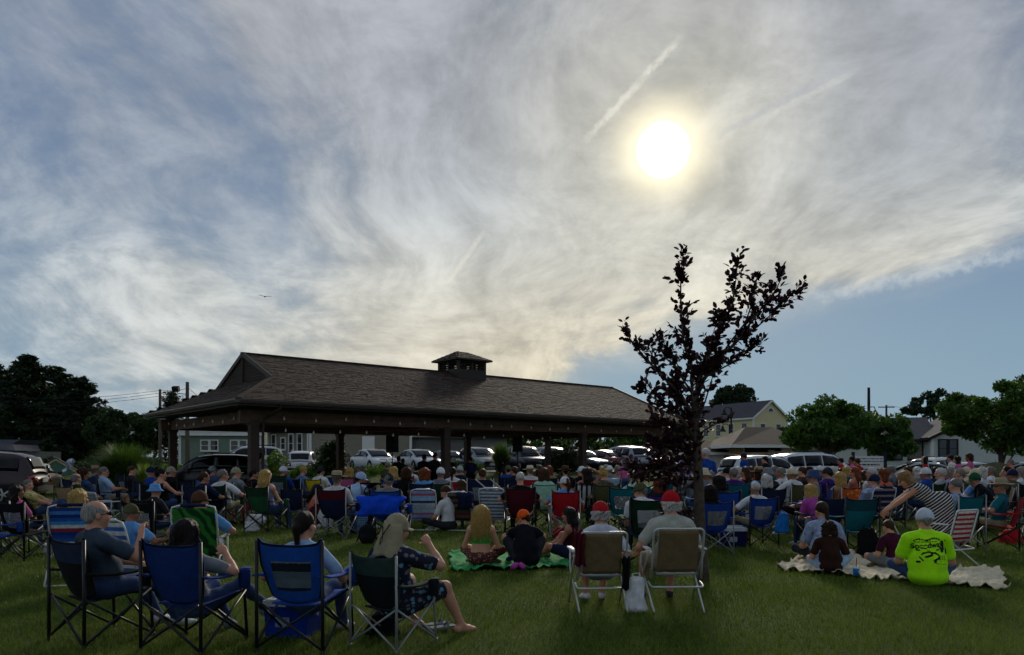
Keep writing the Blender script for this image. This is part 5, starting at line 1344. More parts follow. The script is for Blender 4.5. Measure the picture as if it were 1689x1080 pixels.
car('navy SUV nose-on beside the feathery grass', 'suv', '#131b2a', 862, 48, 205)
car('silver SUV half hidden by the dark bush', 'suv', '#7c868c', 908, 51, 205)
car('dark blue sedan nose peeking right of the right front post', 'sedan', '#10182c', 958, 47.5, 215)
car('maroon sedan tail-on right of the right front post', 'sedan', '#4c1016', 992, 48.5, 28)
car('silver SUV tail-on with number plate right of the maroon sedan', 'suv', '#8d97a6', 1027, 48.5, 25)
car('white hatchback nose-on behind the purple leaves', 'hatch', '#bcc4c4', 1068, 48, 212)
car('white SUV tail to the left, nearest the tree trunk', 'suv', '#c4ccd4', 1262, 36.5, -72, z=0, sc=1.05)
car('long white minivan behind the right crowd', 'suv', '#ccd2d8', 1345, 37.5, -78, z=0, sc=1.14)
car('white car under the round maple', 'sedan', '#aeb6bc', 1385, 43, -70, z=0)
car('grey car left of the white sign', 'sedan', '#7f868a', 1430, 44, -75, z=0)
car('pale green-grey sedan before the white house', 'sedan', '#a5b0ae', 1512, 40, 80, z=0)
car('white SUV right of the pale sedan', 'suv', '#c2c8cc', 1555, 42, -60, z=0)
car('white sedan behind the pink shirted group', 'sedan', '#b8c0c4', 1606, 40, -70, z=0)
car('grey sedan under the large right maple', 'sedan', '#8a9294', 1685, 42, 75, z=0)

# ------------------------------------------------------------------ poles, lamps, wires
WOOD = mat('weathered_pole', '#5a5046', .9, var=.2, scale=10)
def pole(label, px, pt, Y, r=.13, m=WOOD, name='utility_pole'):
    x = gx(px, Y); z0 = hgt(x, Y); e = empty(name, (x, Y, z0)); tag(e, label, 'pole')
    b = MB(); b.tube([(0, 0, 0), (0, 0, gz(pt, Y)-z0)], [r*1.15, r*.8], 10); b.obj('shaft', m, e); return e, gz(pt, Y)-z0
e, h = pole('bare grey utility pole left of the pavilion roof', 264, 642, 60)
b = MB(); b.bar((-.7, 0, h*.70), (.7, 0, h*.70), .1, .12); b.obj('crossarm', WOOD, e)
for s in (-.6, -.3, .3, .6):
    b = MB(); b.lathe([(.03, 0), (.05, .04), (.04, .12), (.02, .14)], (s, 0, h*.70+.06), 8); b.obj('insulator', mat('porcelain', '#9a9a96', .3), e)
b = MB(); b.lathe([(.15, 0), (.17, .05), (.17, .5), (.12, .58)], (.25, -.1, h*.62), 12); b.obj('transformer', mat('grey_metal', '#6c6c68'), e)
e, h = pole('wooden pole carrying a floodlight beside the pavilion roof', 309, 630, 58, .16)
b = MB(); b.tube([(0, 0, h*.86), (-.7, -.1, h*.87)], .035, 6); b.obj('bracket_arm', GREYTUBE, e)
b = MB(); b.box((-.85, -.12, h*.92), (.5, .35, .4), Matrix.Rotation(R(20), 3, 'X')); b.bar((-.7, -.1, h*.87), (-.8, -.1, h*.9), .06, .06); b.obj('floodlight', BLKPL, e)
e, h = pole('slim dark pole rising above the right maples', 1433, 639, 46, .1, BLKPL)
b = MB(); b.tube([(0, 0, h*.80), (.35, 0, h*.80), (.4, 0, h*.77)], .03, 6); b.lathe([(.05, .32), (.09, .25), (.12, .15), (.26, 0), (.26, -.03), (.02, -.03)], (.4, 0, h*.77-.33), 14); b.obj('lamp_head', BLKPL, e)
e, h = pole('far utility pole with crossarm above the right maples', 1462, 668, 90, .14)
b = MB(); b.bar((-1, 0, h*.97), (1, 0, h*.97), .1, .12); b.obj('crossarm', WOOD, e)
def street_lamp(label, px, pt, Y, side):
    x = gx(px, Y); e = empty('street_lamp', (x, Y, 0)); tag(e, label, 'street lamp', 'bell street lamps'); h = gz(pt, Y)
    b = MB(); b.tube([(0, 0, 0), (0, 0, .8), (0, 0, h)], [.12, .08, .06], 8); b.obj('shaft', BLKPL, e)
    b = MB(); b.tube([(0, 0, h-.1), (side*.25, 0, h+.05), (side*.5, 0, h-.02), (side*.55, 0, h-.15)], .03, 6); b.obj('bracket_arm', BLKPL, e)
    b = MB(); b.lathe([(.05, .0), (.09, -.08), (.12, -.22), (.28, -.42), (.28, -.46), (.02, -.46)], (side*.55, 0, h-.12), 14); b.obj('lamp_head', BLKPL, e)
street_lamp('tall dark lamp post with bell lamp before the cream building', 1206, 672, 58, -1)
street_lamp('lower bell lamp close left of the tall lamp post', 1203, 700, 60, -1)
def wire(label, a, c, sag_=.6, r=.018):
    a, c = Vector(a), Vector(c); b = MB(); b.tube([a+(c-a)*(i/12)-Vector((0, 0, sag_*math.sin(math.pi*i/12))) for i in range(13)], r, 4)
    tag(b.obj('overhead_wire', mat('wire', '#14161a', .6, var=0)), label, 'wire', 'overhead wires')
p1 = lambda py: (gx(264, 60), 60, gz(py, 60)); p2 = lambda py: (gx(309, 58), 58, gz(py, 58))
lf = lambda py: (gx(-60, 57), 57, gz(py, 57))
for i, (a, c) in enumerate(((644, 650), (648, 658), (653, 663), (690, 701))):
    wire(['topmost overhead wire left of the bare pole', 'second overhead wire left of the bare pole', 'third overhead wire left of the bare pole', 'low slack wire across the dark trees'][i], lf(c), p1(a), .5)
for i, (a, c) in enumerate(((643, 640), (648, 652))): wire(['upper wire between the bare pole and floodlight pole', 'lower wire between the bare pole and floodlight pole'][i], p1(a), p2(c), .15)
wire('guy wire from the floodlight pole down behind the roof', p2(638), (gx(345, 56), 56, gz(668, 56)), .05)
wire('thin wire from the far pole across the right trees', (gx(1462, 90), 90, gz(669, 90)), (gx(1560, 90), 90, gz(672, 90)), .2)
# white board sign
def sign():
    Y = 36; x = gx(1434, Y); e = empty('notice_sign', (x, Y, 0)); tag(e, 'white lettered board on dark posts under the round maple', 'sign'); zt = gz(752, Y); zb = gz(773, Y)
    b = MB()
    for s in (-.78, .78): b.box((s, .03, zt/2+.1), (.12, .12, zt+.2))
    b.obj('post', mat('navy_post', '#12182a', .6), e)
    b = MB(); b.box((-.05, 0, (zt+zb)/2), (1.45, .05, zt-zb)); b.obj('board', WHITE, e)
    b = MB(); rgx = random.Random(2)
    for r_, z in enumerate((zt-.13, zt-.26, zt-.42)):
        xx = -.6
        while xx < .5: w = rgx.uniform(.05, .2); b.box((xx+w/2, -.03, z), (w, .006, .035 if r_ < 2 else .07)); xx += w+.04
    b.obj('lettering', mat('navy_ink', '#222c46', .7), e)
sign()
# two birds
def bird(label, px, py, Y, span):
    e = empty('bird', (gx(px, Y), Y, gz(py, Y)), R(30)); tag(e, label, 'bird', 'gliding birds'); h = span/2
    m = mat('bird_plumage', '#15130f', .8)
    b = MB(); b.tube([(0, .22*h, .02), (0, .1*h, .0), (0, -.1*h, -.02), (0, -.35*h, -.04), (0, -.5*h, -.05)], [.02*h, .1*h, .11*h, .05*h, .02*h], 8); b.obj('body', m, e, True)
    for s in (-1, 1):
        b = MB(); b.sheet(lambda u, v, s=s: (s*h*u, (-.02+.13*(v-.5)*(1-.7*u*u)*2-.10*u*u)*h, (.02+.14*u-.05*u*u)*h), 8, 3, .02*h); b.obj('wing', m, e, True)
bird('soaring bird with spread wings high above the pavilion', 437, 489, 60, 1.05)
bird('tiny bird low in the sky right of the floodlight pole', 341, 638, 90, .7)
# ------------------------------------------------------------------ colours by everyday names
CN = dict(white='#c4c6c8', cream='#b9ae92', grey='#6e7378', silver='#9a9ea0', charcoal='#26282c', black='#0e0f12', navy='#161f3a', blue='#1a3f84', royal='#103684', sky='#5a8fc4', pale='#8fa9c6', teal='#0f5a66', mint='#8fb8a4', green='#1e4a30',
          olive='#4a4a30', forest='#12301f', yellow='#b39a18', orange='#c8501c', coral='#c06450', red='#9c1720', maroon='#47101c', pink='#b45a86', magenta='#a0418e', purple='#3a2468', lavender='#8d84b4', tan='#8a7658', brown='#4c3222', khaki='#8f866c', denim='#33466a', camo='#4a4a38')
cm = M_
pattern('tropic', 'leaf', ['#0c3a1c', '#2f7a2c'], 3.2)
pattern('serape', 'bands', ['#8a2a38', '#16327a', '#2b62b4', '#b9c4cc', '#2458a8', '#1b3f94', '#16327a', '#8a2a38', '#c4c8c8', '#3f86c4', '#1f52a8', '#14306e', '#3f7ac0', '#16327a'], coord='Generated')
pattern('pastel', 'bands', ['#6f78b0', '#8ea6cc', '#a86a84', '#9fb6d6', '#8fb0b8', '#b0a6a8', '#9cb2d4', '#28384c', '#9cb8d8', '#86b4dc', '#b0566c', '#7f94c0'], coord='Generated')
pattern('earth', 'bands', ['#2e1a1c', '#5c5446', '#6e2430', '#4a4636', '#22201e', '#726a58', '#4a1c26', '#58503c', '#26221e', '#5e5644'], coord='Generated')
pattern('ticking', 'bands', ['#c0c6cc', '#5a6a80']*9, coord='Generated')
pattern('bluestripe', 'bands', ['#3d66b0', '#c4c8cc']*6, coord='Generated')
pattern('navystripe', 'bands', ['#121c40', '#121c40', '#8a7a80']*5, coord='Generated')
pattern('redstripe', 'bands', ['#b03038', '#c9c4c0']*6, coord='Generated')
pattern('latticeweb', 'plaid', ['#8d949a', '#50585e'], 14)
pattern('darkfloral', 'print', ['#1d2030', '#5f8fa6', '#6c6a78'], 16)
pattern('bluefloral', 'print', ['#8fa3c6', '#c6ccd6', '#4a6aa6'], 15)
pattern('palefloral', 'print', ['#8b9cbc', '#67789c', '#a4b0c6'], 22)
pattern('busypants', 'print', ['#5a2a26', '#b09a86', '#2e2226'], 34)
pattern('yellowfloral', 'print', ['#a89a5c', '#d6cfae', '#5c6a3c'], 20)
pattern('camoprint', 'print', ['#4a4a38', '#6b6650', '#2e3024'], 18)
pattern('tanktop_stripe', 'stripe', ['#b9bdb8', '#1a2234'], 9, axis=0)
pattern('towelprint', 'print', ['#c8581c', '#b03050', '#d6a030'], 14)
pattern('bluplaid', 'plaid', ['#3a5c8c', '#7fa0c4'], 24)
pattern('greenplaid', 'plaid', ['#1e5248', '#0f2e2a'], 18)
pattern('meshstripe', 'bands', ['#4e5a68', '#14202e', '#56626e', '#4c5864', '#0e1622', '#5a6672', '#14243c', '#5c6874'], coord='Generated')

def hd(s):
    out = []
    for p in s.split('+'):
        f = p.split('/'); out.append((f[0],)+tuple(CN.get(x, x) if x not in MC else MC[x] for x in f[1:]))
    return out
GREYH, WHITEH, BROWNH, DARKH, BLONDE = '#6e6b66', '#b4b2ac', '#3c2616', '#140d0a', '#a5854a'
HCOL = dict(g=GREYH, w=WHITEH, b=BROWNH, d=DARKH, y=BLONDE, r='#6a3418')

from mathutils import noise as mnoise
# ------------------------------------------------------------------ small belongings
def crumple(b, fn, nu, nv, amp, seed, th=.006):
    rg = random.Random(seed); ph = [(rg.uniform(3, 14), rg.uniform(3, 14), rg.uniform(0, 6.28)) for _ in range(7)]
    def g(u, v):
        x, y, z = fn(u, v); return (x, y, z+sum(abs(math.sin(a*u+c*v+p)) for a, c, p in ph)/7*amp)
    b.sheet(g, nu, nv, th)
def cooler(label, px, Y, rz, c, lid, w=.5, d=.33, h=.36, z=0.):
    e = empty('cooler', (gx(px, Y), Y, z), R(rz)); tag(e, label, 'cooler')
    b = MB(); b.add([(s*w/2*k, t*d/2*k, zz) for zz, k in ((0, .94), (h*.82, 1.)) for s, t in ((-1, -1), (1, -1), (1, 1), (-1, 1))], [(3, 2, 1, 0), (4, 5, 6, 7), (0, 1, 5, 4), (1, 2, 6, 5), (2, 3, 7, 6), (3, 0, 4, 7)]); b.obj('body', cm(c), e)
    b = MB(); b.box((0, 0, h*.90), (w*1.03, d*1.05, h*.15)); b.box((0, 0, h*.985), (w*.95, d*.95, h*.03)); b.obj('lid', cm(lid), e)
    b = MB(); b.tube([(-w*.55, 0, h*.55), (-w*.58, 0, h*.9), (-w*.4, 0, h*1.06), (w*.4, 0, h*1.06), (w*.58, 0, h*.9), (w*.55, 0, h*.55)], .012, 6); b.obj('handle', cm(lid), e)
    b = MB(); b.box((-.03, -d/2-.004, h*.42), (w*.32, .006, h*.26), Matrix.Rotation(R(3), 3, 'X')); b.obj('label_patch', mat('cooler_label', '#8fa0b0', .6, var=.5, scale=45), e); return e
def bag(label, px, Y, c, w=.35, d=.22, h=.3, seed=1, z=0., name='bag', handles=True, rz=0.):
    nb, nh = 30, 16; V = []                                     # crumpled sack: a tube pinched in at the top, ridged with creases
    for j in range(nh+1):
        t = j/nh; pr = (1.0-.25*t-.5*max(0, t-.55)**1.2)*(1 if t > .02 else .93)
        for k in range(nb):
            a = 6.2832*k/nb; q = Vector((math.cos(a)*1.5, math.sin(a)*1.5, t*2.1+seed*7)); rd = 1-abs(mnoise.noise(q))*2.4; r2 = mnoise.noise(q*3.1)
            f = pr*(.80+.22*rd+.08*r2); V.append((math.cos(a)*w/2*f+.05*w*math.sin(t*4+seed), math.sin(a)*d/2*f, h*t*(1+.10*mnoise.noise(q*.7)*t)))
    Q = [(j*nb+k, j*nb+(k+1) % nb, (j+1)*nb+(k+1) % nb, (j+1)*nb+k) for j in range(nh) for k in range(nb)]
    mb_ = MB().add(V, Q+[tuple(range(nb))[::-1], tuple(range(nh*nb, nh*nb+nb))]); me = mb_.mesh(name, True); me.materials.append(cm(c))
    e = empty(name, (gx(px, Y), Y, z), R(rz)); tag(e, label, 'bag'); link(bpy.data.objects.new('bag_body', me), e)
    if handles:
        b = MB(); b.tube([(-w*.22, 0, h*.75), (-w*.15, .02, h*1.1), (w*.12, .02, h*1.12), (w*.2, 0, h*.75)], .009, 5); b.obj('handle', cm(c), e)
    return e
def blanket(label, corners, c, amp, seed, nu=44, nv=30, fringe=False):
    A, B, C_, D = [Vector((gx(px, 1952/(py-HY)), 1952/(py-HY), 0)) for px, py in corners]
    o = (A+B+C_+D)/4; rg = random.Random(seed); ph = [(rg.uniform(6, 44), rg.uniform(-14, 14), rg.uniform(0, 6.28), rg.uniform(.3, 1)) for _ in range(8)]
    def f(u, v):
        p = A*(1-u)*(1-v)+B*u*(1-v)+C_*u*v+D*(1-u)*v-o
        ed = 1+1.4*(max(0, .12-min(u, 1-u))+max(0, .12-min(v, 1-v)))/.12
        w = sum(k*math.sin(a*u+c_*v+q) for a, c_, q, k in ph)/4
        p.x += .03*math.sin(v*17+seed); p.y += .05*math.sin(u*21+seed)*(1 if v < .1 or v > .9 else .3)
        k1 = 1-abs(mnoise.noise(Vector((u*13+seed, v*4.5, seed)))*2); k2 = 1-abs(mnoise.noise(Vector((u*34, v*9+seed, 2*seed)))*2); k3 = mnoise.noise(Vector((u*5, v*3, seed*3)))
        return (p.x, p.y, .010+amp*(max(0, k1-.35)*.9+max(0, k2-.3)*.45+max(0, k3)*.7)*(.6+.4*ed))
    b = MB(); b.sheet(f, nu, nv, .008); ob = b.obj('blanket', cm(c), None, True); ob.location = o; tag(ob, label, 'blanket'); return ob
def draped(label, name, cat, pts, wid, c, loc, seed=1):
    """cloth hanging over something: a strip swept along pts"""
    P = [Vector(p) for p in pts]; n = len(P)-1; rg = random.Random(seed)
    def f(u, v):
        t = v*n; i = min(int(t), n-1); p = P[i]+(P[i+1]-P[i])*(t-i); return (p.x+(u-.5)*wid*(1+.15*math.sin(v*7)), p.y+.025*math.sin(u*14+v*6+seed), p.z+.015*math.sin(u*9+seed))
    b = MB(); b.sheet(f, 10, 4*n, .012); o = b.obj(name, cm(c), None, True); o.location = loc; return tag(o, label, cat)

# ------------------------------------------------------------------ the front row
def near(label, px, Y, rz, P, shirt, legs, head, sk=0, sc=1., shoes='charcoal', arms=None, shin=None, res=.0098, z=0.):
    P = dict(P); return person(label, 'near%d_%d' % (px, int(Y*10)), P, res, (gx(px, Y), Y, z), rz, sc, cm(shirt), cm(legs), head, sk, cm(shoes), cm(arms) if arms else None, cm(shin) if shin else None)
NF = mat('near_black_tube', '#141519', .38, var=.15)
# 1 grey T-shirt, quilted navy chair
Y = 6.62; camp('navy and black quilted camp chair at the left front corner', (gx(170, Y), Y, 0), -32, 'black', 'band', NF, 1.04, win=cm('#1d2840'), r=.0135)
near('person in slate T-shirt and jeans, elbow raised, nearest the left corner', 170, Y+.04, -32, dict(heavy=.9, hz=.365, lean=-13, hyaw=-14, hpitch=-2, rh=(.20, .24, .93), rhp=(.6, .3, -1), rhd=(-.5, .2, .3), rhc=.9, lh=(-.05, .36, .62), rf=(.17, .62, .075), lf=(-.10, .60, .075), seed=5), '#34414f', 'denim', hd('bald/#8d8a84')+[('glasses', CN['black'])], 0, 1.0, 'white', shin='denim')
# 2 dark long hair, blue chair
Y = 6.38; camp('plain blue camp chair, second from the left in the front row', (gx(323, Y), Y, 0), -14, '#132c64', 'camp', NF, 1.045, r=.0135)
o = near('person in grey top and jeans, hand raised beside the plain blue chair', 320, Y+.05, -16, dict(fem=1, hz=.255, lean=-17, hpitch=8, htilt=4, rh=(.21, .16, .80), rhp=(1, -.1, -.7), rhd=(-.9, 0, .4), lh=(-.18, .30, .55), rf=(.30, .66, .20), lf=(-.08, .58, .075), rfp=(.2, .4, 1), seed=9), 'grey', 'denim', [('long', '#120c0a')], 0, .97, 'grey', shin='denim')
hm = BODYC['near320_%d' % int((Y+.05)*10)][1]
q = link(bpy.data.objects.new('hair_locks', strands('hair_locks', 170, .36, .004, 5, None, 4, width=.006)), o); q.data.materials.append(hairmat('#120c0a')); q.matrix_local = hm
# 3 ponytail, royal blue chair with striped panel
Y = 6.40; camp('bright blue camp chair with striped mesh panel in its back', (gx(505, Y), Y, 0), -9, '#15428e', 'window', NF, 1.05, win=cm('meshstripe'), r=.0135)
near('person in pale top leaning back in the bright blue chair', 505, Y+.08, -9, dict(fem=1, hz=.275, lean=-10, lh=(-.34, .20, .58), rh=(.30, .26, .58), hyaw=-8), 'pale', 'denim', [('pony', '#1a110d')], 0, 1.0, 'white', shin='denim')
# 4 flap hat, green chair with pale legs
Y = 6.42; camp('dark green camp chair with pale grey legs, right end of the front row', (gx(650, Y), Y, 0), -30, '#10181c', 'band', GREYTUBE, .91, win=cm('#253a34'), seat='#1d2a26', trim='#2a3a34', r=.012)
o = near('person in floral shirt and khaki flap hat, hand held to face', 652, Y+.05, -28, dict(heavy=.8, hz=.245, lean=-10, hunch=14, hyaw=-22, hpitch=6, htilt=-6, rh=(.17, .27, .84), rhp=(.9, .1, -.8), rhd=(-.7, .1, .5), rhc=.9, lh=(-.26, .22, .56), rf=(.34, .54, .075), lf=(-.14, .5, .075), rfp=(.35, .7, .6), legw='short', seed=4, boots=0), 'darkfloral', 'darkfloral', [('cap', '#8f866c', '#8f866c')], 0, 1.0, mat('bare_skin', SKINS[0], .6))
hm = BODYC['near652_%d' % int((Y+.05)*10)][1]
b = MB(); b.sheet(lambda u, v: (math.sin((u-.5)*3.4)*(.094+.075*v), -.02-math.cos((u-.5)*3.4)*(.102+.055*v)-.02*v*math.sin(u*9), .06-.30*v+.02*math.sin(u*12)*v), 22, 10, .005); q = b.obj('hat_flap', cloth('#8f866c'), o, True); q.matrix_local = hm
b = MB(); b.tube([(.06, -.115, .05), (.05, -.15, -.02), (.02, -.165, -.09), (.035, -.172, -.14), (.05, -.165, -.10), (.03, -.155, -.04), (-.01, -.145, .02)], .0045, 5); q = b.obj('hat_cord', cloth(CN['black']), o, True); q.matrix_local = hm
bag('black bag on the grass under the dark green chair', 632, 6.75, 'black', .34, .2, .2, 3, name='black_bag')
def sandals(label, px, Y, c):
    e = empty('sandals', (gx(px, Y), Y, 0), R(-60)); tag(e, label, 'sandals')
    for s in (-.07, .07):
        b = MB(); b.box((s, 0, .035), (.09, .26, .022)); b.tube([(s-.045, .04, .04), (s, .05, .085), (s+.045, .04, .04)], .012, 5); b.obj('sandal', cm(c), e)
sandals('grey sandals lying beside the bare foot', 725, 6.95, 'grey')
cooler('bright blue cooler with white lid under the blue striped-panel chair', 484, 6.75, -10, '#0a2f86', '#b8bcc0', .42, .3, .34)
# 5-7 the green blanket
blanket('bright green blanket spread on the lawn under three sitters', ((745, 944), (940, 938), (936, 915), (742, 915)), '#2f8a4c', .05, 3)
Y = 10.9
XL = dict(hz=.0, lean=-2, hunch=10, lf=(.10, .30, .07), lfp=(-1, .45, .3), rf=(-.10, .36, .07), rfp=(1, .45, .3), lfd=(1, .3, -.2), rfd=(-1, .3, -.2), lh=(-.17, .34, .22), rh=(.17, .34, .22))
o = near('person in green crop top and printed trousers cross-legged on the blanket', 793, Y, -4, dict(XL, fem=1, bare=1, sleeve='n', crop=1, sw=.155), '#3f8a34', 'busypants', [('long', '#a8874c')], 2, 1.0, 'tan', shin='busypants', z=.05)
hm = BODYC['near793_%d' % int(Y*10)][1]
q = link(bpy.data.objects.new('hair_locks', strands('hair_locks', 440, .42, .016, 6, None, 7, width=.0075, spread=2.0)), o); q.data.materials.append(hairmat('#b08c4e')); q.matrix_local = hm
near('person in black T-shirt and orange cap hunched on the green blanket', 868, Y-.1, 8, dict(heavy=.4, untuck=1, hz=.0, lean=12, hunch=22, hyaw=35, hpitch=22, lf=(-.16, .46, .075), rf=(.16, .46, .075), lfp=(-.55, .3, 1), rfp=(.55, .3, 1), legw='short', lh=(-.05, .52, .34), rh=(.10, .50, .36), rhp=(1, -.2, -.2), lhp=(-1, -.2, -.4), seed=8), '#0c1016', 'charcoal', [('cap', '#d8541a', '#d8541a'), ('under', BROWNH)], 0, .98, 'purple', z=.05)
near('person in dark strappy top sitting sideways at the blanket end', 950, 11.6, 62, dict(XL, fem=1, bare=1, sleeve='n', lean=6, hunch=8, rh=(.0, .46, .25), lh=(-.12, .44, .2), lf=(-.10, .62, .06), rf=(.02, .55, .075), lfp=(-.8, .2, .5), rfp=(.3, .2, 1), lfd=(0, 1, 0), rfd=(0, 1, 0), legw='short'), '#3a1016', 'navy', [('long', '#15100e')], 3, .95, 'tan', z=.02)
b = MB(); S_ = SDF()
for i, (px, dx) in enumerate(((845, 0), (864, 0))):
    b = MB(); b.tube([(0, 0, .04), (0, .09, .045), (0, .17, .05), (0, .24, .045)], [.035, .042, .045, .03], 8); o = b.obj('shoe', cm('magenta'), None, True); o.location = (gx(px, 10.35), 10.35, .045); o.rotation_euler = (0, 0, R(-20+35*i)); tag(o, ['magenta shoe on the green blanket edge, left one', 'magenta shoe on the green blanket edge, right one'][i], 'shoe', 'magenta shoes on the blanket')
# 8-9 the pair in tan lawn chairs
TANF = cm('#69583f')
Y = 7.95; chair('lawn_chair', 'tan lawn chair with maroon scarf tied on its frame', lawn_parts(), (gx(987, Y), Y, 0), 3, dict(back=TANF, frame=ALU, arm=WHITETUBE, hem=cm('silver')), 1.0)
near('person in white T-shirt and red visor in the left tan chair', 990, Y+.06, 4, dict(fem=1, hz=.335, lean=-9, lh=(-.20, .24, .55), rh=(.26, .14, .58), legw='short', hyaw=-6, hpitch=6, lf=(-.09, .42, .075), rf=(.10, .42, .075), heavy=.4), '#b7bcc8', 'grey', [('cap', '#9c1720', '#9c1720'), ('undercurl', '#a8a6a2')], 0, .94, 'white')
draped('maroon scarf hanging on the left post of the tan chair', 'scarf', 'scarf', [(-.23, -.30, .86), (-.235, -.34, .80), (-.235, -.345, .66), (-.22, -.32, .50)], .10, 'maroon', (gx(987, Y), Y, 0), 2)
draped('black cloth hanging on the right post of the tan chair', 'black_cloth', 'cloth', [(.25, -.27, .58), (.26, -.30, .50), (.25, -.29, .36), (.24, -.27, .24)], .07, 'black', (gx(987, Y), Y, 0), 5)
Y = 7.98; chair('lawn_chair', 'tan lawn chair beside the tree trunk', lawn_parts(), (gx(1108, Y), Y, 0), 1, dict(back=TANF, frame=ALU, arm=WHITETUBE, hem=cm('silver')), 1.04)
near('person in stone T-shirt and red cap in the right tan chair', 1106, Y+.07, 2, dict(heavy=.75, hz=.375, lean=-6, hyaw=14, lh=(-.30, .22, .60), rh=(.27, .26, .58), legw='short', lf=(-.22, .46, .075), rf=(.10, .44, .075), seed=6), '#a3a498', 'khaki', [('cap', '#a3141e', '#a3141e'), ('undercurl', '#b5b3ae')], 0, 1.0, 'charcoal')
bag('white plastic bag on the grass between the tan chairs', 1050, 7.75, 'white', .26, .16, .36, 9, name='plastic_bag')
# the cream blanket group
blanket('cream fringed blanket on the lawn at the right', ((1280, 942), (1660, 976), (1650, 945), (1330, 916)), '#cdc2a6', .06, 8, 190, 40, True)
near('person in pale floral shirt sitting on the cream blanket, back bent', 1362, 11.0, -6, dict(XL, untuck=1, heavy=.6, lean=4, hunch=16, hpitch=24, hyaw=10, fem=1, sw=.18), 'palefloral', 'charcoal', [('pony', '#2c1c12')], 0, 1.08, 'tan', z=.04)
near('child in brown T-shirt on the near edge of the cream blanket', 1370, 10.25, -14, dict(XL, untuck=1, lean=6, hunch=14, hpitch=14, rf=(.20, .52, .07), rfp=(.8, .3, .7), legw='short', rh=(.22, .36, .2)), '#2e1a14', 'pale', [('curly', '#2a1a12')], 2, .80, 'tan', z=.04)
near('child in maroon T-shirt half hidden by the neon shirt', 1478, 10.6, 14, dict(XL, legw='short', lean=8, hunch=12, hpitch=18), '#3a0f26', 'grey', [('short', BROWNH)], 2, .80, 'tan', z=.04)
Y = 9.35; NEON = mat('neon_cotton', '#a4ec0c', .9, var=.1, scale=9, bump=.4, bscale=30)
o = near('person in neon yellow printed T-shirt and white cap on the blanket', 1530, Y, -14, dict(XL, untuck=1, heavy=1.0, lean=2, hunch=10, hpitch=6, sw=.2, rf=(-.05, .42, .07), seed=12), NEON, 'denim', [('cap', '#b4bcc8', '#b4bcc8'), ('under', '#8a8680')], 0, 1.08, 'charcoal', shin='denim', z=.03)
def shirt_print(o):
    """black print on the back of the neon shirt, laid on the cloth"""
    me = o.data; from mathutils.bvhtree import BVHTree
    bvh = BVHTree.FromPolygons([v.co for v in me.vertices], [p.vertices for p in me.polygons]); b = MB(); rg = random.Random(3)
    def onto(x, z, off=.004):
        h = bvh.ray_cast(Vector((x, -1, z)), Vector((0, 1, 0))); return (x, h[0].y-off, z) if h[0] else None
    def blob(pts):
        P = [onto(x, z) for x, z in pts]
        if all(P): b.add(P, [tuple(range(len(P)))])
    cu = bpy.data.curves.new('lettering', 'FONT'); cu.body = 'Speedway'; cu.size = .082; cu.offset = .0025; cu.align_x = 'CENTER'
    t = bpy.data.objects.new('lettering_source', cu); col.objects.link(t); dg = bpy.context.evaluated_depsgraph_get(); tm = bpy.data.meshes.new_from_object(t.evaluated_get(dg)); col.objects.unlink(t); bpy.data.objects.remove(t)
    P = [onto(v.co.x-.02, .425+v.co.y+.12*v.co.x+.0, .005) for v in tm.vertices]
    if all(P): b.add(P, [tuple(p.vertices) for p in tm.polygons])
    def bar(x, z, w, h, a=0.):
        c, s = math.cos(a), math.sin(a); n = 5
        blob([(x+c*(i/n-.5)*w-s*-h/2, z+s*(i/n-.5)*w-c*h/2) for i in range(n+1)]+[(x+c*(.5-i/n)*w-s*h/2, z+s*(.5-i/n)*w+c*h/2) for i in range(n+1)])
    for i in range(11): x = -.15+i*.026; bar(x, .505+.01*math.sin(i)+.1*(x+.15)-.35*(x+.03)**2, .022, .012+.01*rg.random(), rg.uniform(-.5, .7))
    for i in range(7): x = -.14+i*.035; bar(x, .482+.07*(x+.15), .028, .008, .2)
    bar(.145, .45, .03, .11, .1); bar(.125, .40, .03, .05, .2); bar(.185, .43, .012, .17, .12)
    for i in range(9): bar(-.12+i*.033, .395+.03*math.sin(i*1.1), .03, .010+.008*rg.random(), .2*math.cos(i*1.1))
    for i in range(8): a = 2.6*i/7-.2; bar(-.01+.10*math.cos(a), .325+.05*math.sin(a), .045, .012, a+1.57)
    bar(-.02, .335, .09, .022, .35); bar(.06, .30, .08, .024, .5); bar(-.10, .30, .06, .016, -.9); bar(-.13, .265, .04, .022, .1); bar(.04, .27, .035, .014, .4)
    for i in range(10): bar(.10+(i % 3)*.024, .335-(i//3)*.02, .018, .008, .3)
    for i in range(5): bar(.05+i*.026, .255-.003*i, .02, .006)
    b.obj('shirt_print', mat('black_ink', '#10140c', .8, var=.1), o)
shirt_print(o)
def cup():
    Y = 9.95; e = empty('drink_cup', (gx(1412, Y), Y, .03)); tag(e, 'blue drink cup with red straw beside the cream blanket', 'cup')
    b = MB(); b.lathe([(.034, 0), (.046, .10), (.045, .102)], (0, 0, 0), 16); b.obj('cup_body', mat('blue_drink', '#1a7ac0', .3), e, True)
    b = MB(); b.lathe([(.049, .098), (.05, .106), (.04, .118), (.004, .12)], (0, 0, 0), 16); b.obj('lid', mat('clear_lid', '#a9c4d4', .2), e, True)
    b = MB(); b.tube([(0, 0, .08), (.008, 0, .24)], .005, 6); b.obj('straw', cm('red'), e)
cup()
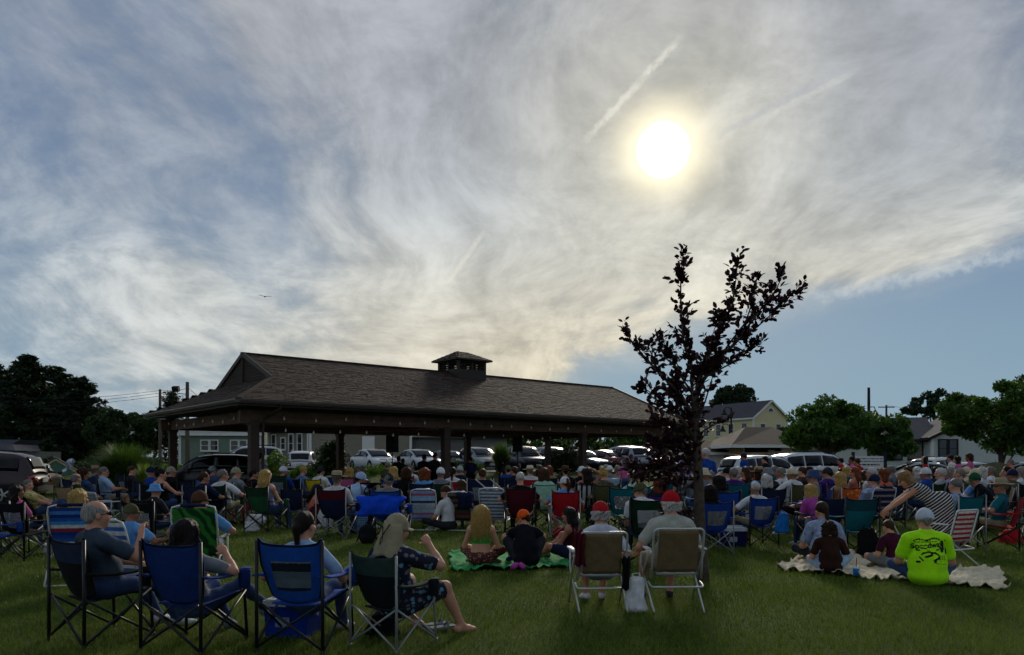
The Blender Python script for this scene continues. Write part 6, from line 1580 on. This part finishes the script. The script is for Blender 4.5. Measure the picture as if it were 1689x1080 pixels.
# the striped dress, bending over
def dress():
    m = bpy.data.materials.new('striped_jersey'); m.use_nodes = True; T = NT(m.node_tree); out = T.n('ShaderNodeOutputMaterial'); bs = T.n('ShaderNodeBsdfPrincipled'); T.l(bs.outputs[0], out.inputs[0]); bs.inputs['Roughness'].default_value = .9
    tc = T.n('ShaderNodeTexCoord'); le = R(40); x = T.vm('DOT_PRODUCT', tc.outputs['Object'], (0, math.sin(le), math.cos(le)))
    T.l(T.mix(T.m('GREATER_THAN', T.m('FRACT', T.m('MULTIPLY', x, 25)), .6), lin('#14151c'), lin('#b4b2ae')), bs.inputs['Base Color'])
    Y = 11.6
    near('standing person in black and white striped dress bending to a chair', 1545, Y, 68, dict(fem=1, hip=(0, -.05, .90), hz=.8, lean=52, hunch=10, hpitch=34, sleeve='n', lh=(-.12, .78, .72), rh=(.14, .80, .70), lhp=(-1, -.3, .2), rhp=(1, -.3, .2), lf=(-.10, -.02, .075), rf=(.10, .10, .075), lfp=(0, 1, .1), rfp=(0, 1, .1), dress=((0, -.06, .92), (0, -.03, .56), .18, .20), legw='dress'), m, m, [('bob', '#8a6a44')], 0, 1.0, 'tan')
dress()
Y = 11.25; chair('lawn_chair', 'white tubed lawn chair with red striped webbing behind the neon shirt', lawn_parts(), (gx(1562, Y), Y, 0), 25, dict(back=cm('redstripe'), frame=WHITETUBE, arm=WHITETUBE, hem=cm('redstripe')), 1.0)
# ------------------------------------------------------------------ the crowd
PR = {'a': {}, 'b': dict(lh=(-.30, .26, .66), rh=(.30, .26, .66), lhp=(-.8, -.3, -.5), rhp=(.8, -.3, -.5)), 'c': dict(lean=20, hunch=16, hpitch=12, lh=(-.06, .46, .50), rh=(.07, .46, .50)),
      'd': dict(rh=(.13, .20, .98), rhp=(1, .1, -.7), rhd=(-.8, .1, .5), rhc=.9), 'e': dict(lh=(-.13, .20, .98), lhp=(-1, .1, -.7), lhd=(.8, .1, .5), lhc=.9),
      'g': dict(lh=(-.06, .34, .78), rh=(.06, .34, .78), hpitch=24, hunch=12), 'k': dict(rf=(-.04, .62, .30), rfp=(.1, .3, 1), lf=(-.12, .42, .075)), 'u': dict(rh=(.12, -.02, 1.18), rhp=(1, .1, .2), rhd=(-1, 0, 0), lh=(-.26, .24, .62)),
      's': dict(hip=(0, 0, .93), hz=.83, lean=0, hunch=4, lf=(-.11, .0, .075), rf=(.12, .06, .075), lfp=(0, 1, .1), rfp=(0, 1, .1), lh=(-.24, .10, .80), rh=(.24, .12, .84)),
      't': dict(hip=(0, 0, .93), hz=.83, lean=2, hunch=6, lf=(-.13, .03, .075), rf=(.13, .0, .075), lfp=(0, 1, .1), rfp=(0, 1, .1), lh=(-.05, .30, 1.08), rh=(.16, .26, 1.0))}
BT = {'0': dict(heavy=.35), '1': dict(fem=1, heavy=.25), '2': dict(heavy=1.), '3': dict(fem=1, heavy=.2, sleeve='n', bare=1), '4': dict(heavy=.5, sleeve='l')}
PW = dict(tropic='tropical', darkfloral='dark floral', bluefloral='blue floral', palefloral='pale floral', yellowfloral='yellow floral', camoprint='camouflage', bluplaid='blue plaid', greenplaid='green plaid', tanktop_stripe='striped', bluestripe='blue striped', navystripe='navy striped', latticeweb='grey lattice', serape='serape striped', pastel='pastel striped', earth='earth striped', ticking='white striped', redstripe='red striped', towelprint='orange print', sky='light blue', pale='pale blue', camo='olive', royal='royal blue', mint='mint green', forest='dark green', denim='denim blue')
CROWD = []
def crowd(txt):
    for ln in txt.strip().splitlines():
        t = ln.split(); CROWD.append((float(t[0]), float(t[1]), float(t[2]), t[3], t[4], t[5], t[6], t[7], ' '.join(t[8:])))
def wd(c): return PW.get(c, c)
def put(row, i):
    px, py, Y, key, head, shirt, legs, ch, ctx = row
    dr = 0.
    if '@' in key: key, dr = key.split('@'); dr = float(dr)
    P = dict(hz=.33); P.update(PR[key[0]]); P.update(BT[key[1]])
    if key.endswith('L'): P['hyaw'] = 38
    if key.endswith('R'): P['hyaw'] = -38
    if ch.endswith(':ground'): P.update(XL); P['sleeve'] = BT[key[1]].get('sleeve', 's')
    if ch.endswith(':recline'): P.update(lean=-42, hunch=14, lf=(-.1, .75, .42), rf=(.1, .75, .42))
    res = .0135 if Y < 15.5 else .017
    kk = key+('g' if ch.endswith(':ground') else '')+('r' if ch.endswith(':recline') else '')+str(res)
    me, hm = body_mesh(kk, P, res)
    x = gx(px, Y); z0 = 0. if Y < 36 else hgt(x, Y); rg = random.Random(i*17+3)
    rz = math.degrees(math.atan2(-(.0-x), 33.5-Y))*.8+rg.uniform(-9, 9)+dr if Y < 30 else rg.uniform(-20, 20)+dr
    stand = key[0] in 'st'
    hats = [h for h in head.split('+') if h.split('/')[0] in ('cap', 'bucket', 'straw', 'visor', 'capback')]
    top = hm.translation.z+(.145 if hats else .132); sc = min(1.15, max(.86, (gz(py, Y)-z0)/top))
    H = []
    for p in head.split('+'):
        if p == 'bob/g': p = ('bob/g', 'short/w', 'curly/#8a8278', 'short/#7c766c', 'bob/w')[i % 5]
        f = p.split('/'); H.append((f[0],)+tuple(HCOL.get(q, q) if f[0] not in ('cap', 'capback', 'bucket', 'straw', 'visor') else CN.get(q, q) for q in f[1:]))
    hw_ = ''
    if hats: h = hats[0].split('/'); hw_ = ' and %s %s' % (wd(h[1]), {'cap': 'cap', 'capback': 'cap', 'bucket': 'bucket hat', 'straw': 'brimmed hat', 'visor': 'visor'}[h[0]])
    short = legs.endswith('*'); legs = legs.rstrip('*')
    garment = 'top' if P.get('fem') else 'shirt'
    off = Vector((0, .05, 0)); off.rotate(Matrix.Rotation(R(rz), 3, 'Z'))
    person('%s in %s %s%s, %s' % ('standing person' if stand else 'person', wd(shirt), garment, hw_, ctx), kk, P, res, (x+off.x, Y+off.y, z0), rz, sc, cm(shirt), cm(legs), H, i % 4 if i % 7 else 4,
           cm(('white', 'charcoal', 'grey', 'navy')[i % 4]), cm(shirt) if BT[key[1]].get('sleeve') == 'l' else None, None if short else cm(legs))
    if ch == '-' or stand or ch.endswith(':ground'): return
    c, _, kind = ch.partition(':'); kind = kind or 'camp'
    kind = 'recline' if kind == 'recline' else kind
    lab = '%s %s chair of the %s-clad sitter, %s' % (wd(c), {'beach': 'beach', 'low': 'beach', 'lawn': 'lawn', 'recline': 'reclining'}.get(kind, 'camp'), wd(shirt).split()[-1], ctx)
    place_chair(lab, c, kind, (x, Y, z0), rz, 1.0 if kind == 'beach' else min(1.14, max(1.0, sc*1.05)), i)
def place_chair(lab, c, kind, loc, rz, sc, i=0):
    g = 'folding chairs in the crowd'
    if kind == 'beach': return chair('beach_chair', lab, beach_parts(1.6), loc, rz, dict(back=cm(c), seat=cm(c), frame=WHITETUBE, bar=cm('navy'), arm=WHITETUBE), sc, group=g)
    if kind == 'low': return chair('beach_chair', lab, beach_parts(.95), loc, rz, dict(back=cm(c), seat=cm(c), frame=WHITETUBE, bar=WHITETUBE, arm=WHITETUBE), sc, group=g)
    if kind == 'recline': return chair('beach_chair', lab, beach_parts(1.3), loc, rz, dict(back=cm(c), seat=cm(c), frame=NF, bar=cm(c), arm=NF), sc, group=g)
    if kind == 'lawn': return chair('lawn_chair', lab, lawn_parts(), loc, rz, dict(back=cm(c), frame=ALU, arm=WHITETUBE, hem=cm(c)), sc, group=g)
    fr = GREYTUBE if i % 3 == 0 else BLACKTUBE
    camp(lab, loc, rz, c, kind, fr, sc, win=MESHW if kind in ('window', 'tall') else cm({'teal': '#0d3c48', 'navy': 'maroon', 'green': 'forest'}.get(c, 'black')), group=g)
MESHW = mesh_net('grey_mesh', '#7c8084')
crowd('''
28 799 12.9 a1 long/d pink denim black:window at the far left edge before the maroon car
131 806 9.7 a1R@18 bob/y navy denim serape:beach behind the bald sitter at left
126 780 17.5 b0 bald/g forest khaki tan just above the serape beach chair
138 768 18.6 a1R curly/b denim denim navy:tall right of the green-shirted grey-haired sitter
172 765 21 b0R short/g pale khaki* navy:tall above the lattice lawn chair
158 767 23 a0 straw/tan/brown+under/g blue denim blue left behind the lattice lawn chair
66 790 17 k0R@-55 short/g yellowfloral denim charcoal:recline stretched out near the maroon car
216 831 9.3 b0R@-12 cap/olive/olive+under/g sky khaki* bluestripe:low squeezed between slate shirt and black mesh chair
256 797 13.6 a1 bucket/sky/sky charcoal denim black:window right of the olive cap
330 808 9.6 b2R@18 cap/brown/brown+under/b sky grey tropic:beach with the tropical leaf chair back
218 762 23 b0R short/b charcoal denim navy:tall right of the fountain grass
250 767 20.5 a0R cap/navy/navy+under/w royal denim navy before the left end post
266 771 18 b3R bun/d black denim black before the black car bonnet
283 768 21 a0R cap/khaki/khaki+under/g black denim forest right of the bun-haired sitter
322 772 21 c1 long/d denim denim navy before the black car door
337 778 17 b1R short/b navy navy* navy above the tropical leaf chair
351 762 23 a0 cap/grey/grey+under/g denim denim navy before the black car tail
368 774 17.5 b0R short/g white khaki* forest left of the front corner post
390 768 19.5 a0R cap/khaki/khaki+under/g grey khaki* greenplaid just left of the front corner post
419 774 20.5 a0R short/d black denim maroon right beside the front corner post foot
424 750 25 s0 short/d grey charcoal - behind the front corner post
438 760 25 a0 cap/grey/grey+under/g sky denim navy right of the standing grey shirt
439 774 16.5 a3 long/y lavender denim green:band with pale handbag chair at mid left
468 760 22.5 a0R cap/white/white+under/g blue denim forest:tall by the yellow-green shrub
498 768 23 g1 short/y bluplaid denim navy behind the empty dark chair
529 765 22.5 a0 cap/charcoal/charcoal+under/d white denim yellow before the juniper
514 783 17.5 g3R@-30 cap/black/black+long/d coral coral* coral:ground low on the grass looking at a phone
556 777 15.2 a0 straw/khaki/black+under/g white denim navy:band with maroon jacket over the chair arm
577 778 16.6 c0R@-25 cap/pale/white+under/d pale denim navy right of the khaki brimmed hat
553 771 25 a1 short/b grey denim blue above the khaki brimmed hat
564 773 26 a1 bob/r black denim black second head above the brimmed hat
578 771 24 a1 bob/y olive denim pink above the plaid capped sitter
590 769 27 a0 short/g grey denim magenta left of the stroller
598 768 28 a1 bob/g grey denim pink just left behind the stroller
637 765 25 s0 straw/tan/tan+under/g olive khaki - behind the stroller hood
650 764 22 a1 long/y tan denim royal right of the stroller
671 769 19.5 a1 curly/b black denim black with yellow emblem on the chair
678 758 26 a0 bald/g white denim red before the silver sedan
701 767 18.8 b1 bob/r sky denim navy with team emblem chair
727 766 19 a0 cap/white/navy+under/g grey denim forest left of the middle front post
747 765 20.5 a1 pony/d white denim red right of the middle front post
759 758 24 a0 cap/silver/silver+under/g navy denim forest far right of the middle post
796 758 18.5 a2 bald/b bluplaid denim navy:tall in the wide dark chair
641 779 14.6 a2 cap/charcoal/charcoal+bald/g grey denim blue with bright blue cloth over the chair
742 791 16.6 g1L@40 short/b white charcoal* grey:ground facing left holding a red phone
762 791 16.9 a1 long/b navy denim earth:low before the wide dark chair
858 778 15.8 b0 buzz/w black black maroon beside the white striped chair
897 767 18.2 b1 bob/b mint khaki mint above the white cap at centre
931 785 15.4 b1L cap/white/white+pony/b sky sky* red with red cooler bag under the chair
966 769 18.4 u3L long/d black denim tanktop_stripe arm raised to the head
996 765 17.8 a1R bun/y camoprint camo olive right of the raised arm
1050 776 17 b0R short/g mint khaki teal beside the teal chair under leaves
838 765 25 a0 cap/olive/olive+under/d blue denim navy behind the stroller frame
848 769 23 a1L short/b navy denim navy right of the olive cap far centre
874 766 22.5 a0 straw/cream/black+under/g white denim red behind the white-haired black shirt
890 762 25 a1 bob/b brown denim navy left above the mint top
905 764 24.5 a1 bob/r tan denim navy right above the mint top
932 764 22.5 a0 straw/brown/black+under/d black denim maroon under the dark bush
959 762 22 a1L cap/white/white+under/d black denim navy left behind the raised arm
969 765 23 a0 cap/charcoal/charcoal+under/d charcoal denim black behind the raised arm
992 762 25 a0 short/g denim denim navy left of the camouflage top bun
1005 762 24.5 a0 cap/white/white+under/g grey denim pale:lawn above the camouflage top
1032 757 25 s1 short/g pink denim - below the silver SUV number plate
1018 761 26 a1 bob/g grey denim navy left of the pink top by the SUV
1064 796 11.7 c0L cap/olive/olive+under/g white navy forest:window left of the red cap, arms forward
1088 787 13.6 a1 bob/r navy denim purple behind the red cap
1112 765 21 a0 short/b coral denim navy glimpsed through the purple leaves
1100 768 20 a0 cap/navy/navy+under/d teal denim teal low behind the purple leaves
1132 742 19 s0 buzz/w lavender grey - behind the purple tree trunk left side
1167 739 19 s0L short/w blue charcoal - right of the purple tree trunk
1161 771 17.5 a1 bucket/cream/cream grey denim sky below the standing blue shirt by the trunk
1172 775 18 a0 bald/g grey denim teal right of the cream hat
1171 799 12.6 a1 bob/d black denim royal:window right of the trunk, low
1185 783 14.4 a1 bob/d charcoal denim royal above the dark-haired sitter by the trunk
1199 770 20 a0L cap/black/black+under/g white denim navy left of the purple shirt
1209 767 18.5 a0 short/g purple denim teal before the white SUV tail
1218 768 22 a1 bob/g grey denim navy right behind the purple shirt
1246 794 13.7 b0 buzz/w white khaki* royal:window beside the blue and white cooler
1263 782 16.2 a1 bob/w black black navy right behind the white-shirted cooler owner
1229 768 21 a3L long/b black denim navy before the white SUV door
1238 769 22 a1L bob/b orange denim black orange among dark tops before the SUV
1251 767 19 b1 straw/tan/tan+bob/b sky denim black centre of the right crowd
1266 770 18.5 a0 bucket/grey/grey+under/g charcoal denim black right of the tan brimmed hat
1287 767 19 a0L short/g white denim navy right of the grey bucket hat
1306 771 18.2 b0L cap/cream/cream+under/g white khaki olive left of the hooded grey chair
1306 762 21.5 a0 bald/g white denim navy behind the cream cap
1322 765 21 a0L short/b brown denim navy above the hooded grey chair
1334 768 22 a1L short/d black denim black before the white minivan nose
1341 774 15.4 a0L@45 bucket/denim/denim+under/g grey black* royal bare knees to the left
1364 767 19 a0L cap/charcoal/charcoal+under/d purple denim purple right of the denim bucket hat
1384 778 16.2 a1 bob/y tan denim towelprint with bright orange towel on the chair
1374 768 22 a1 bob/g grey denim navy behind the purple capped sitter
1395 766 22.5 a1 bob/y teal denim red left of the coral top
1409 770 20 a3L long/r coral black* black before the standing pink shirt
1386 772 24 a1 bob/d charcoal denim black between the teal and coral tops
1231 746 27 s0 cap/charcoal/charcoal+under/d royal denim - before the white SUV windows
1266 752 25 s0 short/d black black - at the white SUV front wheel
1391 755 27 s1 short/d red denim - before the grey car under the maple
1411 752 23.5 s1 pony/d pink denim - left of the white sign
1418 755 23 s0 short/b red navy - nearest the white sign
1355 800 13.2 c1 bob/y magenta denim navy bent forward beside the empty teal chair
1437 771 19 a1L bob/g white denim navy left of the bending dress
1441 781 15.6 a2L cap/navy/navy+under/g bluefloral navy* navystripe:beach under the reaching arm
1456 771 17.6 a1L bob/r coral denim navy right of the navy cap
1512 766 21 a1 bob/g grey denim green behind the striped dress
1526 763 18.6 a0L cap/white/white+under/g blue denim forest right above the striped dress
1550 766 18.8 a1L bob/g silver denim forest right of the white cap
1566 767 19.2 a1L bob/g lavender denim navy third grey head right of the white cap
1582 772 18.4 a1L bob/g olive denim olive left of the light blue shirt
1593 765 20.5 b1L cap/cream/cream+under/w cream khaki tan behind the olive top grey head
1608 767 16.8 b0L@10 cap/cream/cream+under/w sky black navy facing left beside the green cap
1619 765 20.5 a1L bob/w white denim navy right behind the light blue shirt
1633 763 22 a0L short/g white denim navy above the green cap
1642 771 16.2 c0L@30 cap/green/green+under/d black denim charcoal leaning left at the right side
1576 788 13.1 a0 buzz/g bluefloral khaki* teal right of the striped dress
1650 789 13.2 b0L@25 straw/khaki/khaki+under/g teal khaki* red widest brim at the lower right
1530 752 26 s1 cap/cream/cream+bob/d red denim - before the pale green-grey sedan
1572 750 27 s1 short/d white black - before the white SUV at right
1586 752 25 t1 bob/d pink denim - left of the pair in pink
1604 748 25.5 s1L curly/b pink denim - right of the pair in pink
1660 765 22 a1L bob/d grey denim black right of the large maple trunk
1672 757 24 s0 short/g coral denim - at the right edge under the maple
1684 768 20 a1L bob/g white denim navy at the very right edge
1669 773 18.5 a0L cap/navy/navy+under/g camoprint denim black right edge below the standing coral shirt
1655 776 24 a0L short/d olive denim black low beside the maple trunk
1497 765 23 a1 bob/b charcoal denim navy left of the cream-capped red top
1470 768 24 a0 short/g grey denim navy behind the bending head
1424 776 22 a1 bob/b yellowfloral denim olive behind the empty teal chair
1541 770 22 a1 bob/d navy denim navy between the white cap and the silver top
1352 764 24 a0 cap/white/white+under/g blue denim navy by the minivan front wheel
1276 765 24 a1 bob/g teal denim navy before the white SUV front wing
656 752 30 s0 short/d black black - on the stage behind the stair rail
664 756 30.5 t0 short/d charcoal black - on the stage left of the bald white shirt
697 749 29 t2 short/d black black - on stage before the silver sedan, left of two
714 747 29.5 t0 short/d charcoal black - on stage before the silver sedan, right of two
739 751 29 t0 short/d black black - on stage close beside the middle front post
777 753 31 s2 short/d navy black - on stage right of the middle front post
829 755 31 t0 short/d black black - on stage before the feathery grass
836 757 30 s1 long/d charcoal black - on stage left of the navy car
''')
for i, r_ in enumerate(CROWD): put(r_, i)
# chairs with nobody in them
place_chair('empty royal blue patterned camp chair cut by the left edge', 'blue', 'camp', (gx(-8, 11.6), 11.6, 0), -25, 1.0, 1)
place_chair('empty black camp chair with pale mesh window at far left', 'black', 'window', (gx(47, 12.0), 12.0, 0), -16, 1.05, 1)
place_chair('empty black camp chair with large grey mesh window behind slate shirt', 'black', 'window', (gx(252, 11.6), 11.6, 0), -14, 1.08, 1)
place_chair('empty grey lattice-webbed lawn chair with white arms', 'latticeweb', 'lawn', (gx(174, 17.0), 17.0, 0), -38, 1.0, 1)
place_chair('empty dark navy camp chair left of the coral top', 'navy', 'camp', (gx(490, 17.8), 17.8, 0), -10, 1.0, 1)
place_chair('empty pastel striped beach chair in the middle of the lawn', 'pastel', 'low', (gx(700, 17.0), 17.0, 0), 2, 1.06, 1)
place_chair('empty white ticking striped beach chair left of the maroon chair', 'ticking', 'low', (gx(818, 16.8), 16.8, 0), -14, 1.1, 1)
place_chair('empty tall teal camp chair left of the purple leaves', 'teal', 'tall', (gx(1026, 16.4), 16.4, 0), -8, 1.0, 1)
place_chair('empty two-tone teal camp chair right of the magenta top', 'teal', 'band', (gx(1403, 12.4), 12.4, 0), 8, 1.1, 1)
place_chair('empty royal blue camp chair close right of the tree trunk', 'royal', 'window', (gx(1186, 14.9), 14.9, 0), 12, 1.05, 1)
place_chair('grey hooded camp chair in the right crowd', 'grey', 'tall', (gx(1322, 17.2), 17.2, 0), 30, 1.0, 1)
place_chair('empty charcoal camp chair right of the widest brimmed hat', 'charcoal', 'camp', (gx(1690, 14.2), 14.2, 0), 25, 1.0, 1)
place_chair('empty dark green camp chair glimpsed behind the purple leaves', 'forest', 'camp', (gx(1070, 16.6), 16.6, 0), 4, 1.0, 1)

# ------------------------------------------------------------------ belongings in the crowd
cooler('navy cooler with white lid right of the tree trunk', 1207, 13.5, 4, '#0c1440', '#a9b2ba', .44, .32, .36)
bag('royal blue chair sack hanging beside the white-shirted cooler owner', 1291, 13.1, '#1560a8', .34, .16, .34, 4, z=.30, name='chair_sack', rz=25)
draped('bright blue sheet draped over the blue chair back', 'blue_sheet', 'sheet', [(0, -.24, .90), (0, -.36, .84), (-.02, -.42, .68), (-.04, -.40, .52)], .85, '#0d3fb4', (gx(634, 14.5), 14.5, 0), 3)
draped('maroon jacket hanging from the brimmed hat chair arm', 'jacket', 'jacket', [(-.27, -.12, .66), (-.32, -.25, .60), (-.34, -.30, .42), (-.30, -.28, .28)], .2, 'maroon', (gx(550, 15.2), 15.2, 0), 6)
draped('dark jacket over the back of the earth striped chair', 'jacket', 'jacket', [(.05, -.36, .86), (.06, -.44, .80), (.07, -.42, .64), (.06, -.38, .5)], .34, 'navy', (gx(764, 16.9), 16.9, 0), 7)
draped('dusky pink towel hanging right of the green plaid chair', 'towel', 'towel', [(.3, -.1, .72), (.33, -.2, .66), (.34, -.22, .45), (.33, -.2, .28)], .22, '#6a2c3c', (gx(395, 19.2), 19.2, 0), 8)
def backpack(label, px, Y):
    e = empty('backpack', (gx(px, Y), Y, 0), R(12)); tag(e, label, 'backpack'); S = SDF(); S.ell((0, 0, .18), (.17, .11, .2), 0, .05, nz=.008); S.ell((0, -.09, .12), (.12, .06, .1), 0, .04, nz=.008)
    V, Q, mi = S.build(.016, 40, 3); link(bpy.data.objects.new('pack_body', np_mesh('pack_body', V, Q, [cm('black')])), e)
    for s in (-1, 1): b = MB(); b.tube([(s*.08, .1, .32), (s*.12, .16, .2), (s*.2, .12, .04)], .014, 6); b.obj('strap', cm('black'), e)
    b = MB(); b.tube([(-.05, 0, .36), (0, 0, .42), (.05, 0, .36)], .01, 6); b.obj('handle', cm('black'), e)
backpack('black backpack on the grass left of the blue draped chair', 606, 13.9)
bag('white shopping bag under the handbag chair at mid left', 420, 17.8, 'white', .6, .3, .26, 11, name='shopping_bag', handles=False)
bag('white and red tote on the grass right of the coral top', 533, 17.4, 'white', .5, .3, .5, 12, name='tote_bag')
bag('black tote bag beside the two-tone teal chair', 1432, 11.9, 'black', .42, .14, .42, 13, z=.06, name='tote_bag')
bag('grey shoulder bag hanging beside the magenta top', 1335, 13.0, 'grey', .22, .12, .45, 14, z=.1, name='shoulder_bag')
bag('red bag on the grass at the right edge', 1668, 14.0, 'red', .5, .3, .26, 15, name='red_bag', handles=False)
bag('red bag under the red chair at centre', 928, 15.2, '#8c1018', .46, .3, .2, 16, name='red_bag', handles=False)
bag('blue and white bottles bag right of the pale blue capped shirt', 597, 16.2, 'bluplaid', .3, .2, .42, 17, name='bottle_bag')
bag('white cooler bag on the grass under the black mesh chair', 92, 12.6, 'silver', .4, .3, .26, 18, name='cooler_bag')
bag('white crumpled bag on the grass right of the denim knees', 414, 16.4, 'white', .36, .25, .2, 19, name='plastic_bag', handles=False)
def shoe_pair(label, px, Y, c):
    e = empty('shoes', (gx(px, Y), Y, 0), R(70)); tag(e, label, 'shoes')
    for s in (-.06, .06): b = MB(); b.tube([(s, 0, .05), (s, .08, .055), (s, .18, .05), (s, .26, .04)], [.035, .045, .045, .028], 8); b.obj('shoe', cm(c), e, True)
def stroller():
    Y = 16.8; e = empty('stroller', (gx(622, Y), Y, 0), R(-6)); tag(e, 'black hooded stroller standing among the chairs', 'stroller')
    b = MB(); b.sheet(lambda u, v: (math.cos(math.pi*u)*.25, -.2+.42*v, .82+math.sin(math.pi*u)*.26*math.cos((v-.4)*1.2)), 14, 8, .015); b.obj('hood', cm('black'), e, True)
    b = MB(); b.sheet(lambda u, v: ((u-.5)*.46, -.18-.02*v, .38+.48*v), 6, 6, .03); b.sheet(lambda u, v: ((u-.5)*.46, -.16+.42*v, .40), 6, 6, .03); b.obj('seat', cm('charcoal'), e)
    for s in (-1, 1):
        b = MB(); b.tube([(s*.26, -.42, 1.06), (s*.27, -.2, .78), (s*.27, .35, .12)], .014, 6); b.tube([(s*.27, .05, .5), (s*.27, -.3, .12)], .014, 6); b.obj('frame', GREYTUBE, e)
        for y in (-.3, .36):
            b = MB(); tmp = MB().lathe([(.03, -.02), (.11, -.02), (.12, 0), (.11, .02), (.03, .02)], (0, 0, 0), 14); b.add([Vector((s*.29, y, .12))+(Matrix.Rotation(R(90), 3, 'Y') @ Vector(v)) for v in tmp.v], tmp.f); b.obj('wheel', TYRE, e)
    b = MB(); b.tube([(-.26, -.42, 1.06), (.26, -.42, 1.06)], .018, 8); b.obj('handle', cm('black'), e)
    b = MB(); b.box((.18, -.24, .74), (.1, .05, .08)); b.obj('red_pouch', cm('red'), e)
stroller()
def folded_frame():
    Y = 17.8; e = empty('folded_stroller', (gx(824, Y), Y, 0), R(30)); tag(e, 'folded silver stroller frame leaning behind the white striped chair', 'stroller')
    for s in (-.2, .2):
        b = MB(); b.tube([(s-.45, 0, 1.12), (s-.1, 0, .85), (s+.25, 0, .35), (s+.3, 0, .1)], .016, 6); b.obj('frame', ALU, e)
        b = MB(); b.tube([(s-.3, .08, .15), (s, .05, .6), (s+.05, .02, .98)], .014, 6); b.obj('frame', ALU, e)
    b = MB(); b.sheet(lambda u, v: (-.35+.55*u, .04+.05*math.sin(u*8), .35+.45*v-.3*u), 8, 5, .02); b.obj('seat_cloth', cm('black'), e)
folded_frame()
def balloon():
    Y = 26; x = gx(120, Y); e = empty('foil_balloon', (x, Y, 0)); tag(e, 'crumpled silver-blue foil flag on a stick behind the left crowd', 'flag')
    zt = gz(756, Y); b = MB(); b.tube([(0, 0, 0), (0, 0, zt)], .012, 6); b.obj('stick', GREYTUBE, e)
    b = MB(); b.sheet(lambda u, v: (-.30*u+.05*math.sin(v*6), .06*math.sin(u*7+v*4), zt-.02-.30*v-.12*u+.05*math.sin(u*5)), 10, 8, .008); b.obj('flag_cloth', mat('foil', '#a9b4c6', .3, .5, var=.5, scale=9), e, True)
balloon()
def umbrella():
    Y = 27; x = gx(1642, Y); e = empty('garden_umbrella', (x, Y, 0)); tag(e, 'olive dome umbrella low among the crowd at right', 'umbrella'); zt = gz(762, Y)
    b = MB()
    for k in range(8):
        a0, a1 = k*.7854, (k+1)*.7854
        def f(u, v): a = a0+(a1-a0)*u; r_ = .95*v*(1-.04*math.sin(math.pi*u)*v); return (r_*math.cos(a), r_*math.sin(a), zt-.55*v**1.8)
        b.sheet(f, 3, 6, .006)
    b.obj('canopy', cm('olive'), e, True); b = MB(); b.tube([(0, 0, 0), (0, 0, zt+.06)], .016, 8); b.obj('pole', GREYTUBE, e)
umbrella()
def speaker(label, px, Y, zt):
    x = gx(px, Y); e = empty('loudspeaker', (x, Y, .06), R(-10)); tag(e, label, 'loudspeaker', 'stage loudspeakers')
    b = MB(); b.box((0, 0, zt-.3), (.4, .34, .66)); b.obj('cabinet', BLKPL, e); b = MB(); b.box((0, -.18, zt-.3), (.34, .02, .58)); b.obj('grille', mat('grille_black', '#17181a', .9), e)
    b = MB(); b.tube([(0, 0, 0), (0, 0, zt-.6)], .02, 8)
    for a in (0, 2.1, 4.2): b.tube([(0, 0, .5), (.4*math.cos(a), .4*math.sin(a), 0)], .014, 5)
    b.obj('stand', BLKPL, e)
speaker('black loudspeaker on a stand under the left half of the pavilion', 647, 29, gz(722, 29)); speaker('black loudspeaker on a stand under the right half of the pavilion', 854, 33, gz(724, 33))
def rail():
    Y = 40; e = empty('stair_rail', (gx(640, Y), Y, hgt(gx(640, Y), Y)-.1)); tag(e, 'grey metal stair handrail before the white sedan', 'handrail')
    for dx in (0, .5):
        b = MB(); b.tube([(-.9+dx, 2.5, 1.5), (-.5+dx, 2.4, 1.5), (.5+dx, 0, .9), (1.0+dx, -.4, .9)], .025, 6); b.tube([(-.5+dx, 2.4, 0), (-.5+dx, 2.4, 1.5)], .022, 6); b.tube([(.5+dx, 0, 0), (.5+dx, 0, .9)], .022, 6); b.obj('rail', GREYTUBE, e)
rail()
